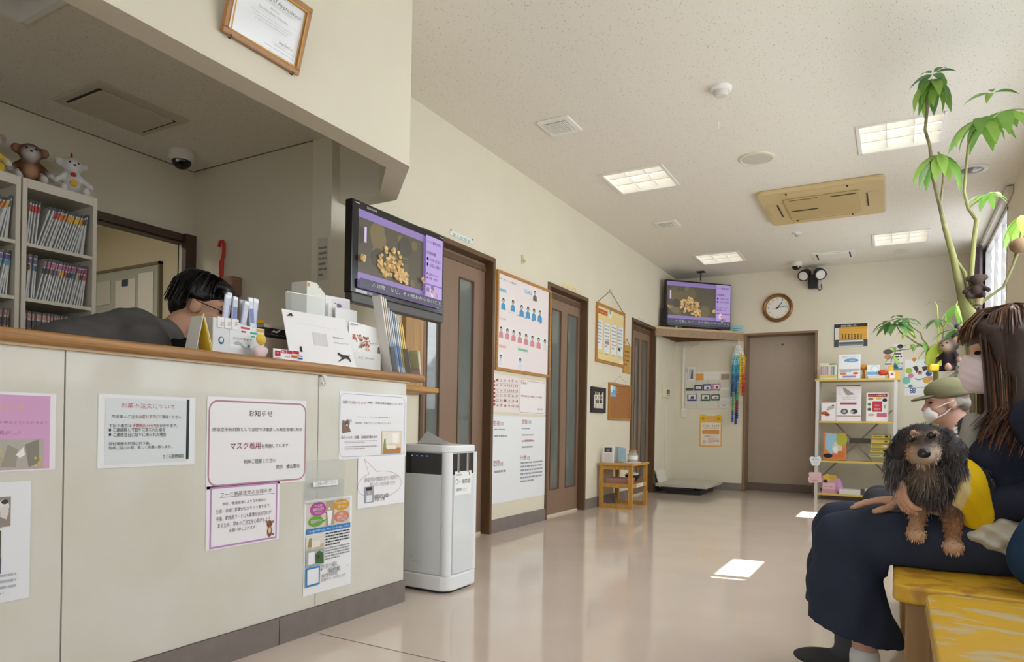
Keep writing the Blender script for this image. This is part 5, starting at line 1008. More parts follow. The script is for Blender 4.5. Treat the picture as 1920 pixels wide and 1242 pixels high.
# conduit and outlet
t = thing('cable_conduit', 'white cable conduit running down to an outlet under the shelf', 'cable', (-2.49, YF, 1.2)); q0 = at(1283, 645, 'y', YF); q1 = at(1283, 770, 'y', YF)
box('conduit', q0.x - .012, q0.x + .012, YF - .016, YF - .001, q1.z, q0.z - .04, M_WHITE, t)
MB().tube([(q0.x, YF - .012, q0.z - .05), (q0.x + .01, YF - .02, q0.z - .01), (q0.x + .10, YF - .04, q0.z - .06), (q0.x + .2, YF - .03, q0.z - .03), (q0.x + .24, YF - .03, q0.z + .02)], .006, 6).build('cable', M_WHITE, t, smooth=True)
box('outlet_plate', q1.x - .04, q1.x + .035, YF - .012, YF - .001, q1.z - .1, q1.z + .03, mat('e9e2cf', .4), t, bevel=.004)
# pocket chart with cards
E_ = (1200, 480, 2.586)
a, b = at(E_[0] + 222 / E_[2], E_[1] + 565 / E_[2], 'y', YF), at(E_[0] + 436 / E_[2], E_[1] + 742 / E_[2], 'y', YF)
t = thing('pocket_chart', 'white wall pocket chart under the far television', 'pocket chart', (a.x, YF, b.z)); box('backing', a.x, b.x, YF - .006, YF - .001, b.z, a.z, M_WHITE, t)
for k, yy in enumerate((604, 655, 705)):
    z = at(1300, E_[1] + yy / E_[2], 'y', YF).z
    for j in range(4):
        x0 = a.x + (b.x - a.x) * j / 4; MB().add([(x0 + .004, YF - .022, z), (x0 + (b.x - a.x) / 4 - .004, YF - .022, z), (x0 + (b.x - a.x) / 4 - .004, YF - .008, z - .1), (x0 + .004, YF - .008, z - .1)], [(0, 1, 2, 3)]).build('pocket', mat('ece8dc', .3, alpha=.85), t)
cards = [(232, 540, 268, 606, 'f0f0ee', 'white card with pen sketch'), (270, 572, 308, 608, 'e3a552', 'orange card'), (394, 574, 432, 604, 'a8987f', 'tan photo card'), (264, 626, 302, 654, '3d4a70', 'navy card'), (306, 622, 346, 656, '4a4a86', 'violet card'), (352, 618, 390, 654, 'd284a8', 'pink card'), (222, 642, 258, 656, '4f6a44', 'green folded card'), (230, 666, 274, 704, '4d4a86', 'violet card with a dog outline'), (296, 668, 340, 704, '3f6a4c', 'green card'), (346, 670, 386, 702, '3f5a48', 'dark green card'), (390, 700, 420, 738, 'e6e6e2', 'white card with black print')]
for x0, y0_, x1, y1_, c, l in cards:
    p = sheet('pocket_card', '%s in the %s row of the pocket chart' % (l, 'top' if y0_ < 610 else 'middle' if y0_ < 660 else 'bottom'), 'card', 'y', YF - .012, (x0, y0_), (x1, y1_), c, E_, th=.003, group='cards in the pocket chart')
    if c not in ('e3a552', 'a8987f', '4f6a44'): p.rect(x0 + 5, y0_ + 8, x1 - 5, y1_ - 8, 'e9e9ec' if c[0] < 'e' else 'c9c9c9').poly([(x0 + 14, y1_ - 10), (x0 + 18, y0_ + 14), (x1 - 12, y0_ + 16), (x1 - 12, y1_ - 10)], '55585e')
    p.done(p.obj)
p = sheet('poster', 'small orange poster with yellow ribbons under the pocket chart', 'poster', 'y', YF - .001, (290, 776), (396, 928), 'eeb766', E_)
p.rect(296, 808, 390, 922, 'f3ead8').disc(306, 790, .05, .055, 'ecc23a').disc(380, 790, .05, .055, 'ecc23a').disc(306, 790, .02, .02, 'd99a2c').disc(380, 790, .02, .02, 'd99a2c').text('パソコン・スマホで', 302, 818, 384, 832, '5a3a34').text('ご覧いただけます', 308, 832, 378, 840, '8a5a4a').rect(302, 844, 384, 866, 'e0a05a').text('受信順番がネットで', 312, 872, 372, 880, '8a3a2c').scribble(330, 884, 384, 912, 4, 'c98a7a', 3).rect(304, 894, 320, 910, 'd6cdc0').rect(300, 916, 388, 920, 'd98a6a'); p.done(p.obj)
# ---- strings of folded paper cranes
t = thing('paper_crane_garland', 'bundle of rainbow coloured paper crane strings by the far door', 'garland', (-1.77, 9.05, 1.95)); R = random.Random(11)
top = at(1385, 645, 'y', 9.04); MB().tube([(top.x, 9.085, top.z + .06), (top.x, 9.04, top.z + .05), (top.x, 9.04, top.z - .02)], .008, 6).build('hanging_loop', mat('e9e4d8', .7), t)
SE = [(1373, 740, ('dfe9ee', '9fd3dc', '5fb4cc', '4f9ccc', '3f74b5')), (1377, 788, ('e4e9ec', '9fd3dc', '4fa8c4', '3a84b8', '2f5f9f', '4fa08a', '5f9f5a', '3f5fa8')), (1381, 792, ('e9ecec', '8fcfd8', '4fa8c4', '3a7fb5', '3f5f9a', '5a9f8a', '9f4a5a', '3f4f95')), (1385, 782, ('ecece4', '7fc9c4', '3f9fc4', '3a6fa8', '5a8f6a', '4f9f6a', '8f3f4f', '2f3f80')), (1389, 735, ('ece9d4', 'e3cf5a', 'e3c23a', 'e0b52c', 'd99a2c')), (1393, 738, ('f0ece4', 'e6d25a', 'e3c23a', 'd97a3a', 'c9403a')), (1396, 732, ('efe4e0', 'f0b54a', 'e38a3a', 'd9553f', 'c9353a'))]
for x, yb, cols in SE:
    q0 = at(x * .35 + 1385 * .65, 650, 'y', 9.03); q1 = at(x, 668, 'y', 9.03); q2 = at(x, yb, 'y', 9.03); n = int((q1.z - q2.z) / .028) + 4; mb = MB(); dx, dy = R.uniform(-.01, .01), R.uniform(-.03, .03)
    for i in range(n):
        s = i / (n - 1); z = q0.z + (q2.z - q0.z) * s; px = q0.x + (q1.x - q0.x) * min(1, s * 4) + dx * s; py = 9.03 + dy * min(1, s * 4); c = cols[min(len(cols) - 1, int(s * len(cols)))]; a_ = R.uniform(0, 6.28)
        mb.add([(px + .019 * math.cos(a_ + k * 1.571), py + .019 * math.sin(a_ + k * 1.571), z - .016) for k in range(4)] + [(px, py, z + .022), (px, py, z - .034)], [(0, 1, 4), (1, 2, 4), (2, 3, 4), (3, 0, 4), (1, 0, 5), (2, 1, 5), (3, 2, 5), (0, 3, 5)], mat(c, .6))
    mb.build('crane_string', None, t)
# ================================================================== far wall: clock, lamp, calendars
ck = at(1458.5, 578, 'y', YF); t = thing('wall_clock', 'round wall clock with a bronze rim above the far door', 'clock', (ck.x, YF, ck.z)); rr = .18
MB().lathe([(rr * .78, .02), (rr * .80, .034), (rr * .9, .045), (rr, .03), (rr, 0)], (ck.x, YF, ck.z), 48, 'y', cap=False).build('rim', mat('8a6238', .35, metal=.4), t, smooth=True)
MB().lathe([(rr * .80, .030), (rr * .77, .034), (rr * .74, .028)], (ck.x, YF, ck.z), 48, 'y', cap=False).build('inner_ring', mat('c9a55c', .3, metal=.6), t, smooth=True)
MB().lathe([(rr * .79, .022), (0, .0225)], (ck.x, YF, ck.z), 48, 'y').build('dial', mat('efece4', .4), t)
for i in range(12):
    a_ = math.pi * 2 * (i + 1) / 12; q = Print(Vector((ck.x + math.sin(a_) * rr * .62, YF - .0235, ck.z + math.cos(a_) * rr * .62)), *NAX['y']); w_ = .012 if i < 9 else .02; q.text(str(i + 1), -w_ / 2, -.011, w_ / 2, .011, '5a554e', m=True).done(t, 'numeral')
for L_, a_, w_ in ((.085, math.radians(38), .007), (.115, math.radians(80), .005), (.06, math.radians(255), .002)):
    dx, dz = math.sin(a_), math.cos(a_); MB().add([(ck.x - dx * .015 - dz * w_, YF - .026, ck.z - dz * .015 + dx * w_), (ck.x - dx * .015 + dz * w_, YF - .026, ck.z - dz * .015 - dx * w_), (ck.x + dx * L_ + dz * w_ * .5, YF - .026, ck.z + dz * L_ - dx * w_ * .5), (ck.x + dx * L_ - dz * w_ * .5, YF - .026, ck.z + dz * L_ + dx * w_ * .5)], [(0, 1, 2, 3)]).build('clock_hand', mat('3a3632', .4), t)
MB().lathe([(.008, .03), (0, .032)], (ck.x, YF, ck.z), 12, 'y').build('hub', mat('3a3632', .4), t)
fl = at(1525, 525, 'y', YF); t = thing('security_light', 'black twin headed security light on the far wall', 'security light', (fl.x, YF, fl.z))
box('body', fl.x - .05, fl.x + .06, YF - .09, YF - .012, fl.z - .12, fl.z + .05, mat('1e1d1e', .4), t, bevel=.015); box('mounting_plate', fl.x + .03, fl.x + .1, YF - .02, YF - .001, fl.z - .1, fl.z + .18, M_GREYPL, t)
for s in (-1, 1):
    c_ = Vector((fl.x + s * .085, YF - .13, fl.z + .045)); d_ = Vector((s * .25, -.8, -.45)).normalized()
    MB().tube([c_ - d_ * .09, c_ - d_ * .05, c_ + d_ * .03, c_ + d_ * .05], [.045, .06, .068, .068], 20).build('lamp_head', mat('1e1d1e', .4), t, smooth=True)
    MB().tube([c_ + d_ * .048, c_ + d_ * .055], [.056, .05], 20).build('lamp_lens', mat('e6e4de', .25), t, smooth=True); MB().tube([(fl.x + s * .02, YF - .06, fl.z + .03), c_ - d_ * .06], .016, 8).build('swivel_arm', mat('1e1d1e', .4), t)
MB().tube([(fl.x + .05, YF - .05, fl.z - .11), (fl.x + .08, YF - .05, fl.z - .15), (fl.x + .1, YF - .03, fl.z - .12), (fl.x + .09, YF - .012, fl.z - .05)], .006, 6).build('cable', M_BLACK, t, smooth=True)
Ff = (1380, 480, 2.588)
p = sheet('wall_calendar', 'orange and black clinic hours calendar on the far wall', 'calendar', 'y', YF - .001, (474, 331), (640, 440), 'f0ede6', Ff)
p.rect(476, 333, 638, 348, '3c403f').text('動物病院 診療カレンダー', 510, 336, 586, 344, 'e9e4d8').rect(476, 348, 502, 412, '474a49').rect(480, 352, 500, 408, 'e6e4dc').rect(502, 348, 636, 408, 'e3a63a')
for i in range(6): p.line([(502, 356 + 9 * i), (636, 356 + 9 * i)], .004, 'f0cf8a')
for r_ in range(3):
    for c_ in range(7): p.rect(514 + 15 * c_, 381 + 9 * r_, 520 + 15 * c_, 386 + 9 * r_, '4a3a24')
p.rect(476, 412, 638, 438, '55585a').rect(498, 412, 618, 438, 'e6e6e2').rect(500, 420, 616, 426, '6a6e70').rect(500, 430, 616, 434, '8a8e90'); p.done(p.obj)
p = sheet('dog_poster', 'white poster with a puppy face and coloured dots beside the shelf', 'poster', 'y', YF - .001, (1697, 675), (1752, 742), 'eef2f0')
Gg = (1640, 560, 6.2115); p.crop = Gg
for x, y, r_, c in ((605, 742, .025, '5fa8bc'), (398, 842, .034, 'a8c95a'), (422, 900, .028, 'd98aa8'), (370, 955, .042, '7fc9b8'), (630, 876, .03, '4a5a9f'), (606, 950, .04, 'e3b55a'), (418, 1024, .022, '6a9a86'), (462, 712, .022, 'd9974a'), (660, 930, .025, 'e3a08a')): p.disc(x, y, r_, r_, c)
p.poly([(490, 800), (520, 840), (545, 830), (580, 795), (570, 850), (550, 885), (520, 885), (495, 850)], 'e9e4de').poly([(440, 800), (490, 782), (512, 826), (490, 870), (466, 830)], '5a4a42').poly([(548, 800), (590, 786), (632, 802), (600, 835), (570, 850)], '5a4a42').disc(525, 866, .024, .022, 'c98a84').disc(525, 856, .01, .008, '2a2624')
pts = [(470 + 10 * i, 930 + 18 * math.sin(math.pi * i / 9)) for i in range(10)]; p.line(pts, .008, '4a6a8a').rect(350, 1036, 640, 1038, 'a8b8c0')
for x, y in ((428, 1060), (458, 1060), (428, 1088), (458, 1088)): p.disc(x, y, .016, .016, '4a5a9f').disc(x, y, .008, .008, 'eef2f0')
p.done(p.obj)
p = sheet('small_poster', 'pale poster with animal faces above the bookshelf', 'poster', 'y', YF - .001, (1657, 655), (1675, 690), 'e6e2d6'); p.disc(1665, 670, .04, .03, 'd9946a').disc(1665, 660, .05, .03, '6a625a').rect(1659, 682, 1672, 684, '5a5a5a').done(p.obj)
p = sheet('small_poster', 'pale poster with columns of black print above the bookshelf', 'poster', 'y', YF - .002, (1675, 645), (1693, 680), 'ece9e2'); p.scribble(1678, 656, 1691, 678, 4, '4a4a52', 6).disc(1688, 650, .03, .025, '3a3a40').done(p.obj)
p = sheet('small_poster', 'blue toned photo card behind the orange bottle on the shelf', 'poster', 'y', YF - .003, (1676, 681), (1692, 694), '6a9aa8'); p.disc(1681, 687, .03, .03, '3f6f80').disc(1688, 686, .025, .03, 'd9dfe0').done(p.obj)
# ================================================================== bookshelf
S0, S1, SY0, SY1 = -.815, .015, 8.64, 8.96
t = thing('bookshelf', 'narrow metal bookshelf with yellow edged boards against the far wall', 'shelf', (-.4, 8.8, 0)); M_POST = mat('d4d2cc', .4)
for x in (S0, S1 - .035):
    for y in (SY0, SY1 - .035): box('post', x, x + .035, y, y + .035, 0, 1.385, M_POST, t, bevel=.003)
SZ = [1.40, .915, .457, .075]; M_SB = mat('cbbd97', .5)
for i, z in enumerate(SZ):
    box('shelf_board', S0 + (.036 if i else -.012), S1 - (.036 if i else -.025), SY0 + .004, SY1, z - .022, z, M_SB, t); box('edge_strip', S0 + (.036 if i else -.012), S1 - (.036 if i else -.025), SY0 - .002, SY0 + .004, z - .022, z, mat('d9bd5e', .5), t)
for (xa, za), (xb, zb_) in (((S0 + .05, 1.05), (S1 - .05, .25)), ((S1 - .05, 1.05), (S0 + .05, .25))): MB().tube([(xa, SY1 + .004, za), (xb, SY1 + .004, zb_)], .011, 6).build('cross_brace', mat('a8a49a', .4), t)
box('brace_plate', -.47, -.25, SY1 - .012, SY1 - .002, .66, .72, mat('5a564e', .5), t)
G = (1510, 640, 3.881)
def onshelf(name, label, cat, box_px, zi, Y, th, c, tilt=0, fn=None, group=None):
    a, b = at(G[0] + box_px[0] / G[2], G[1] + box_px[1] / G[2], 'y', Y), at(G[0] + box_px[2] / G[2], G[1] + box_px[3] / G[2], 'y', Y)
    z0 = SZ[zi]; h = a.z - z0; w = b.x - a.x; t = thing(name, label, cat, ((a.x + b.x) / 2, Y, z0), group)
    Rx = rot('X', -tilt); U = Rx @ Vector((0, 0, 1)); Nn = Rx @ Vector((0, -1, 0)); o = Vector((a.x, Y, z0)); lift = th * math.sin(math.radians(tilt)) if tilt else 0
    f = lambda u, v, d: o + Vector((u, 0, 0)) + U * v - Nn * d + Vector((0, 0, lift))
    MB().prism([(0, 0), (w, 0), (w, h), (0, h)], f, 0, th).build('cover' if th < .03 else 'carton', mat(c, .4), t, bevel=.001)
    p = Print(f(0, h, -.0003), Vector((1, 0, 0)), U, Nn, G); p.w, p.h, p.obj, p.f = w, h, t, f
    if fn: fn(p); p.done(t, 'print')
    return p
def pr1(p):
    R = random.Random(3)
    for i in range(7): p.rect(110 + 15 * i, 184, 121 + 15 * i, 248, R.choice(('7a86a8', 'c98a8a', 'd9d9d4', '6a9a9a', 'b0a8c0')))
    p.rect(108, 250, 226, 266, 'e3cf6a').rect(176, 162, 228, 172, '7aa05a')
onshelf('booklet_box', 'small box of narrow booklets at the left of the top shelf', 'box', (106, 162, 230, 270), 0, 8.68, .08, 'e6e2c8', 0, pr1)
def pr2(p):
    p.disc(335, 140, .075, .022, '5f9ac9').text('ご自由に', 300, 133, 370, 147, 'dfeaf4').text('お持ちください', 270, 110, 380, 118, '9aa8b0').rect(244, 204, 396, 208, 'b9bcc0').disc(276, 238, .035, .014, 'e08a4a').disc(366, 234, .03, .014, 'd9774a').rect(272, 252, 366, 264, 'a88ad0').scribble(250, 212, 390, 228, 2, '8a8a94', 2)
onshelf('leaflet_rack', 'white leaflet rack with a blue oval on the top shelf', 'rack', (241, 100, 398, 270), 0, 8.67, .06, 'eef0f2', 4, pr2)
def pr3(p): p.rect(452, 224, 526, 244, '7ab0d8').rect(472, 176, 540, 218, 'eef4f4').disc(506, 200, .045, .04, 'c9e0e0').disc(506, 202, .03, .028, 'eef4f4')
onshelf('card_box', 'white and blue card box with an arched top on the top shelf', 'box', (450, 174, 540, 248), 0, 8.70, .05, 'e9eeee', 0, pr3)
onshelf('flat_booklets', 'flat stack of booklets lying on the top shelf', 'booklets', (455, 252, 580, 268), 0, 8.66, .12, 'd9d6d0')
for nm, lab, x, y, c, z_ in (('ball_ornament', 'round orange ball ornament behind the top shelf', 425, 190, 'e0953a', 0), ('ball_ornament', 'round red orange ball toy on the top shelf', 563, 230, 'd0583a', 1)):
    q = at(G[0] + x / G[2], G[1] + y / G[2], 'y', 8.80 if z_ == 0 else 8.72); r_ = .045
    pr = [ell((q.x, q.y, q.z), (r_, r_, r_ * .72), None, c)] + [ell((q.x + r_ * .7 * math.cos(k), q.y + r_ * .7 * math.sin(k), q.z), (r_ * .45, r_ * .45, r_ * .5), None, c) for k in (0, 1.05, 2.1, 3.14, 4.2, 5.2)]
    o = organic(nm, pr + [cone((q.x, q.y, q.z), (q.x, q.y, 1.402), .008, .02, c)], None, None, vox=.008, k=.02); tag(o, lab, 'ornament')
onshelf('orange_carton', 'tall orange product carton at the right of the top shelf', 'carton', (604, 178, 640, 262), 0, 8.70, .05, 'e6a83a', 0, lambda p: p.rect(608, 186, 636, 240, 'f0c24a').disc(622, 230, .02, .02, 'f4f0e8'))
onshelf('white_carton', 'small white product carton beside the orange one', 'carton', (612, 226, 650, 264), 0, 8.66, .03, 'f0eeea', 0, lambda p: p.disc(632, 240, .015, .015, 'c95a4a'))
onshelf('yellow_carton', 'low yellow carton at the right end of the top shelf', 'carton', (650, 218, 686, 262), 0, 8.72, .05, 'ecb93a', 0)
def pr4(p): p.disc(186, 484, .04, .022, 'cfc9c4').poly([(150, 500), (190, 470), (208, 474), (196, 492), (170, 506)], 'b9b2ac').disc(140, 524, .04, .02, 'b0603a').disc(160, 536, .03, .014, '8a4a30').rect(118, 444, 216, 447, '9a3a4a').disc(202, 468, .012, .009, '4a4a4a')
onshelf('folded_leaflet', 'square leaflet with a pale bird on the second shelf', 'leaflet', (116, 442, 219, 556), 1, 8.68, .01, 'f0ecec', 6, pr4)
def pr5(p):
    p.rect(226, 324, 402, 329, '8a2f40').poly([(272, 345), (282, 336), (296, 346), (330, 368), (362, 388), (330, 392), (300, 392), (284, 370)], 'a8a29c').line([(300, 392), (296, 398)], .004, '8a8480').line([(316, 392), (318, 398)], .004, '8a8480').disc(252, 386, .02, .004, 'c9c2bc')
    p.text('ずっと一緒にいたいから', 262, 404, 374, 412, '8a8488').rect(254, 448, 372, 461, 'a84a58').disc(284, 512, .038, .032, '5a5a5e').disc(284, 512, .02, .018, 'b9b4b4').disc(354, 512, .038, .028, '4a4a4e').disc(340, 514, .015, .014, 'c9c4c4').rect(226, 542, 402, 547, '8a2f40').scribble(270, 420, 366, 432, 2, 'b9b2b6', 2)
onshelf('tall_leaflet', 'tall white leaflet with a perching bird on the second shelf', 'leaflet', (225, 323, 405, 550), 1, 8.72, .01, 'f2eef0', 5, pr5)
def pr6(p):
    p.rect(456, 384, 596, 406, '9a2f3c').text('ペットの健康診断', 466, 390, 586, 400, 'f0e4e4').rect(488, 438, 558, 514, 'c0434e').text('今なら', 504, 462, 540, 474, 'f6e6e4').text('実施中', 500, 488, 546, 502, 'f6e6e4').disc(476, 422, .028, .014, 'a8824a').disc(534, 418, .03, .012, 'e3b54a').disc(578, 430, .024, .02, '3a3a3e').disc(466, 460, .018, .018, '5a8a5a').disc(466, 496, .02, .018, '5a6064').disc(578, 476, .01, .022, 'b9a8a8').rect(520, 524, 592, 552, 'c96a8e').disc(480, 536, .035, .014, 'b9bcb8')
onshelf('campaign_leaflet', 'white campaign leaflet with a red square on the second shelf', 'leaflet', (444, 374, 604, 560), 1, 8.69, .012, 'efeae6', 6, pr6)
def pr7(p): p.poly([(150, 670), (232, 676), (230, 740), (190, 830), (146, 780)], '9fc9e0').disc(232, 780, .055, .075, 'd9d4c4').disc(264, 715, .06, .075, 'b5b84a').rect(192, 818, 232, 846, 'd97a5a').disc(164, 834, .05, .025, '2a2a2e').rect(236, 800, 284, 846, 'd9793a').poly([(196, 780), (230, 760), (240, 800), (214, 816)], 'eef0ee')
onshelf('food_bag', 'orange and blue pet food bag on the third shelf', 'bag', (134, 668, 296, 850), 2, 8.70, .06, 'd9803f', 4, pr7)
def pr8(p):
    for i in range(5): p.rect(484 - 4 * i, 684 + 35 * i, 616 - 4 * i, 708 + 35 * i, ('d9b83a', 'dcc45a', 'd6bc4a', 'd2b43a', 'b9b48a')[i]).rect(492 - 4 * i, 690 + 35 * i, 560 - 4 * i, 696 + 35 * i, '6a5a2a').disc(590 - 4 * i, 696 + 35 * i, .018, .012, ('3a3a34', '8a6a4a', 'e9e4d4', '3a3a34', '7a7a6a')[i])
onshelf('yellow_booklet', 'yellow striped booklet leaning on the third shelf', 'booklet', (484, 676, 622, 860), 2, 8.68, .014, '8a8250', 8, pr8)
def pr9(p): p.disc(160, 992, .045, .04, 'e3c25a').disc(146, 1020, .025, .02, '3a3a3e').rect(128, 1030, 212, 1078, 'ecc9cf').text('長寿犬表彰', 136, 1054, 200, 1066, '8a4a5a').scribble(140, 1036, 190, 1046, 1, 'a86a7a', 2).disc(200, 992, .04, .03, 'd9b04a')
onshelf('pink_carton', 'pink pet award carton on the bottom shelf', 'carton', (122, 975, 228, 1090), 3, 8.70, .06, 'd9a0b0', 0, pr9)
q = at(G[0] + 238 / G[2], G[1] + 1035 / G[2], 'y', 8.74); o = organic('pink_pouch', [ell((q.x, q.y, .155), (.05, .04, .10), None, 'cf9ad0'), ell((q.x + .01, q.y, .11), (.06, .045, .05), None, 'c98ac8')], mat('ffffff', .3, .5, attr=True), None, vox=.008, k=.03); tag(o, 'shiny lilac pouch beside the pink carton', 'pouch')
onshelf('paper_stack', 'flat stack of white papers on the bottom shelf', 'papers', (246, 1076, 400, 1104), 3, 8.67, .2, 'e6e4de'); onshelf('paper_stack', 'second low white stack at the right of the bottom shelf', 'papers', (432, 1078, 560, 1112), 3, 8.68, .2, 'e3e1da'); onshelf('dark_case', 'small dark case between two paper stacks', 'case', (400, 1080, 432, 1110), 3, 8.69, .1, '4a443a')
# tooth shaped tags on the shelf post
def tagshape(name, label, pts, c, txt, tc, box_t):
    Y = SY0 - .006; P3 = [at(G[0] + x / G[2], G[1] + y / G[2], 'y', Y) for x, y in pts]; mb = MB(); n = len(P3)
    mb.add([(v.x, Y, v.z) for v in P3] + [(v.x, Y + .004, v.z) for v in P3], [tuple(range(n)), tuple(range(2 * n - 1, n - 1, -1))] + [(i, (i + 1) % n, n + (i + 1) % n, n + i) for i in range(n)])
    o = mb.build(name, mat(c, .4)); tag(o, label, 'tag'); p = Print(Vector((P3[0].x, Y - .0004, P3[0].z)), *NAX['y'], G)
    for s, b_ in zip(txt, box_t): p.text(s, *b_, tc)
    p.done(o)
tooth = [(30, 858), (34, 844), (48, 838), (60, 842), (72, 848), (84, 842), (98, 836), (110, 842), (116, 858), (112, 878), (104, 894), (98, 908), (86, 910), (74, 900), (60, 908), (48, 906), (40, 884)]
tagshape('tooth_tag', 'white tooth shaped tag on the bookshelf post', tooth, 'eef2f4', ('歯みがき', 'ガム'), '5fa0c8', ((52, 854, 96, 868), (60, 876, 88, 888)))
pink = [(24, 962), (30, 954), (110, 954), (116, 966), (114, 990), (122, 1010), (116, 1030), (96, 1028), (84, 1034), (60, 1030), (30, 1034), (18, 1000), (28, 984)]
tagshape('pink_tag', 'pink scalloped price tag on the bookshelf post', pink, 'ecc4c8', ('キャンペーン', '実施中'), 'b05a68', ((34, 988, 104, 998), (48, 1008, 92, 1020)))
o = box('carton_box', .36, .60, 8.9, 9.06, .80, 1.0, mat('e3e0d4', .5)); tag(o, 'green topped carton beyond the dog on a low cabinet', 'carton'); box('lid', .355, .605, 8.895, 9.065, .96, 1.005, mat('8fc4b4', .5), o); box('dark_print', .37, .59, 8.897, 8.90, .86, .95, mat('4a4a48', .5), o)
o = box('low_cabinet', .10, .66, 8.72, 9.08, 0, .80, mat('d3c9b4', .5)); tag(o, 'low cream cabinet beside the bookshelf hidden by the dog', 'cabinet'); box('door', .115, .375, 8.705, 8.72, .05, .77, mat('d9cfba', .5), o); box('door', .385, .645, 8.705, 8.72, .05, .77, mat('d9cfba', .5), o)
# ================================================================== umbrella trees
def leaf_mesh(m, wid=.165):
    """one leaflet along +x, unit length, gently arched with a folded midrib"""
    N = 7; vs = []; fs = []
    for i in range(N):
        s = i / (N - 1); w = wid * math.sin(math.pi * min(1, .06 + .92 * s) ** .85); z = .10 * math.sin(s * 2.2) - .22 * s * s
        vs += [(s, w, z + .035 * (w / wid)), (s, 0, z), (s, -w, z + .035 * (w / wid))]
    for i in range(N - 1):
        for j in (0, 1): a = i * 3 + j; fs.append((a, a + 1, a + 4, a + 3))
    me = bpy.data.meshes.new('leaf'); me.from_pydata(vs, [], fs); me.materials.append(m); me.shade_smooth(); return me
def leafmat(c):
    m = mat(c, .38, .4, noise=.12, nscale=3); nt = m.node_tree; b = nt.nodes['Principled BSDF']; out = nt.nodes['Material Output']
    tr = nt.nodes.new('ShaderNodeBsdfTranslucent'); tr.inputs[0].default_value = (*lin(c), 1); mx = nt.nodes.new('ShaderNodeMixShader'); mx.inputs[0].default_value = .4
    nt.links.new(b.outputs[0], mx.inputs[1]); nt.links.new(tr.outputs[0], mx.inputs[2]); nt.links.new(mx.outputs[0], out.inputs['Surface']); return m
LG = [leaf_mesh(leafmat(c)) for c in ('86b050', '9cc25c', '76a348')]; LD = [leaf_mesh(leafmat(c)) for c in ('64904f', '74a05e', '567f46')]; LY = [leaf_mesh(leafmat(c), .175) for c in ('c9d95a', 'bccf4c')]
RP = random.Random(21)
def rosette(parent, c, n, size, meshes, droop=.35, axis=(0, 0, 1), start=0.0, spread=6.283):
    c = Vector(c); q = Vector(axis).normalized().to_track_quat('Z', 'Y')
    for i in range(n):
        a = start + spread * i / n + RP.uniform(-.18, .18); L = size * RP.uniform(.85, 1.25); d = droop + RP.uniform(-.2, .25)
        dirv = q @ Vector((math.cos(a) * math.cos(d), math.sin(a) * math.cos(d), -math.sin(d))); up = q @ Vector((math.cos(a) * math.sin(d), math.sin(a) * math.sin(d), math.cos(d)))
        X = dirv.normalized(); Y = up.cross(X).normalized(); Z = X.cross(Y); o = bpy.data.objects.new('leaf', RP.choice(meshes)); COL.objects.link(o); o.parent = parent
        b = c + X * size * .14; M = Matrix(((X.x, Y.x, Z.x, b.x), (X.y, Y.y, Z.y, b.y), (X.z, Y.z, Z.z, b.z), (0, 0, 0, 1))) @ Matrix.Diagonal((L, L, L, 1))
        o.matrix_parent_inverse = parent.matrix_basis.inverted(); o.matrix_basis = M
PK_ = (1600, 90, 2.344)
def pk(x, y, Y=4.0, c=PK_): return at(c[0] + x / c[2], c[1] + y / c[2], 'y', Y)
t = thing('umbrella_tree', 'tall umbrella tree reaching up to the ceiling by the window', 'plant', (.36, 4.0, 0))
M_BARK = mat('8f9150', .7, c2='6f6a45', nscale=14, stretch=(1, 1, .3)); M_STEM = mat('8d8a58', .7, c2='6b5f48', nscale=25)
base = pk(525, 1250)
MB().tube([(.37, 4.0, .25), (.37, 4.0, .8), base, pk(512, 1175), pk(480, 1110), pk(440, 920), pk(405, 800)], [.04, .04, .036, .034, .020, .015, .012], 12).build('trunk', M_BARK, t, smooth=True)
MB().tube([pk(405, 800), pk(380, 690), pk(350, 570), pk(336, 430), pk(315, 360), pk(325, 270), pk(320, 205), pk(338, 145)], [.012, .0095, .008, .0075, .007, .007, .0065, .0045], 8).build('branch', M_STEM, t, smooth=True)
MB().tube([pk(382, 700), pk(397, 560), pk(386, 475), pk(372, 458)], [.006, .005, .0045, .004], 8).build('branch', M_STEM, t, smooth=True)
MB().tube([pk(520, 1120), pk(502, 1060), pk(490, 990), pk(445, 925)], [.016, .010, .009, .007], 8).build('branch', M_BARK, t, smooth=True)
MB().tube([pk(530, 1130), pk(518, 1000), pk(530, 850), pk(542, 755), pk(505, 705), pk(487, 630), pk(498, 500), pk(505, 430), pk(530, 370), pk(585, 308)], [.016, .0115, .0105, .0105, .008, .0065, .006, .006, .0055, .004], 8).build('branch', M_BARK, t, smooth=True)
MB().tube([pk(512, 700), pk(560, 665), pk(585, 640)], .004, 6).build('branch', M_STEM, t, smooth=True)
MB().tube([pk(535, 1140), pk(610, 1085), pk(660, 1050), pk(700, 960), pk(722, 900)], [.009, .007, .0065, .006, .0055], 8).build('branch', M_BARK, t, smooth=True)
MB().tube([pk(700, 960), pk(735, 820, 4.02), pk(745, 740, 4.03)], [.005, .004, .004], 6).build('branch', M_STEM, t, smooth=True)
MB().tube([pk(500, 1075), pk(530, 1065), pk(552, 1085), pk(545, 1130)], [.022, .026, .024, .02], 10).build('pruned_stub', mat('9a8a68', .8), t, smooth=True)
rosette(t, pk(345, 130), 11, .15, LG + LD[:1], .95); rosette(t, pk(350, 110), 6, .10, LD, .2); rosette(t, pk(385, 120), 5, .14, LG, .95, start=-.6, spread=3)
rosette(t, pk(565, 300), 9, .165, LG, .7); rosette(t, pk(655, 270), 9, .165, LG, .55, axis=(-.1, -.45, 1)); rosette(t, pk(610, 195), 4, .09, LG, .1)
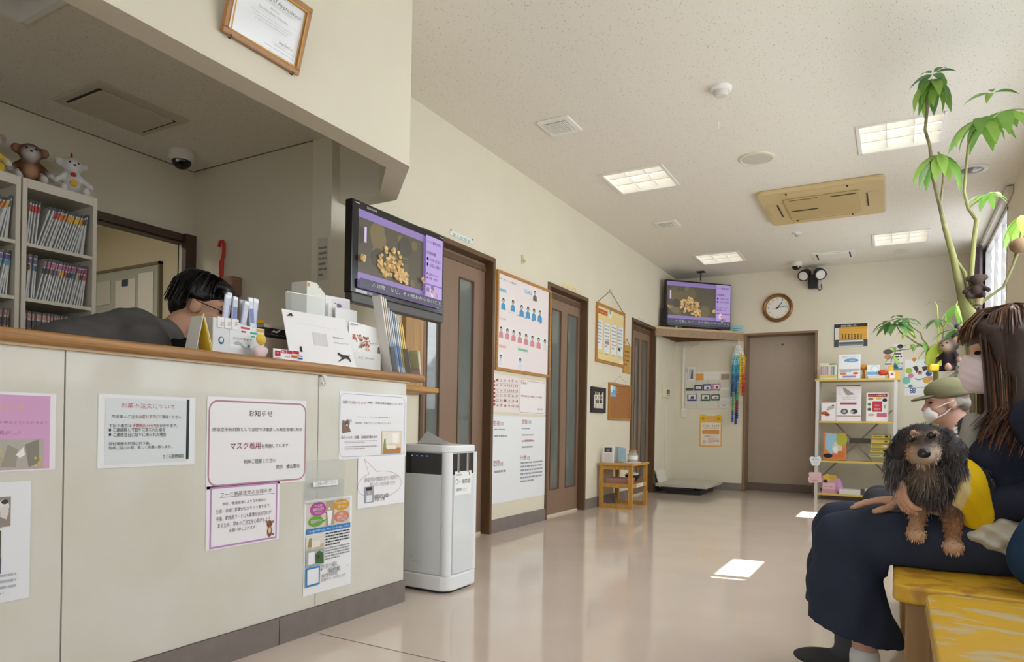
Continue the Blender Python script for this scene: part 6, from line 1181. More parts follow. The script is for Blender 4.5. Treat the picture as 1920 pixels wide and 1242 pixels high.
rosette(t, pk(378, 455), 10, .165, LG, .85, axis=(0, -.3, 1)); rosette(t, pk(590, 640), 9, .085, LG, .35); rosette(t, pk(745, 725, 4.03), 8, .14, LG + LY[:1], .8)
MB().lathe([(.13, 0), (.17, .26), (.18, .28), (.165, .28), (.155, .25), (0, .25)], (.37, 4.02, 0), 24).build('pot', mat('a8694a', .7), t, smooth=True)
q = pk(735, 868, 3.98); o = organic('brown_ball', [ell((q.x, q.y, q.z), (.045, .045, .036), None, '8f755c'), ell((q.x - .012, q.y - .03, q.z + .002), (.02, .02, .02), None, '836a52')], mat('ffffff', .95, .1, attr=True, bump=.5, bscale=200), None, vox=.006, k=.02); tag(o, 'round brown plush ball on the right branch of the tree', 'plush toy')
# second, lower plant
Q2 = (1640, 560, 6.2115); Y2 = 4.75
p2 = lambda x, y, Y=Y2: pk(x, y, Y, Q2)
t = thing('umbrella_plant', 'lower umbrella plant with drooping branches behind the man in the cap', 'plant', (.22, Y2, 0)); M_ST2 = mat('7f8f4c', .7, c2='6b6a45', nscale=25); M_STY = mat('b8bf4a', .6)
b0 = p2(715, 900)
MB().tube([(b0.x + .02, Y2, .22), (b0.x, Y2, .8), b0, p2(700, 760), p2(665, 660), p2(640, 600)], [.022, .02, .016, .014, .011, .008], 10).build('trunk', M_BARK, t, smooth=True)
MB().tube([p2(650, 620), p2(600, 580), p2(540, 545), p2(460, 500), p2(380, 440), p2(300, 395), p2(245, 300)], [.007, .006, .006, .005, .005, .004, .003], 6).build('branch', M_ST2, t, smooth=True)
MB().tube([p2(640, 600), p2(600, 520), p2(555, 470), p2(535, 400), p2(440, 335), p2(340, 240)], [.006, .005, .005, .004, .004, .003], 6).build('branch', M_ST2, t, smooth=True)
MB().tube([p2(540, 545), p2(400, 590), p2(250, 605), p2(200, 700), p2(190, 740)], .0025, 5).build('branch', M_ST2, t, smooth=True)
MB().tube([p2(700, 700), p2(745, 560), p2(742, 420), p2(735, 250), p2(728, 90), p2(700, 40)], [.007, .006, .005, .004, .003, .002], 6).build('branch', M_STY, t, smooth=True)
MB().tube([p2(745, 440), p2(780, 370), p2(850, 260), p2(930, 120), p2(975, 10)], [.005, .005, .0045, .004, .003], 6).build('branch', M_STY, t, smooth=True)
MB().tube([p2(740, 520), p2(795, 470), p2(802, 340), p2(765, 285), p2(725, 245)], .003, 6).build('branch', M_ST2, t, smooth=True)
MB().tube([p2(745, 600), p2(900, 600), p2(950, 560), p2(985, 520)], .003, 6).build('branch', M_STY, t, smooth=True)
for c_, n, s, ms, d in ((p2(245, 285), 9, .13, LD, .35), (p2(335, 225), 7, .10, LD, .2), (p2(180, 255), 5, .10, LD, .4), (p2(370, 370), 5, .06, LY, .5), (p2(722, 240), 7, .085, LD, .4), (p2(740, 500), 7, .15, LY, .9), (p2(945, 350), 6, .12, LD, .6), (p2(950, 60), 6, .12, LG, .9), (p2(555, 500), 3, .07, LG, .8), (p2(410, 530), 3, .06, LG, .6), (p2(230, 560), 4, .06, LG, .4), (p2(215, 660), 3, .06, LG, .8), (p2(700, 30), 2, .06, LD, .2)): rosette(t, c_, n, s, ms, d)
MB().lathe([(.11, 0), (.145, .22), (.155, .24), (.14, .24), (.13, .21), (0, .21)], (b0.x + .02, Y2, 0), 24).build('pot', mat('8a8f94', .6), t, smooth=True)
# plush animals perched on the plants
q = pk(520, 1080, 3.94); plush('dark brown plush koala clinging to the tree trunk', (q.x + .02, q.y, q.z - .03), .14, -1.75, dict(fur='3d322e', face='4a3d38', belly='4a3d38', ear='6a5a52', hand='3d322e', foot='3d322e'))
q = p2(850, 860, 4.66); plush('black plush monkey with tan hands sitting in the lower plant', (q.x + .01, q.y, q.z), .23, -2.3, dict(fur='2f2830', face='cdb49a', belly='2f2830', ear='c9a88a', hand='c9a08a', foot='c9a08a'))
q = p2(1000, 470, 4.68); plush('small plush penguin with a red and blue cap in the lower plant', (q.x + .01, q.y, q.z - .02), .13, -1.9, dict(fur='2c2a2e', face='d8c4a4', belly='e4ddd0', ear='3a5a9c', hand='2c2a2e', foot='d9a04a'))
q = p2(955, 970, 4.66); plush('grey plush toy with round eyes above the man in the cap', (q.x + .02, q.y, q.z - .03), .17, -1.9, dict(fur='9a9a8a', face='b5b5a5', belly='a8a898', ear='9a9a8a', hand='9a9a8a', foot='9a9a8a'))
q = p2(680, 808, 4.6); o = MB().obox(q, (.05, .05, .042), rot('Z', 20)).build('yellow_block', mat('e3c41f', .4), None, bevel=.008); tag(o, 'yellow plastic block held by the black plush monkey', 'toy block'); MB().obox((q.x - .004, q.y - .026, q.z), (.03, .002, .025), rot('Z', 20)).build('face_plate', mat('c9a81a', .4), o)
# ================================================================== benches
def bench(y0, y1, x0, x1, z, label, wear):
    t = thing('bench', label, 'bench', ((x0 + x1) / 2, (y0 + y1) / 2, 0)); mm = mat('d9ab2c', .38, .5, c2=wear, nscale=6, stretch=(2.2, 3.2, 1), ramp=(.52, .60)); ml = mat('a98752', .5, c2='96744a', nscale=6, stretch=(4, 4, .6))
    MB().prism(rrect(x0, y0, x1, y1, .05, 6), fnz, z - .045, z).build('seat_board', mm, t, bevel=.008, seg=3)
    for x in (x0 + .03, x1 - .09):
        for y in (y0 + .02, y1 - .09): box('leg', x, x + .06, y, y + .07, 0, z - .045, ml, t, bevel=.006)
    for y in (y0 + .035, y1 - .075): box('apron', x0 + .09, x1 - .09, y, y + .03, z - .115, z - .045, ml, t)
    box('stretcher', x0 + .045, x0 + .07, y0 + .09, y1 - .09, z - .115, z - .045, ml, t); box('stretcher', x1 - .07, x1 - .045, y0 + .09, y1 - .09, z - .115, z - .045, ml, t)
bench(2.01, 3.22, .0, .42, .42, 'worn yellow wooden bench the woman sits on', 'b9862f')
bench(.72, 1.975, .07, .49, .42, 'worn yellow wooden bench in the near corner', 'cdb684')
bench(3.30, 4.0 - .22, .0, .40, .42, 'wooden bench under the man in the cap', 'b9862f')
# ================================================================== people
SKIN = 'd6a488'
def frame3(fwd, up=(0, 0, 1)):
    f = Vector(fwd).normalized(); l = Vector(up).cross(f).normalized(); u = f.cross(l); return Matrix(((f.x, l.x, u.x), (f.y, l.y, u.y), (f.z, l.z, u.z)))
def head_prims(c, R, s, skin=SKIN):
    w = lambda x, y, z: np.array(Vector(c) + R @ Vector((x * s, y * s, z * s))); Rm = np.array(R)
    E = lambda x, y, z, a, b, d, col=skin: ell(w(x, y, z), (a * s, b * s, d * s), Rm, col)
    pr = [E(-.012, 0, .03, .098, .076, .086), E(.025, 0, -.03, .068, .062, .085), E(.04, 0, -.082, .045, .042, .030), cone(w(.088, 0, .008), w(.107, 0, -.028), .009 * s, .014 * s, skin), E(.092, 0, -.056, .014, .024, .008, 'b56f62'), E(.078, 0, .028, .02, .05, .012)]
    for sg in (1, -1): pr += [E(-.008, .076 * sg, -.012, .024, .011, .033), E(.062, .038 * sg, -.03, .025, .02, .022)]
    return pr, w, Rm
def face_bits(t, w, s, Rm, brow='2a201c'):
    for sg in (1, -1):
        organic('eye', [ell(w(.083, .031 * sg, .006), (.010 * s, .015 * s, .006 * s), Rm, '241a18')], None, t, vox=.0025, k=.002)
        organic('eyebrow', [cone(w(.088, .018 * sg, .027), w(.078, .048 * sg, .027), .0045 * s, .003 * s, brow)], None, t, vox=.0025, k=.002)
def hand(name, parent, wrist, d, n, side, curl, s=1.0, skin=SKIN, spread=.10, thumb=(.55, .75, .25), label=None):
    """five fingered hand; d towards the fingers, n out of the palm, thumb lies on the +side"""
    d, n = Vector(d).normalized(), Vector(n).normalized(); sd = n.cross(d).normalized() * side; n = (d.cross(sd) * side).normalized(); W = Vector(wrist)
    P = lambda a, b, c: np.array(W + (d * a + sd * b + n * c) * s)
    R = np.array(Matrix((d, sd, n)).transposed())
    pr = [cone(P(-.05, 0, 0), P(.01, 0, 0), .026 * s, .024 * s, skin), ell(P(.045, 0, 0), (.05 * s, .040 * s, .015 * s), R, skin), ell(P(.03, .02, .008), (.03 * s, .018 * s, .014 * s), R, skin)]
    nails = []
    for (b, L) in ((.029, .072), (.010, .080), (-.010, .074), (-.028, .058)):
        p = Vector((.085 - abs(b) * .25, b, 0)); ang = .12; aside = b * spread * 30 * .06
        for k, f in enumerate((.46, .30, .24)):
            ang += curl[k]; dv = Vector((math.cos(ang) * math.cos(aside), math.sin(aside) * math.cos(ang), math.sin(ang))); q = p + dv * L * f
            pr.append(cone(P(*p), P(*q), (.0088 - .0008 * k) * s, (.0082 - .0009 * k) * s, skin)); p = q
        nails.append((P(*(p - dv * .004 - Vector((0, 0, 0)))), dv))
    a, b, c = thumb; p = Vector((.022, .034, .006)); dv = Vector((a, b, c)).normalized()
    for k, f in enumerate((.030, .027, .020)):
        q = p + dv * f; pr.append(cone(P(*p), P(*q), (.0115 - .001 * k) * s, (.0105 - .001 * k) * s, skin)); p = q; dv = (dv + Vector((.45, -.25, .12))).normalized()
    return organic(name, pr, mat('ffffff', .55, .35, attr=True, sss=.05), parent, vox=.0036, k=.007, label=label)
M_SK = mat('ffffff', .55, .35, attr=True, sss=.05)
def hair_strands(name, parent, w, s, paths, n, cols, width, seed, m, jitter=.006):
    R = random.Random(seed); st = []; cc = []
    for _ in range(n):
        P = R.choice(paths)(R); j = np.array([R.gauss(0, jitter) for _ in range(3)]) * s; arr = []
        for i, p in enumerate(P): arr.append(np.array(w(*p)) + j * (i / (len(P) - 1) + .3))
        st.append(np.array(arr)); c = np.array(lin(R.choice(cols))) * R.uniform(.75, 1.2); cc.append(c)
    return ribbons(name, st, width, cc, m, parent, w1=.4, kind=None)
# ---- receptionist bent over the desk
t = thing('person', 'receptionist in a grey jacket and glasses bending over the desk', 'person', (-2.6, 1.45, 0))
Rf = frame3((.74, .66, -.40)); hcx = Vector((-2.44, 1.765, 1.272)); s = .98
pr, w, Rm = head_prims(hcx, Rf, s, 'c79a80')
pr += [cone(w(-.03, 0, -.06), (-2.47, 1.63, 1.12), .055, .062, 'c79a80')]
organic('head', pr, M_SK, t, vox=.0055, k=.012); face_bits(t, w, s, Rm)
Eh = lambda x, y, z, a, b, d: ell(w(x, y, z), (a * s, b * s, d * s), Rm, '100d0d')
organic('hair', [Eh(-.03, 0, .055, .108, .088, .082), Eh(-.078, 0, -.005, .052, .072, .08), Eh(.045, 0, .10, .055, .068, .03), Eh(.07, .03, .082, .028, .03, .022), Eh(.072, -.03, .082, .028, .03, .022), Eh(-.015, -.078, .045, .05, .016, .035), Eh(-.015, .078, .045, .05, .016, .035)], mat('ffffff', .35, .4, attr=True, bump=.6, bscale=120), t, vox=.005, k=.01)
hs = lambda R: (lambda a: [(-.02 + .03 * math.cos(a), .03 * math.sin(a), .135), (-.02 + .08 * math.cos(a), .065 * math.sin(a), .115), (-.02 + .112 * math.cos(a), .09 * math.sin(a), .06), (-.02 + .112 * math.cos(a), .092 * math.sin(a), .025 + (.035 if abs(a) < 1.15 else .015 if abs(a) < 1.7 else -.05))])(R.uniform(-3.14, 3.14))
hair_strands('hair_locks', t, w, s, [hs], 420, ('0c0a0a', '15110f', '1c1715'), .007, 3, mat('ffffff', .4, .4, attr=True))
mb = MB()
for sg in (1, -1): mb.tube([w(.098, .004 * sg, .004), w(.103, .02 * sg, .018), w(.100, .05 * sg, .016), w(.098, .054 * sg, -.010), w(.104, .02 * sg, -.016), w(.102, .006 * sg, -.004)], .0022, 6); mb.tube([w(.099, .053 * sg, .010), w(.04, .079 * sg, .008), w(-.012, .084 * sg, .010)], .0022, 6)
mb.build('eyeglasses', M_BLACK, t, smooth=True)
organic('face_mask', [ell(w(.075, 0, -.055), (.034 * s, .05 * s, .04 * s), Rm, 'dfe3e8')], None, t, vox=.005, k=.01)
G_ = '5f5d5c'
pr = [cone((-2.55, 1.12, .80), (-2.52, 1.32, .98), .155, .165, G_), cone((-2.52, 1.32, .99), (-2.49, 1.50, 1.11), .17, .12, G_), cone((-2.63, 1.47, 1.085), (-2.36, 1.47, 1.085), .085, .085, G_), cone((-2.34, 1.48, 1.05), (-2.43, 1.70, .87), .062, .05, G_), cone((-2.43, 1.70, .87), (-2.52, 1.92, .80), .05, .04, G_), cone((-2.64, 1.48, 1.05), (-2.66, 1.74, .87), .062, .05, G_), cone((-2.66, 1.74, .87), (-2.62, 1.94, .80), .05, .04, G_), cone((-2.485, 1.575, 1.12), (-2.468, 1.625, 1.13), .085, .072, '6d6b6a')]
wr = lambda P: .004 * np.sin(P[..., 1] * 70 + P[..., 2] * 50) * np.sin(P[..., 0] * 40)
organic('jacket', pr, mat('ffffff', .9, .15, attr=True, bump=.3, bscale=300), t, vox=.009, k=.04, disp=wr)
organic('dark_shirt', [ell((-2.44, 1.66, 1.045), (.07, .08, .09), None, '17171b'), cone((-2.46, 1.62, 1.12), (-2.44, 1.66, 1.02), .06, .07, '17171b')], None, t, vox=.009, k=.03)
organic('trousers', [cone((-2.55, 1.10, .80), (-2.47, 1.10, .42), .12, .08, '2a2d38'), cone((-2.47, 1.10, .42), (-2.47, 1.12, .06), .08, .06, '2a2d38'), cone((-2.6, 1.06, .80), (-2.64, 1.06, .42), .12, .08, '2a2d38'), cone((-2.64, 1.06, .42), (-2.64, 1.08, .06), .08, .06, '2a2d38'), ell((-2.47, 1.17, .045), (.045, .12, .045), None, '1c1a1a'), ell((-2.64, 1.13, .045), (.045, .12, .045), None, '1c1a1a')], None, t, vox=.012, k=.03)
hand('hand', t, (-2.53, 1.945, .798), (.1, 1, -.1), (0, 0, -1), 1, (.2, .3, .2), 1.0, 'c79a80'); hand('hand', t, (-2.615, 1.965, .798), (.2, 1, -.1), (0, 0, -1), -1, (.2, .3, .2), 1.0, 'c79a80')
# ---- man in the olive cap
YM = 3.55; t = thing('person', 'man in an olive cap and white mask seated beyond the dog', 'person', (.2, YM, 0)); hcx = at(1774, 755, 'y', YM); s = .82; Rf = frame3((-1, -.22, -.12)); sk = 'bd9280'
pr, w, Rm = head_prims(hcx, Rf, s, sk); pr += [cone(w(-.02, 0, -.07), (hcx.x + .06, YM, hcx.z - .17), .05, .06, sk)]
organic('head', pr, M_SK, t, vox=.005, k=.012); face_bits(t, w, s, Rm, '8a8480')
organic('cap', [ell(w(-.012, 0, .066), (.110 * s, .094 * s, .068 * s), Rm, '7d7a5e'), ell(w(-.03, 0, .038), (.105 * s, .094 * s, .035 * s), Rm, '77745a')], mat('ffffff', .95, .1, attr=True, bump=.4, bscale=300), t, vox=.005, k=.015, cuts=[(w(0, 0, .022), -np.array(Rf @ Vector((0.10, 0, 1))))])
organic('cap_brim', [ell(w(.105, 0, .036), (.062 * s, .072 * s, .010 * s), np.array(Rf @ Matrix.Rotation(.16, 3, 'Y')), '74715a')], mat('ffffff', .95, .1, attr=True), t, vox=.004, k=.008)
organic('grey_hair', [ell(w(-.07, 0, -.01), (.042 * s, .07 * s, .05 * s), Rm, '9a948c'), ell(w(-.03, .072 * 1, .0), (.035 * s, .012 * s, .03 * s), Rm, '9a948c'), ell(w(-.03, -.072, .0), (.035 * s, .012 * s, .03 * s), Rm, '9a948c')], None, t, vox=.005, k=.01)
organic('face_mask', [ell(w(.07, 0, -.052), (.046 * s, .053 * s, .045 * s), Rm, 'e9e9ea')], mat('ffffff', .8, .2, attr=True), t, vox=.005, k=.01)
mb = MB()
for sg in (1, -1): mb.tube([w(.07, .05 * sg, -.03), w(.03, .072 * sg, -.01), w(-.012, .088 * sg, .005)], .0028, 6); mb.tube([w(.07, .05 * sg, -.08), w(.03, .068 * sg, -.06), w(-.02, .088 * sg, -.012)], .0028, 6)
mb.build('ear_loop', mat('f0f0f0', .7), t, smooth=True)
N_ = '23252e'; bx_ = hcx.x + .10
def plaid(V, C):
    C = C.copy(); m_ = (V[:, 0] < bx_ - .06) & (V[:, 2] > .55) & (np.abs(V[:, 1] - YM + .03) < .13); a = np.sin(V[:, 2] * 240) > .3; b = np.sin(V[:, 1] * 200) > .4
    C[m_] = np.where((a ^ b)[m_][:, None], np.array(lin('e0dbd2')), np.array(lin('6a4f42'))); return C
pr = [cone((bx_ + .06, YM, .50), (bx_ + .03, YM, .66), .15, .14, N_), cone((bx_ + .03, YM, .66), (bx_ - .01, YM, .76), .14, .10, N_), cone((bx_ + .0, YM - .15, .77), (bx_ + .0, YM + .15, .77), .062, .062, N_), cone((bx_ - .02, YM, .80), (bx_ - .035, YM, .835), .075, .06, N_),
      cone((bx_, YM - .17, .76), (bx_ + .02, YM - .22, .56), .055, .05, N_), cone((bx_ + .02, YM - .22, .56), (bx_ - .2, YM - .12, .50), .05, .04, N_), cone((bx_, YM + .17, .76), (bx_ + .02, YM + .22, .56), .055, .05, N_), cone((bx_ + .02, YM + .22, .56), (bx_ - .2, YM + .12, .50), .05, .04, N_)]
organic('jacket', pr, mat('ffffff', .85, .2, attr=True), t, vox=.007, k=.03, color=plaid)
organic('trousers', [cone((bx_ + .05, YM - .09, .50), (-.06, YM - .10, .49), .08, .065, '3a3a40'), cone((-.06, YM - .10, .49), (.16, YM - .10, .08), .065, .05, '3a3a40'), cone((bx_ + .05, YM + .09, .50), (-.06, YM + .10, .49), .08, .065, '3a3a40'), cone((-.06, YM + .10, .49), (.16, YM + .10, .08), .065, .05, '3a3a40')], None, t, vox=.01, k=.02, mod=lambda P, D: np.where((P[..., 0] > -.012) & (P[..., 2] > .365), np.maximum(D, .422 - P[..., 2]), D))
for sg in (1, -1): organic('shoe', [ell((.15, YM + .10 * sg, .04), (.12, .042, .038), None, '2a2624')], None, t, vox=.008, k=.01); hand('hand', t, (bx_ - .22, YM + .11 * sg, .505), (-1, -.3 * sg, .05), (0, 0, -1), sg, (.3, .4, .3), .95, sk)
# ---- woman with the dog
YW = 2.45; t = thing('person', 'woman with brown hair and pink mask holding a dog on her lap', 'person', (.3, YW, 0)); NV = '2d3141'; TR = '343a4a'
hcx = Vector((.290, YW, 1.055)); s = 1.0; Rf = frame3((-1, -.06, -.10)); sk = 'd8a98c'
pr, w, Rm = head_prims(hcx, Rf, s, sk); pr += [cone(w(-.03, 0, -.06), (.335, YW, .88), .05, .058, sk)]
organic('head', pr, M_SK, t, vox=.005, k=.012); face_bits(t, w, s, Rm, '4a3428')
mk = lambda V, C: C * (1 - .07 * (np.sin((V[:, 2] - hcx.z) * 210) > .55)[:, None])
organic('face_mask', [ell(w(.070, 0, -.055), (.052, .062, .062), Rm, 'efdfe3'), ell(w(.108, 0, -.048), (.022, .02, .055), Rm, 'efdfe3')], mat('ffffff', .85, .15, attr=True), t, vox=.004, k=.018, cuts=[(w(.02, 0, 0), -np.array(Rf @ Vector((1, 0, -.2))))], disp=lambda P: .0012 * np.sin((P[..., 2] + P[..., 0] * .6) * 260))
MB().tube([w(.035, .068, -.02), w(.01, .08, 0), w(-.012, .086, .012)], .0025, 6).tube([w(.035, .066, -.09), w(.0, .08, -.04), w(-.02, .088, -.01)], .0025, 6).build('ear_loop', mat('e6d6da', .7), t, smooth=True)
HB = '3a2a24'; Eh = lambda x, y, z, a, b, d, c=HB: ell(w(x, y, z), (a, b, d), Rm, c); Kh = lambda p, q, a, b, c=HB: cone(w(*p), w(*q), a, b, c)
pr = [Eh(-.028, 0, .045, .113, .092, .088), Eh(.072, 0, .065, .032, .062, .045)]
for sg in (1, -1): pr += [Kh((-.01, .076 * sg, .03), (-.005, .092 * sg, -.16), .040, .042), Kh((-.005, .092 * sg, -.16), (.055, .095 * sg, -.29), .042, .022), Kh((-.06, .07 * sg, .0), (-.055, .085 * sg, -.22), .055, .04), Kh((.045, .070 * sg, .05), (.03, .083 * sg, -.06), .022, .018)]
pr += [Kh((-.09, 0, .0), (-.10, 0, -.24), .07, .06)]
organic('hair', pr, mat('ffffff', .4, .4, attr=True, bump=.8, bscale=60, ), t, vox=.006, k=.03)
def lock(R):
    a = R.uniform(.62, 3.1) * R.choice((1, -1)) if R.random() < .78 else R.uniform(-.62, .62)
    ca, sa = math.cos(a), math.sin(a)
    if abs(a) < .62: return [(-.02, .02 * sa, .137), (.04 + .02 * ca, .05 * sa, .125), (.095, .095 * sa, .085), (.104, .10 * sa, .045 + .02 * R.random())]
    L = R.uniform(-.30, -.20) if ca > -.2 else R.uniform(-.30, -.24); o_ = R.uniform(.0, .012)
    return [(-.02, .01 * sa, .137), (-.028 + .085 * ca, .07 * sa, .115), (-.03 + (.118 + o_) * ca, (.096 + o_) * sa, .05), (-.025 + (.112 + o_) * ca, (.104 + o_) * sa, -.06), (-.015 + (.105 + o_) * ca, (.118 + o_) * sa, -.17), (-.0 + (.10 + o_) * ca + .03, (.125 + o_) * sa, L)]
hair_strands('hair_locks', t, w, s, [lock], 2600, ('3d2c25', '523a2e', '64432f', '7a5238', '94663f', '45322a'), .0048, 9, mat('ffffff', .3, .5, attr=True))
# clothes
def cardi(V, C):
    C = C.copy(); m_ = (V[:, 0] < .268) & (np.abs(V[:, 1] - (YW - .005)) < .05 + .02 * (V[:, 2] - .6)) & (V[:, 2] > .60) & (V[:, 2] < .90); C[m_] = lin('8b8983'); return C
pr = [cone((.39, YW, .52), (.36, YW, .62), .145, .130, NV), cone((.36, YW, .62), (.325, YW, .77), .130, .128, NV), cone((.335, YW - .135, .855), (.335, YW + .135, .855), .06, .06, NV), cone((.325, YW, .80), (.335, YW, .89), .11, .062, NV), ell((.245, YW - .065, .735), (.07, .07, .07), None, NV), ell((.245, YW + .065, .735), (.07, .07, .07), None, NV),
      cone((.345, YW - .165, .855), (.40, YW - .20, .66), .062, .055, NV), cone((.40, YW - .20, .66), (.22, YW - .11, .605), .056, .05, NV), cone((.22, YW - .11, .605), (.045, YW - .045, .605), .05, .036, NV), cone((.345, YW + .165, .855), (.27, YW + .19, .68), .06, .055, NV), cone((.27, YW + .19, .68), (.02, YW + .04, .72), .05, .036, NV), cone((.02, YW + .04, .72), tuple(at(1680, 868, 'y', 2.29)), .036, .030, NV)]
organic('cardigan', pr, mat('ffffff', .92, .12, attr=True, bump=.4, bscale=260), t, vox=.007, k=.03, color=cardi, disp=lambda P: .003 * np.sin(P[..., 2] * 60 + P[..., 0] * 40) * np.sin(P[..., 1] * 50 + 1))
organic('scarf_collar', [cone((.275, YW - .05, .89), (.235, YW - .015, .80), .035, .032, '8f8d87'), cone((.275, YW + .05, .89), (.235, YW + .015, .80), .035, .032, '8f8d87'), cone((.36, YW - .07, .90), (.29, YW - .06, .885), .03, .035, '8f8d87'), cone((.36, YW + .07, .90), (.29, YW + .06, .885), .03, .035, '8f8d87'), cone((.235, YW, .81), (.215, YW, .66), .036, .05, 'a5a299'), cone(at(1824, 790, 'y', 2.41), at(1810, 882, 'y', 2.39), .026, .034, 'a5a299')], mat('ffffff', .9, .1, attr=True), t, vox=.006, k=.02)
fold = lambda P: .0036 * np.sin(P[..., 0] * 55 + P[..., 1] * 30 + np.sin(P[..., 2] * 14) * 2.0) * np.clip((.52 - P[..., 2]) * 4, .15, 1) + .0018 * np.sin(P[..., 2] * 45 + P[..., 0] * 70)
pr = []
for y, kx, dz in ((2.365, -.130, 0), (2.555, -.150, .012)):
    pr += [cone((.37, y, .51), (.12, y, .487 + dz), .10, .096, TR), cone((.12, y, .487 + dz), (kx, y, .470 + dz), .096, .088, TR), cone((kx, y, .470 + dz), (kx - .002, y, .34), .088, .100, TR), cone((kx - .002, y, .34), (kx + .022, y + .01, .16), .100, .140, TR)]
pr += [ell((.40, 2.46, .52), (.13, .17, .10), None, TR), cone((.0, 2.38, .47), (0, 2.54, .48), .085, .085, TR)]
organic('wide_trousers', pr, mat('ffffff', .88, .15, attr=True, bump=.25, bscale=350), t, vox=.007, k=.03, disp=fold, cuts=[((-.115, 2.36, .197), (-.25, 0, -1))], mod=lambda P, D: np.where((P[..., 0] > -.012) & (P[..., 2] > .365), np.maximum(D, .422 - P[..., 2]), D))
for i, (y, x) in enumerate(((2.385, -.075), (2.56, -.13))):
    organic('ankle', [cone((x, y, .26), (x + .005, y, .07), .042, .034, 'cfa58e')], M_SK, t, vox=.007, k=.01)
    organic('shoe', [ell((x - .055, y - .005, .036), (.115, .042, .034), None, '4a4a4c'), cone((x - .01, y, .05), (x + .02, y, .06), .042, .04, 'e4e4e2' if i == 0 else '4a4a4c'), cone((x + .004, y, .06), (x + .002, y, .115), .043, .043, 'e4e4e2' if i == 0 else '55565a')], mat('ffffff', .8, .2, attr=True), t, vox=.006, k=.012)
hand('hand', t, (.035, YW - .04, .602), (-1, .12, -.04), (0, 0, -1), -1, (.10, .18, .12), .98, sk, label='hand resting on her knee')
q1 = at(1681, 893, 'y', 2.265)
hand('hand', t, q1, (.22, -.14, -1), (.88, .42, .12), 1, (.28, .5, .4), .88, sk, thumb=(.5, .6, .5), label='hand curled around the chest of the dog')
# blanket and denim bag beside her
o = organic('cream_blanket', [ell((.30, 2.315, .535), (.13, .06, .05), None, 'cfc9b8'), ell((.40, 2.30, .545), (.10, .07, .055), None, 'cfc9b8'), ell((.24, 2.30, .515), (.08, .04, .03), None, 'c4bead')], mat('ffffff', .95, .1, attr=True, bump=.4, bscale=200), None, vox=.005, k=.03, disp=lambda P: .0065 * np.sin(P[..., 2] * 150 + P[..., 0] * 45 + 2 * np.sin(P[..., 0] * 25)) + .004 * np.sin(P[..., 0] * 90 - P[..., 2] * 120)); tag(o, 'cream blanket bunched on the lap of the woman', 'blanket')
t = thing('denim_bag', 'dark blue denim bag on the bench at the right photo edge', 'bag', (.36, 2.1, .42)); c0 = at(1905, 1010, 'y', 2.10)
organic('pouch', [ell((c0.x + .075, 2.10, .51), (.095, .07, .088), None, '2b405c'), ell((c0.x + .10, 2.10, .58), (.085, .06, .07), None, '2f4765')], mat('ffffff', .95, .1, attr=True, bump=.5, bscale=260), t, vox=.007, k=.05)
MB().tube([(c0.x + .03, 2.05, .60), (c0.x + .06, 2.04, .68), (c0.x + .13, 2.04, .68), (c0.x + .16, 2.05, .60)], .009, 8).build('handle', mat('24384f', .9), t, smooth=True)
# ================================================================== long haired dachshund
t = thing('dog', 'black and tan long haired dachshund in a yellow vest', 'dog', (.1, 2.3, .5))
d_ = lambda x, y, Y: np.array(at(x, y, 'y', Y)); BK, TN, GY = '2d2b2f', 'b98f6a', '8d8580'
hd = d_(1731, 832, 2.22); nz = d_(1732, 852, 2.135)
sk_ = [ell(hd + (0, .015, .010), (.052, .055, .046), None, BK), ell(hd + (0, -.022, -.012), (.040, .035, .034), None, BK), cone(hd + (0, -.035, .006), nz + (0, .012, .004), .020, .0135, '2f2c2e'), cone(hd + (.012, -.03, -.026), nz + (.007, .014, -.010), .023, .0145, 'd0c2b4'), cone(hd + (-.012, -.03, -.026), nz + (-.007, .014, -.010), .023, .0145, 'b8997c'), ell(nz + (0, .012, -.014), (.019, .022, .012), None, 'a08c7c')]
for sg in (1, -1): sk_ += [ell(hd + (.024 * sg, -.045, -.028), (.014, .026, .019), None, TN if sg < 0 else 'cbb39c'), ell(hd + (.026 * sg, -.047, .031), (.008, .010, .0065), None, 'c09a7c'), cone(hd + (.046 * sg, .012, .022), hd + (.066 * sg, .012, -.035), .018, .024, '302d31')]
eL0, eL1, eR0, eR1 = d_(1688, 820, 2.225), d_(1672, 905, 2.23), d_(1772, 812, 2.225), d_(1797, 880, 2.235)
ears = [cone(eL0, (eL0 + eL1) / 2, .014, .024, '454246'), cone((eL0 + eL1) / 2, eL1, .024, .012, '524e52'), cone(eR0, (eR0 + eR1) / 2, .016, .034, '454246'), cone((eR0 + eR1) / 2, eR1, .034, .018, '524e52')]
ch = d_(1735, 905, 2.275); bd = d_(1795, 915, 2.33); rp = d_(1830, 955, 2.345)
body = [cone(hd + (.0, .03, -.03), ch + (0, .01, .02), .045, .058, '3a3534'), ell(ch + (0, 0, .010), (.060, .052, .058), None, '6d6259'), ell(ch + (-.005, -.03, .03), (.03, .03, .035), None, 'a08a74'), cone(ch + (.01, .03, .0), bd, .075, .080, BK), cone(bd, rp, .078, .066, '55483c')]
fl_, fr_ = d_(1722, 955, 2.27), d_(1785, 955, 2.275); pl, pr_ = d_(1718, 1003, 2.262), d_(1786, 1026, 2.262)
legs = [cone(fl_ + (0, .02, .02), fl_, .028, .022, '6a5a4c'), cone(fl_, pl + (0, .012, .012), .021, .0175, TN), ell(pl + (0, -.008, .004), (.021, .027, .014), None, 'c19a78'), cone(fr_ + (0, .02, .03), fr_, .034, .027, BK), cone(fr_, pr_ + (.002, .012, .016), .025, .019, '9a6f4c'), ell(pr_ + (0, -.008, .004), (.023, .029, .015), None, 'c19a78')]
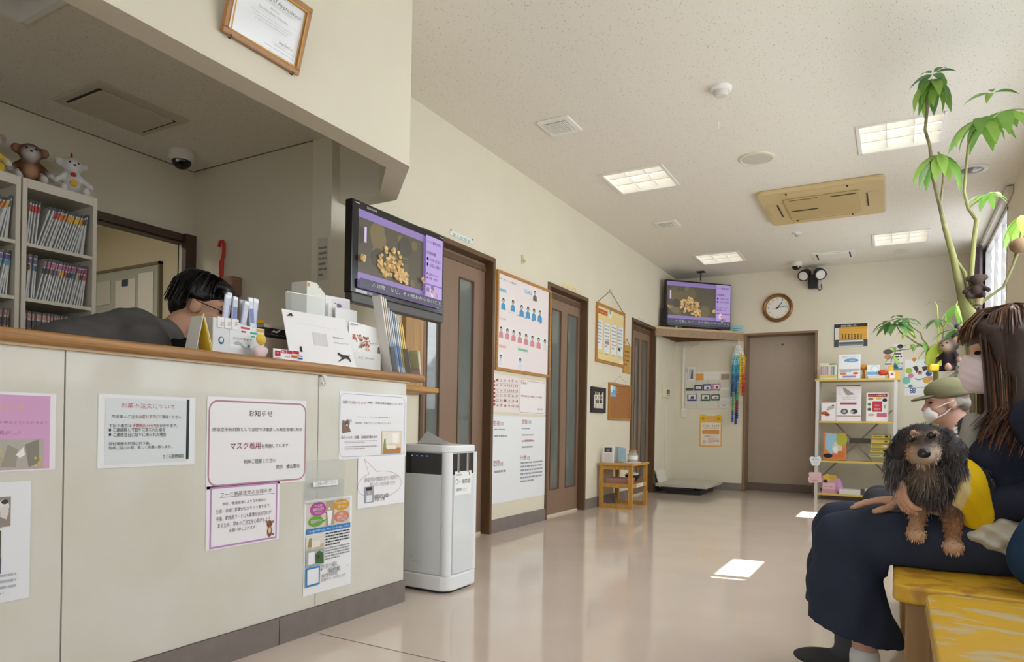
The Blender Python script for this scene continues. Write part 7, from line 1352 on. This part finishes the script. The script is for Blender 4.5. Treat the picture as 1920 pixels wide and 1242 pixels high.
for p_ in (pl, pr_):
    for k in (-1, -.33, .33, 1): legs.append(ell(p_ + (.013 * k, -.028, -.001), (.0058, .009, .008), None, 'cdaa8a'))
V, F, C = blob(sk_ + body + legs, .0045, .016, cs=.007)
raw_mesh('body', V, F, mat('ffffff', .7, .25, attr=True, bump=.5, bscale=180), C, t)
V2, F2, C2 = blob(ears, .0045, .012); V2[:, 1] = 2.228 + (V2[:, 1] - 2.228) * .55
for nm_, sel in (('ear', ears[:2]), ('ear', ears[2:])):
    a_, b_, c_ = blob(sel, .0045, .012); a_[:, 1] = 2.228 + (a_[:, 1] - 2.228) * .55; raw_mesh(nm_, a_, b_, mat('ffffff', .6, .3, attr=True), c_, t)
for sg, (ex, ey) in ((-1, (1707.5, 823)), (1, (1746.5, 816))):
    e = d_(ex, ey, 2.157); organic('eye', [ell(e, (.0108, .0075, .0098), None, '1a1312')], mat('ffffff', .05, .6, attr=True), t, vox=.002, k=.001); organic('eye_rim', [ell(e + (0, .003, -.001), (.0118, .004, .0105), None, '5a524e')], None, t, vox=.0025, k=.001)
organic('nose', [ell(nz + (0, -.006, .001), (.016, .010, .0125), None, '17151a'), ell(nz + (0, .004, .008), (.013, .012, .008), None, '1c1a1e')], mat('ffffff', .25, .5, attr=True), t, vox=.0025, k=.006)
organic('mouth', [cone(nz + (-.018, .008, -.019), nz + (0, -.004, -.017), .0022, .0026, '1a1516'), cone(nz + (0, -.004, -.017), nz + (.018, .008, -.019), .0026, .0022, '1a1516')], None, t, vox=.002, k=.002)
# yellow vest round the barrel
ax_ = (bd - ch); ax_ /= np.linalg.norm(ax_); vc0 = ch + (bd - ch) * .40 + (0, .01, 0); vc1 = bd + (rp - bd) * .10
def vestc(V_, C_):
    s_ = (V_ - vc0) @ ax_ / np.linalg.norm(bd - ch); C_ = C_.copy(); C_[s_ < .22] = lin('d9c48a'); return C_
organic('vest', [cone(ch + (.02, .035, .0), bd + (0, -.002, -.002), .087, .089, 'e6bd12'), cone(bd, rp, .089, .078, 'e6bd12')], mat('ffffff', .8, .2, attr=True), t, vox=.005, k=.02, cuts=[(vc0, -ax_), (bd + ax_ * .028, ax_ + np.array((0, 0, .35)))], color=vestc, disp=lambda P: .002 * np.sin(P[..., 0] * 160 + P[..., 2] * 90))
# coat
Rr_ = np.random.RandomState(4)
def coat(V_, F_, C_, n, length, seed, flow, keep, lift=.75):
    c_ = V_[F_].mean(1); nr_ = np.cross(V_[F_[:, 2]] - V_[F_[:, 0]], V_[F_[:, 3]] - V_[F_[:, 1]]); nr_ /= np.linalg.norm(nr_, axis=1, keepdims=True) + 1e-9
    ok = np.where(keep(c_))[0]; ii = Rr_.choice(ok, n); st = []; cl = []
    for i in ii:
        p = c_[i] + Rr_.normal(0, .002, 3); L = length(c_[i]) * Rr_.uniform(.6, 1.25); f = flow(c_[i]); d0 = nr_[i] * lift + f * .6; d0 /= np.linalg.norm(d0); d1 = nr_[i] * .2 * lift + f + Rr_.normal(0, .15, 3); d1 /= np.linalg.norm(d1)
        a_ = p + d0 * L * .35; b_ = a_ + d1 * L * .4; e_ = b_ + (d1 + np.array((0, 0, -.35))) * L * .3; st.append(np.array([p - nr_[i] * .002, a_, b_, e_])); cl.append(np.clip(C_[F_[i][0]] * Rr_.uniform(.7, 1.4) + (Rr_.rand() < .12) * .12 + Rr_.uniform(0, .03), 0, 1))
    return st, cl
def ln(c):
    if c[1] < hd[1] + .03 and c[2] > hd[2] - .055 and abs(c[0] - hd[0]) < .07: return .004 if c[1] < hd[1] - .005 else .009
    if c[2] < fl_[2] + .012: return .007
    if np.linalg.norm(c - ch) < .085: return .034 if Rr_.rand() < .25 else .022
    return .013
fl2 = lambda c: np.array((.1 * np.sign(c[0] - ch[0]), -.12, -.95))
st, cl = coat(V, F, C, 9000, ln, 1, fl2, lambda c: (np.linalg.norm(c - nz, axis=1) > .03) & ~(((c - vc0) @ ax_ > -.005) & ((c - bd) @ ax_ < .03) & (c[:, 2] > fl_[2] + .012)))
st2, cl2 = coat(V2, F2, C2, 1900, lambda c: .010 + .014 * (c[2] < hd[2] - .05), 2, lambda c: np.array((.15 * np.sign(c[0] - hd[0]), 0, -1.)), lambda c: c[:, 2] > -9, .22)
ribbons('coat', st + st2, .0024, cl + cl2, mat('ffffff', .45, .35, attr=True), t, w1=.2, kind='stuff')
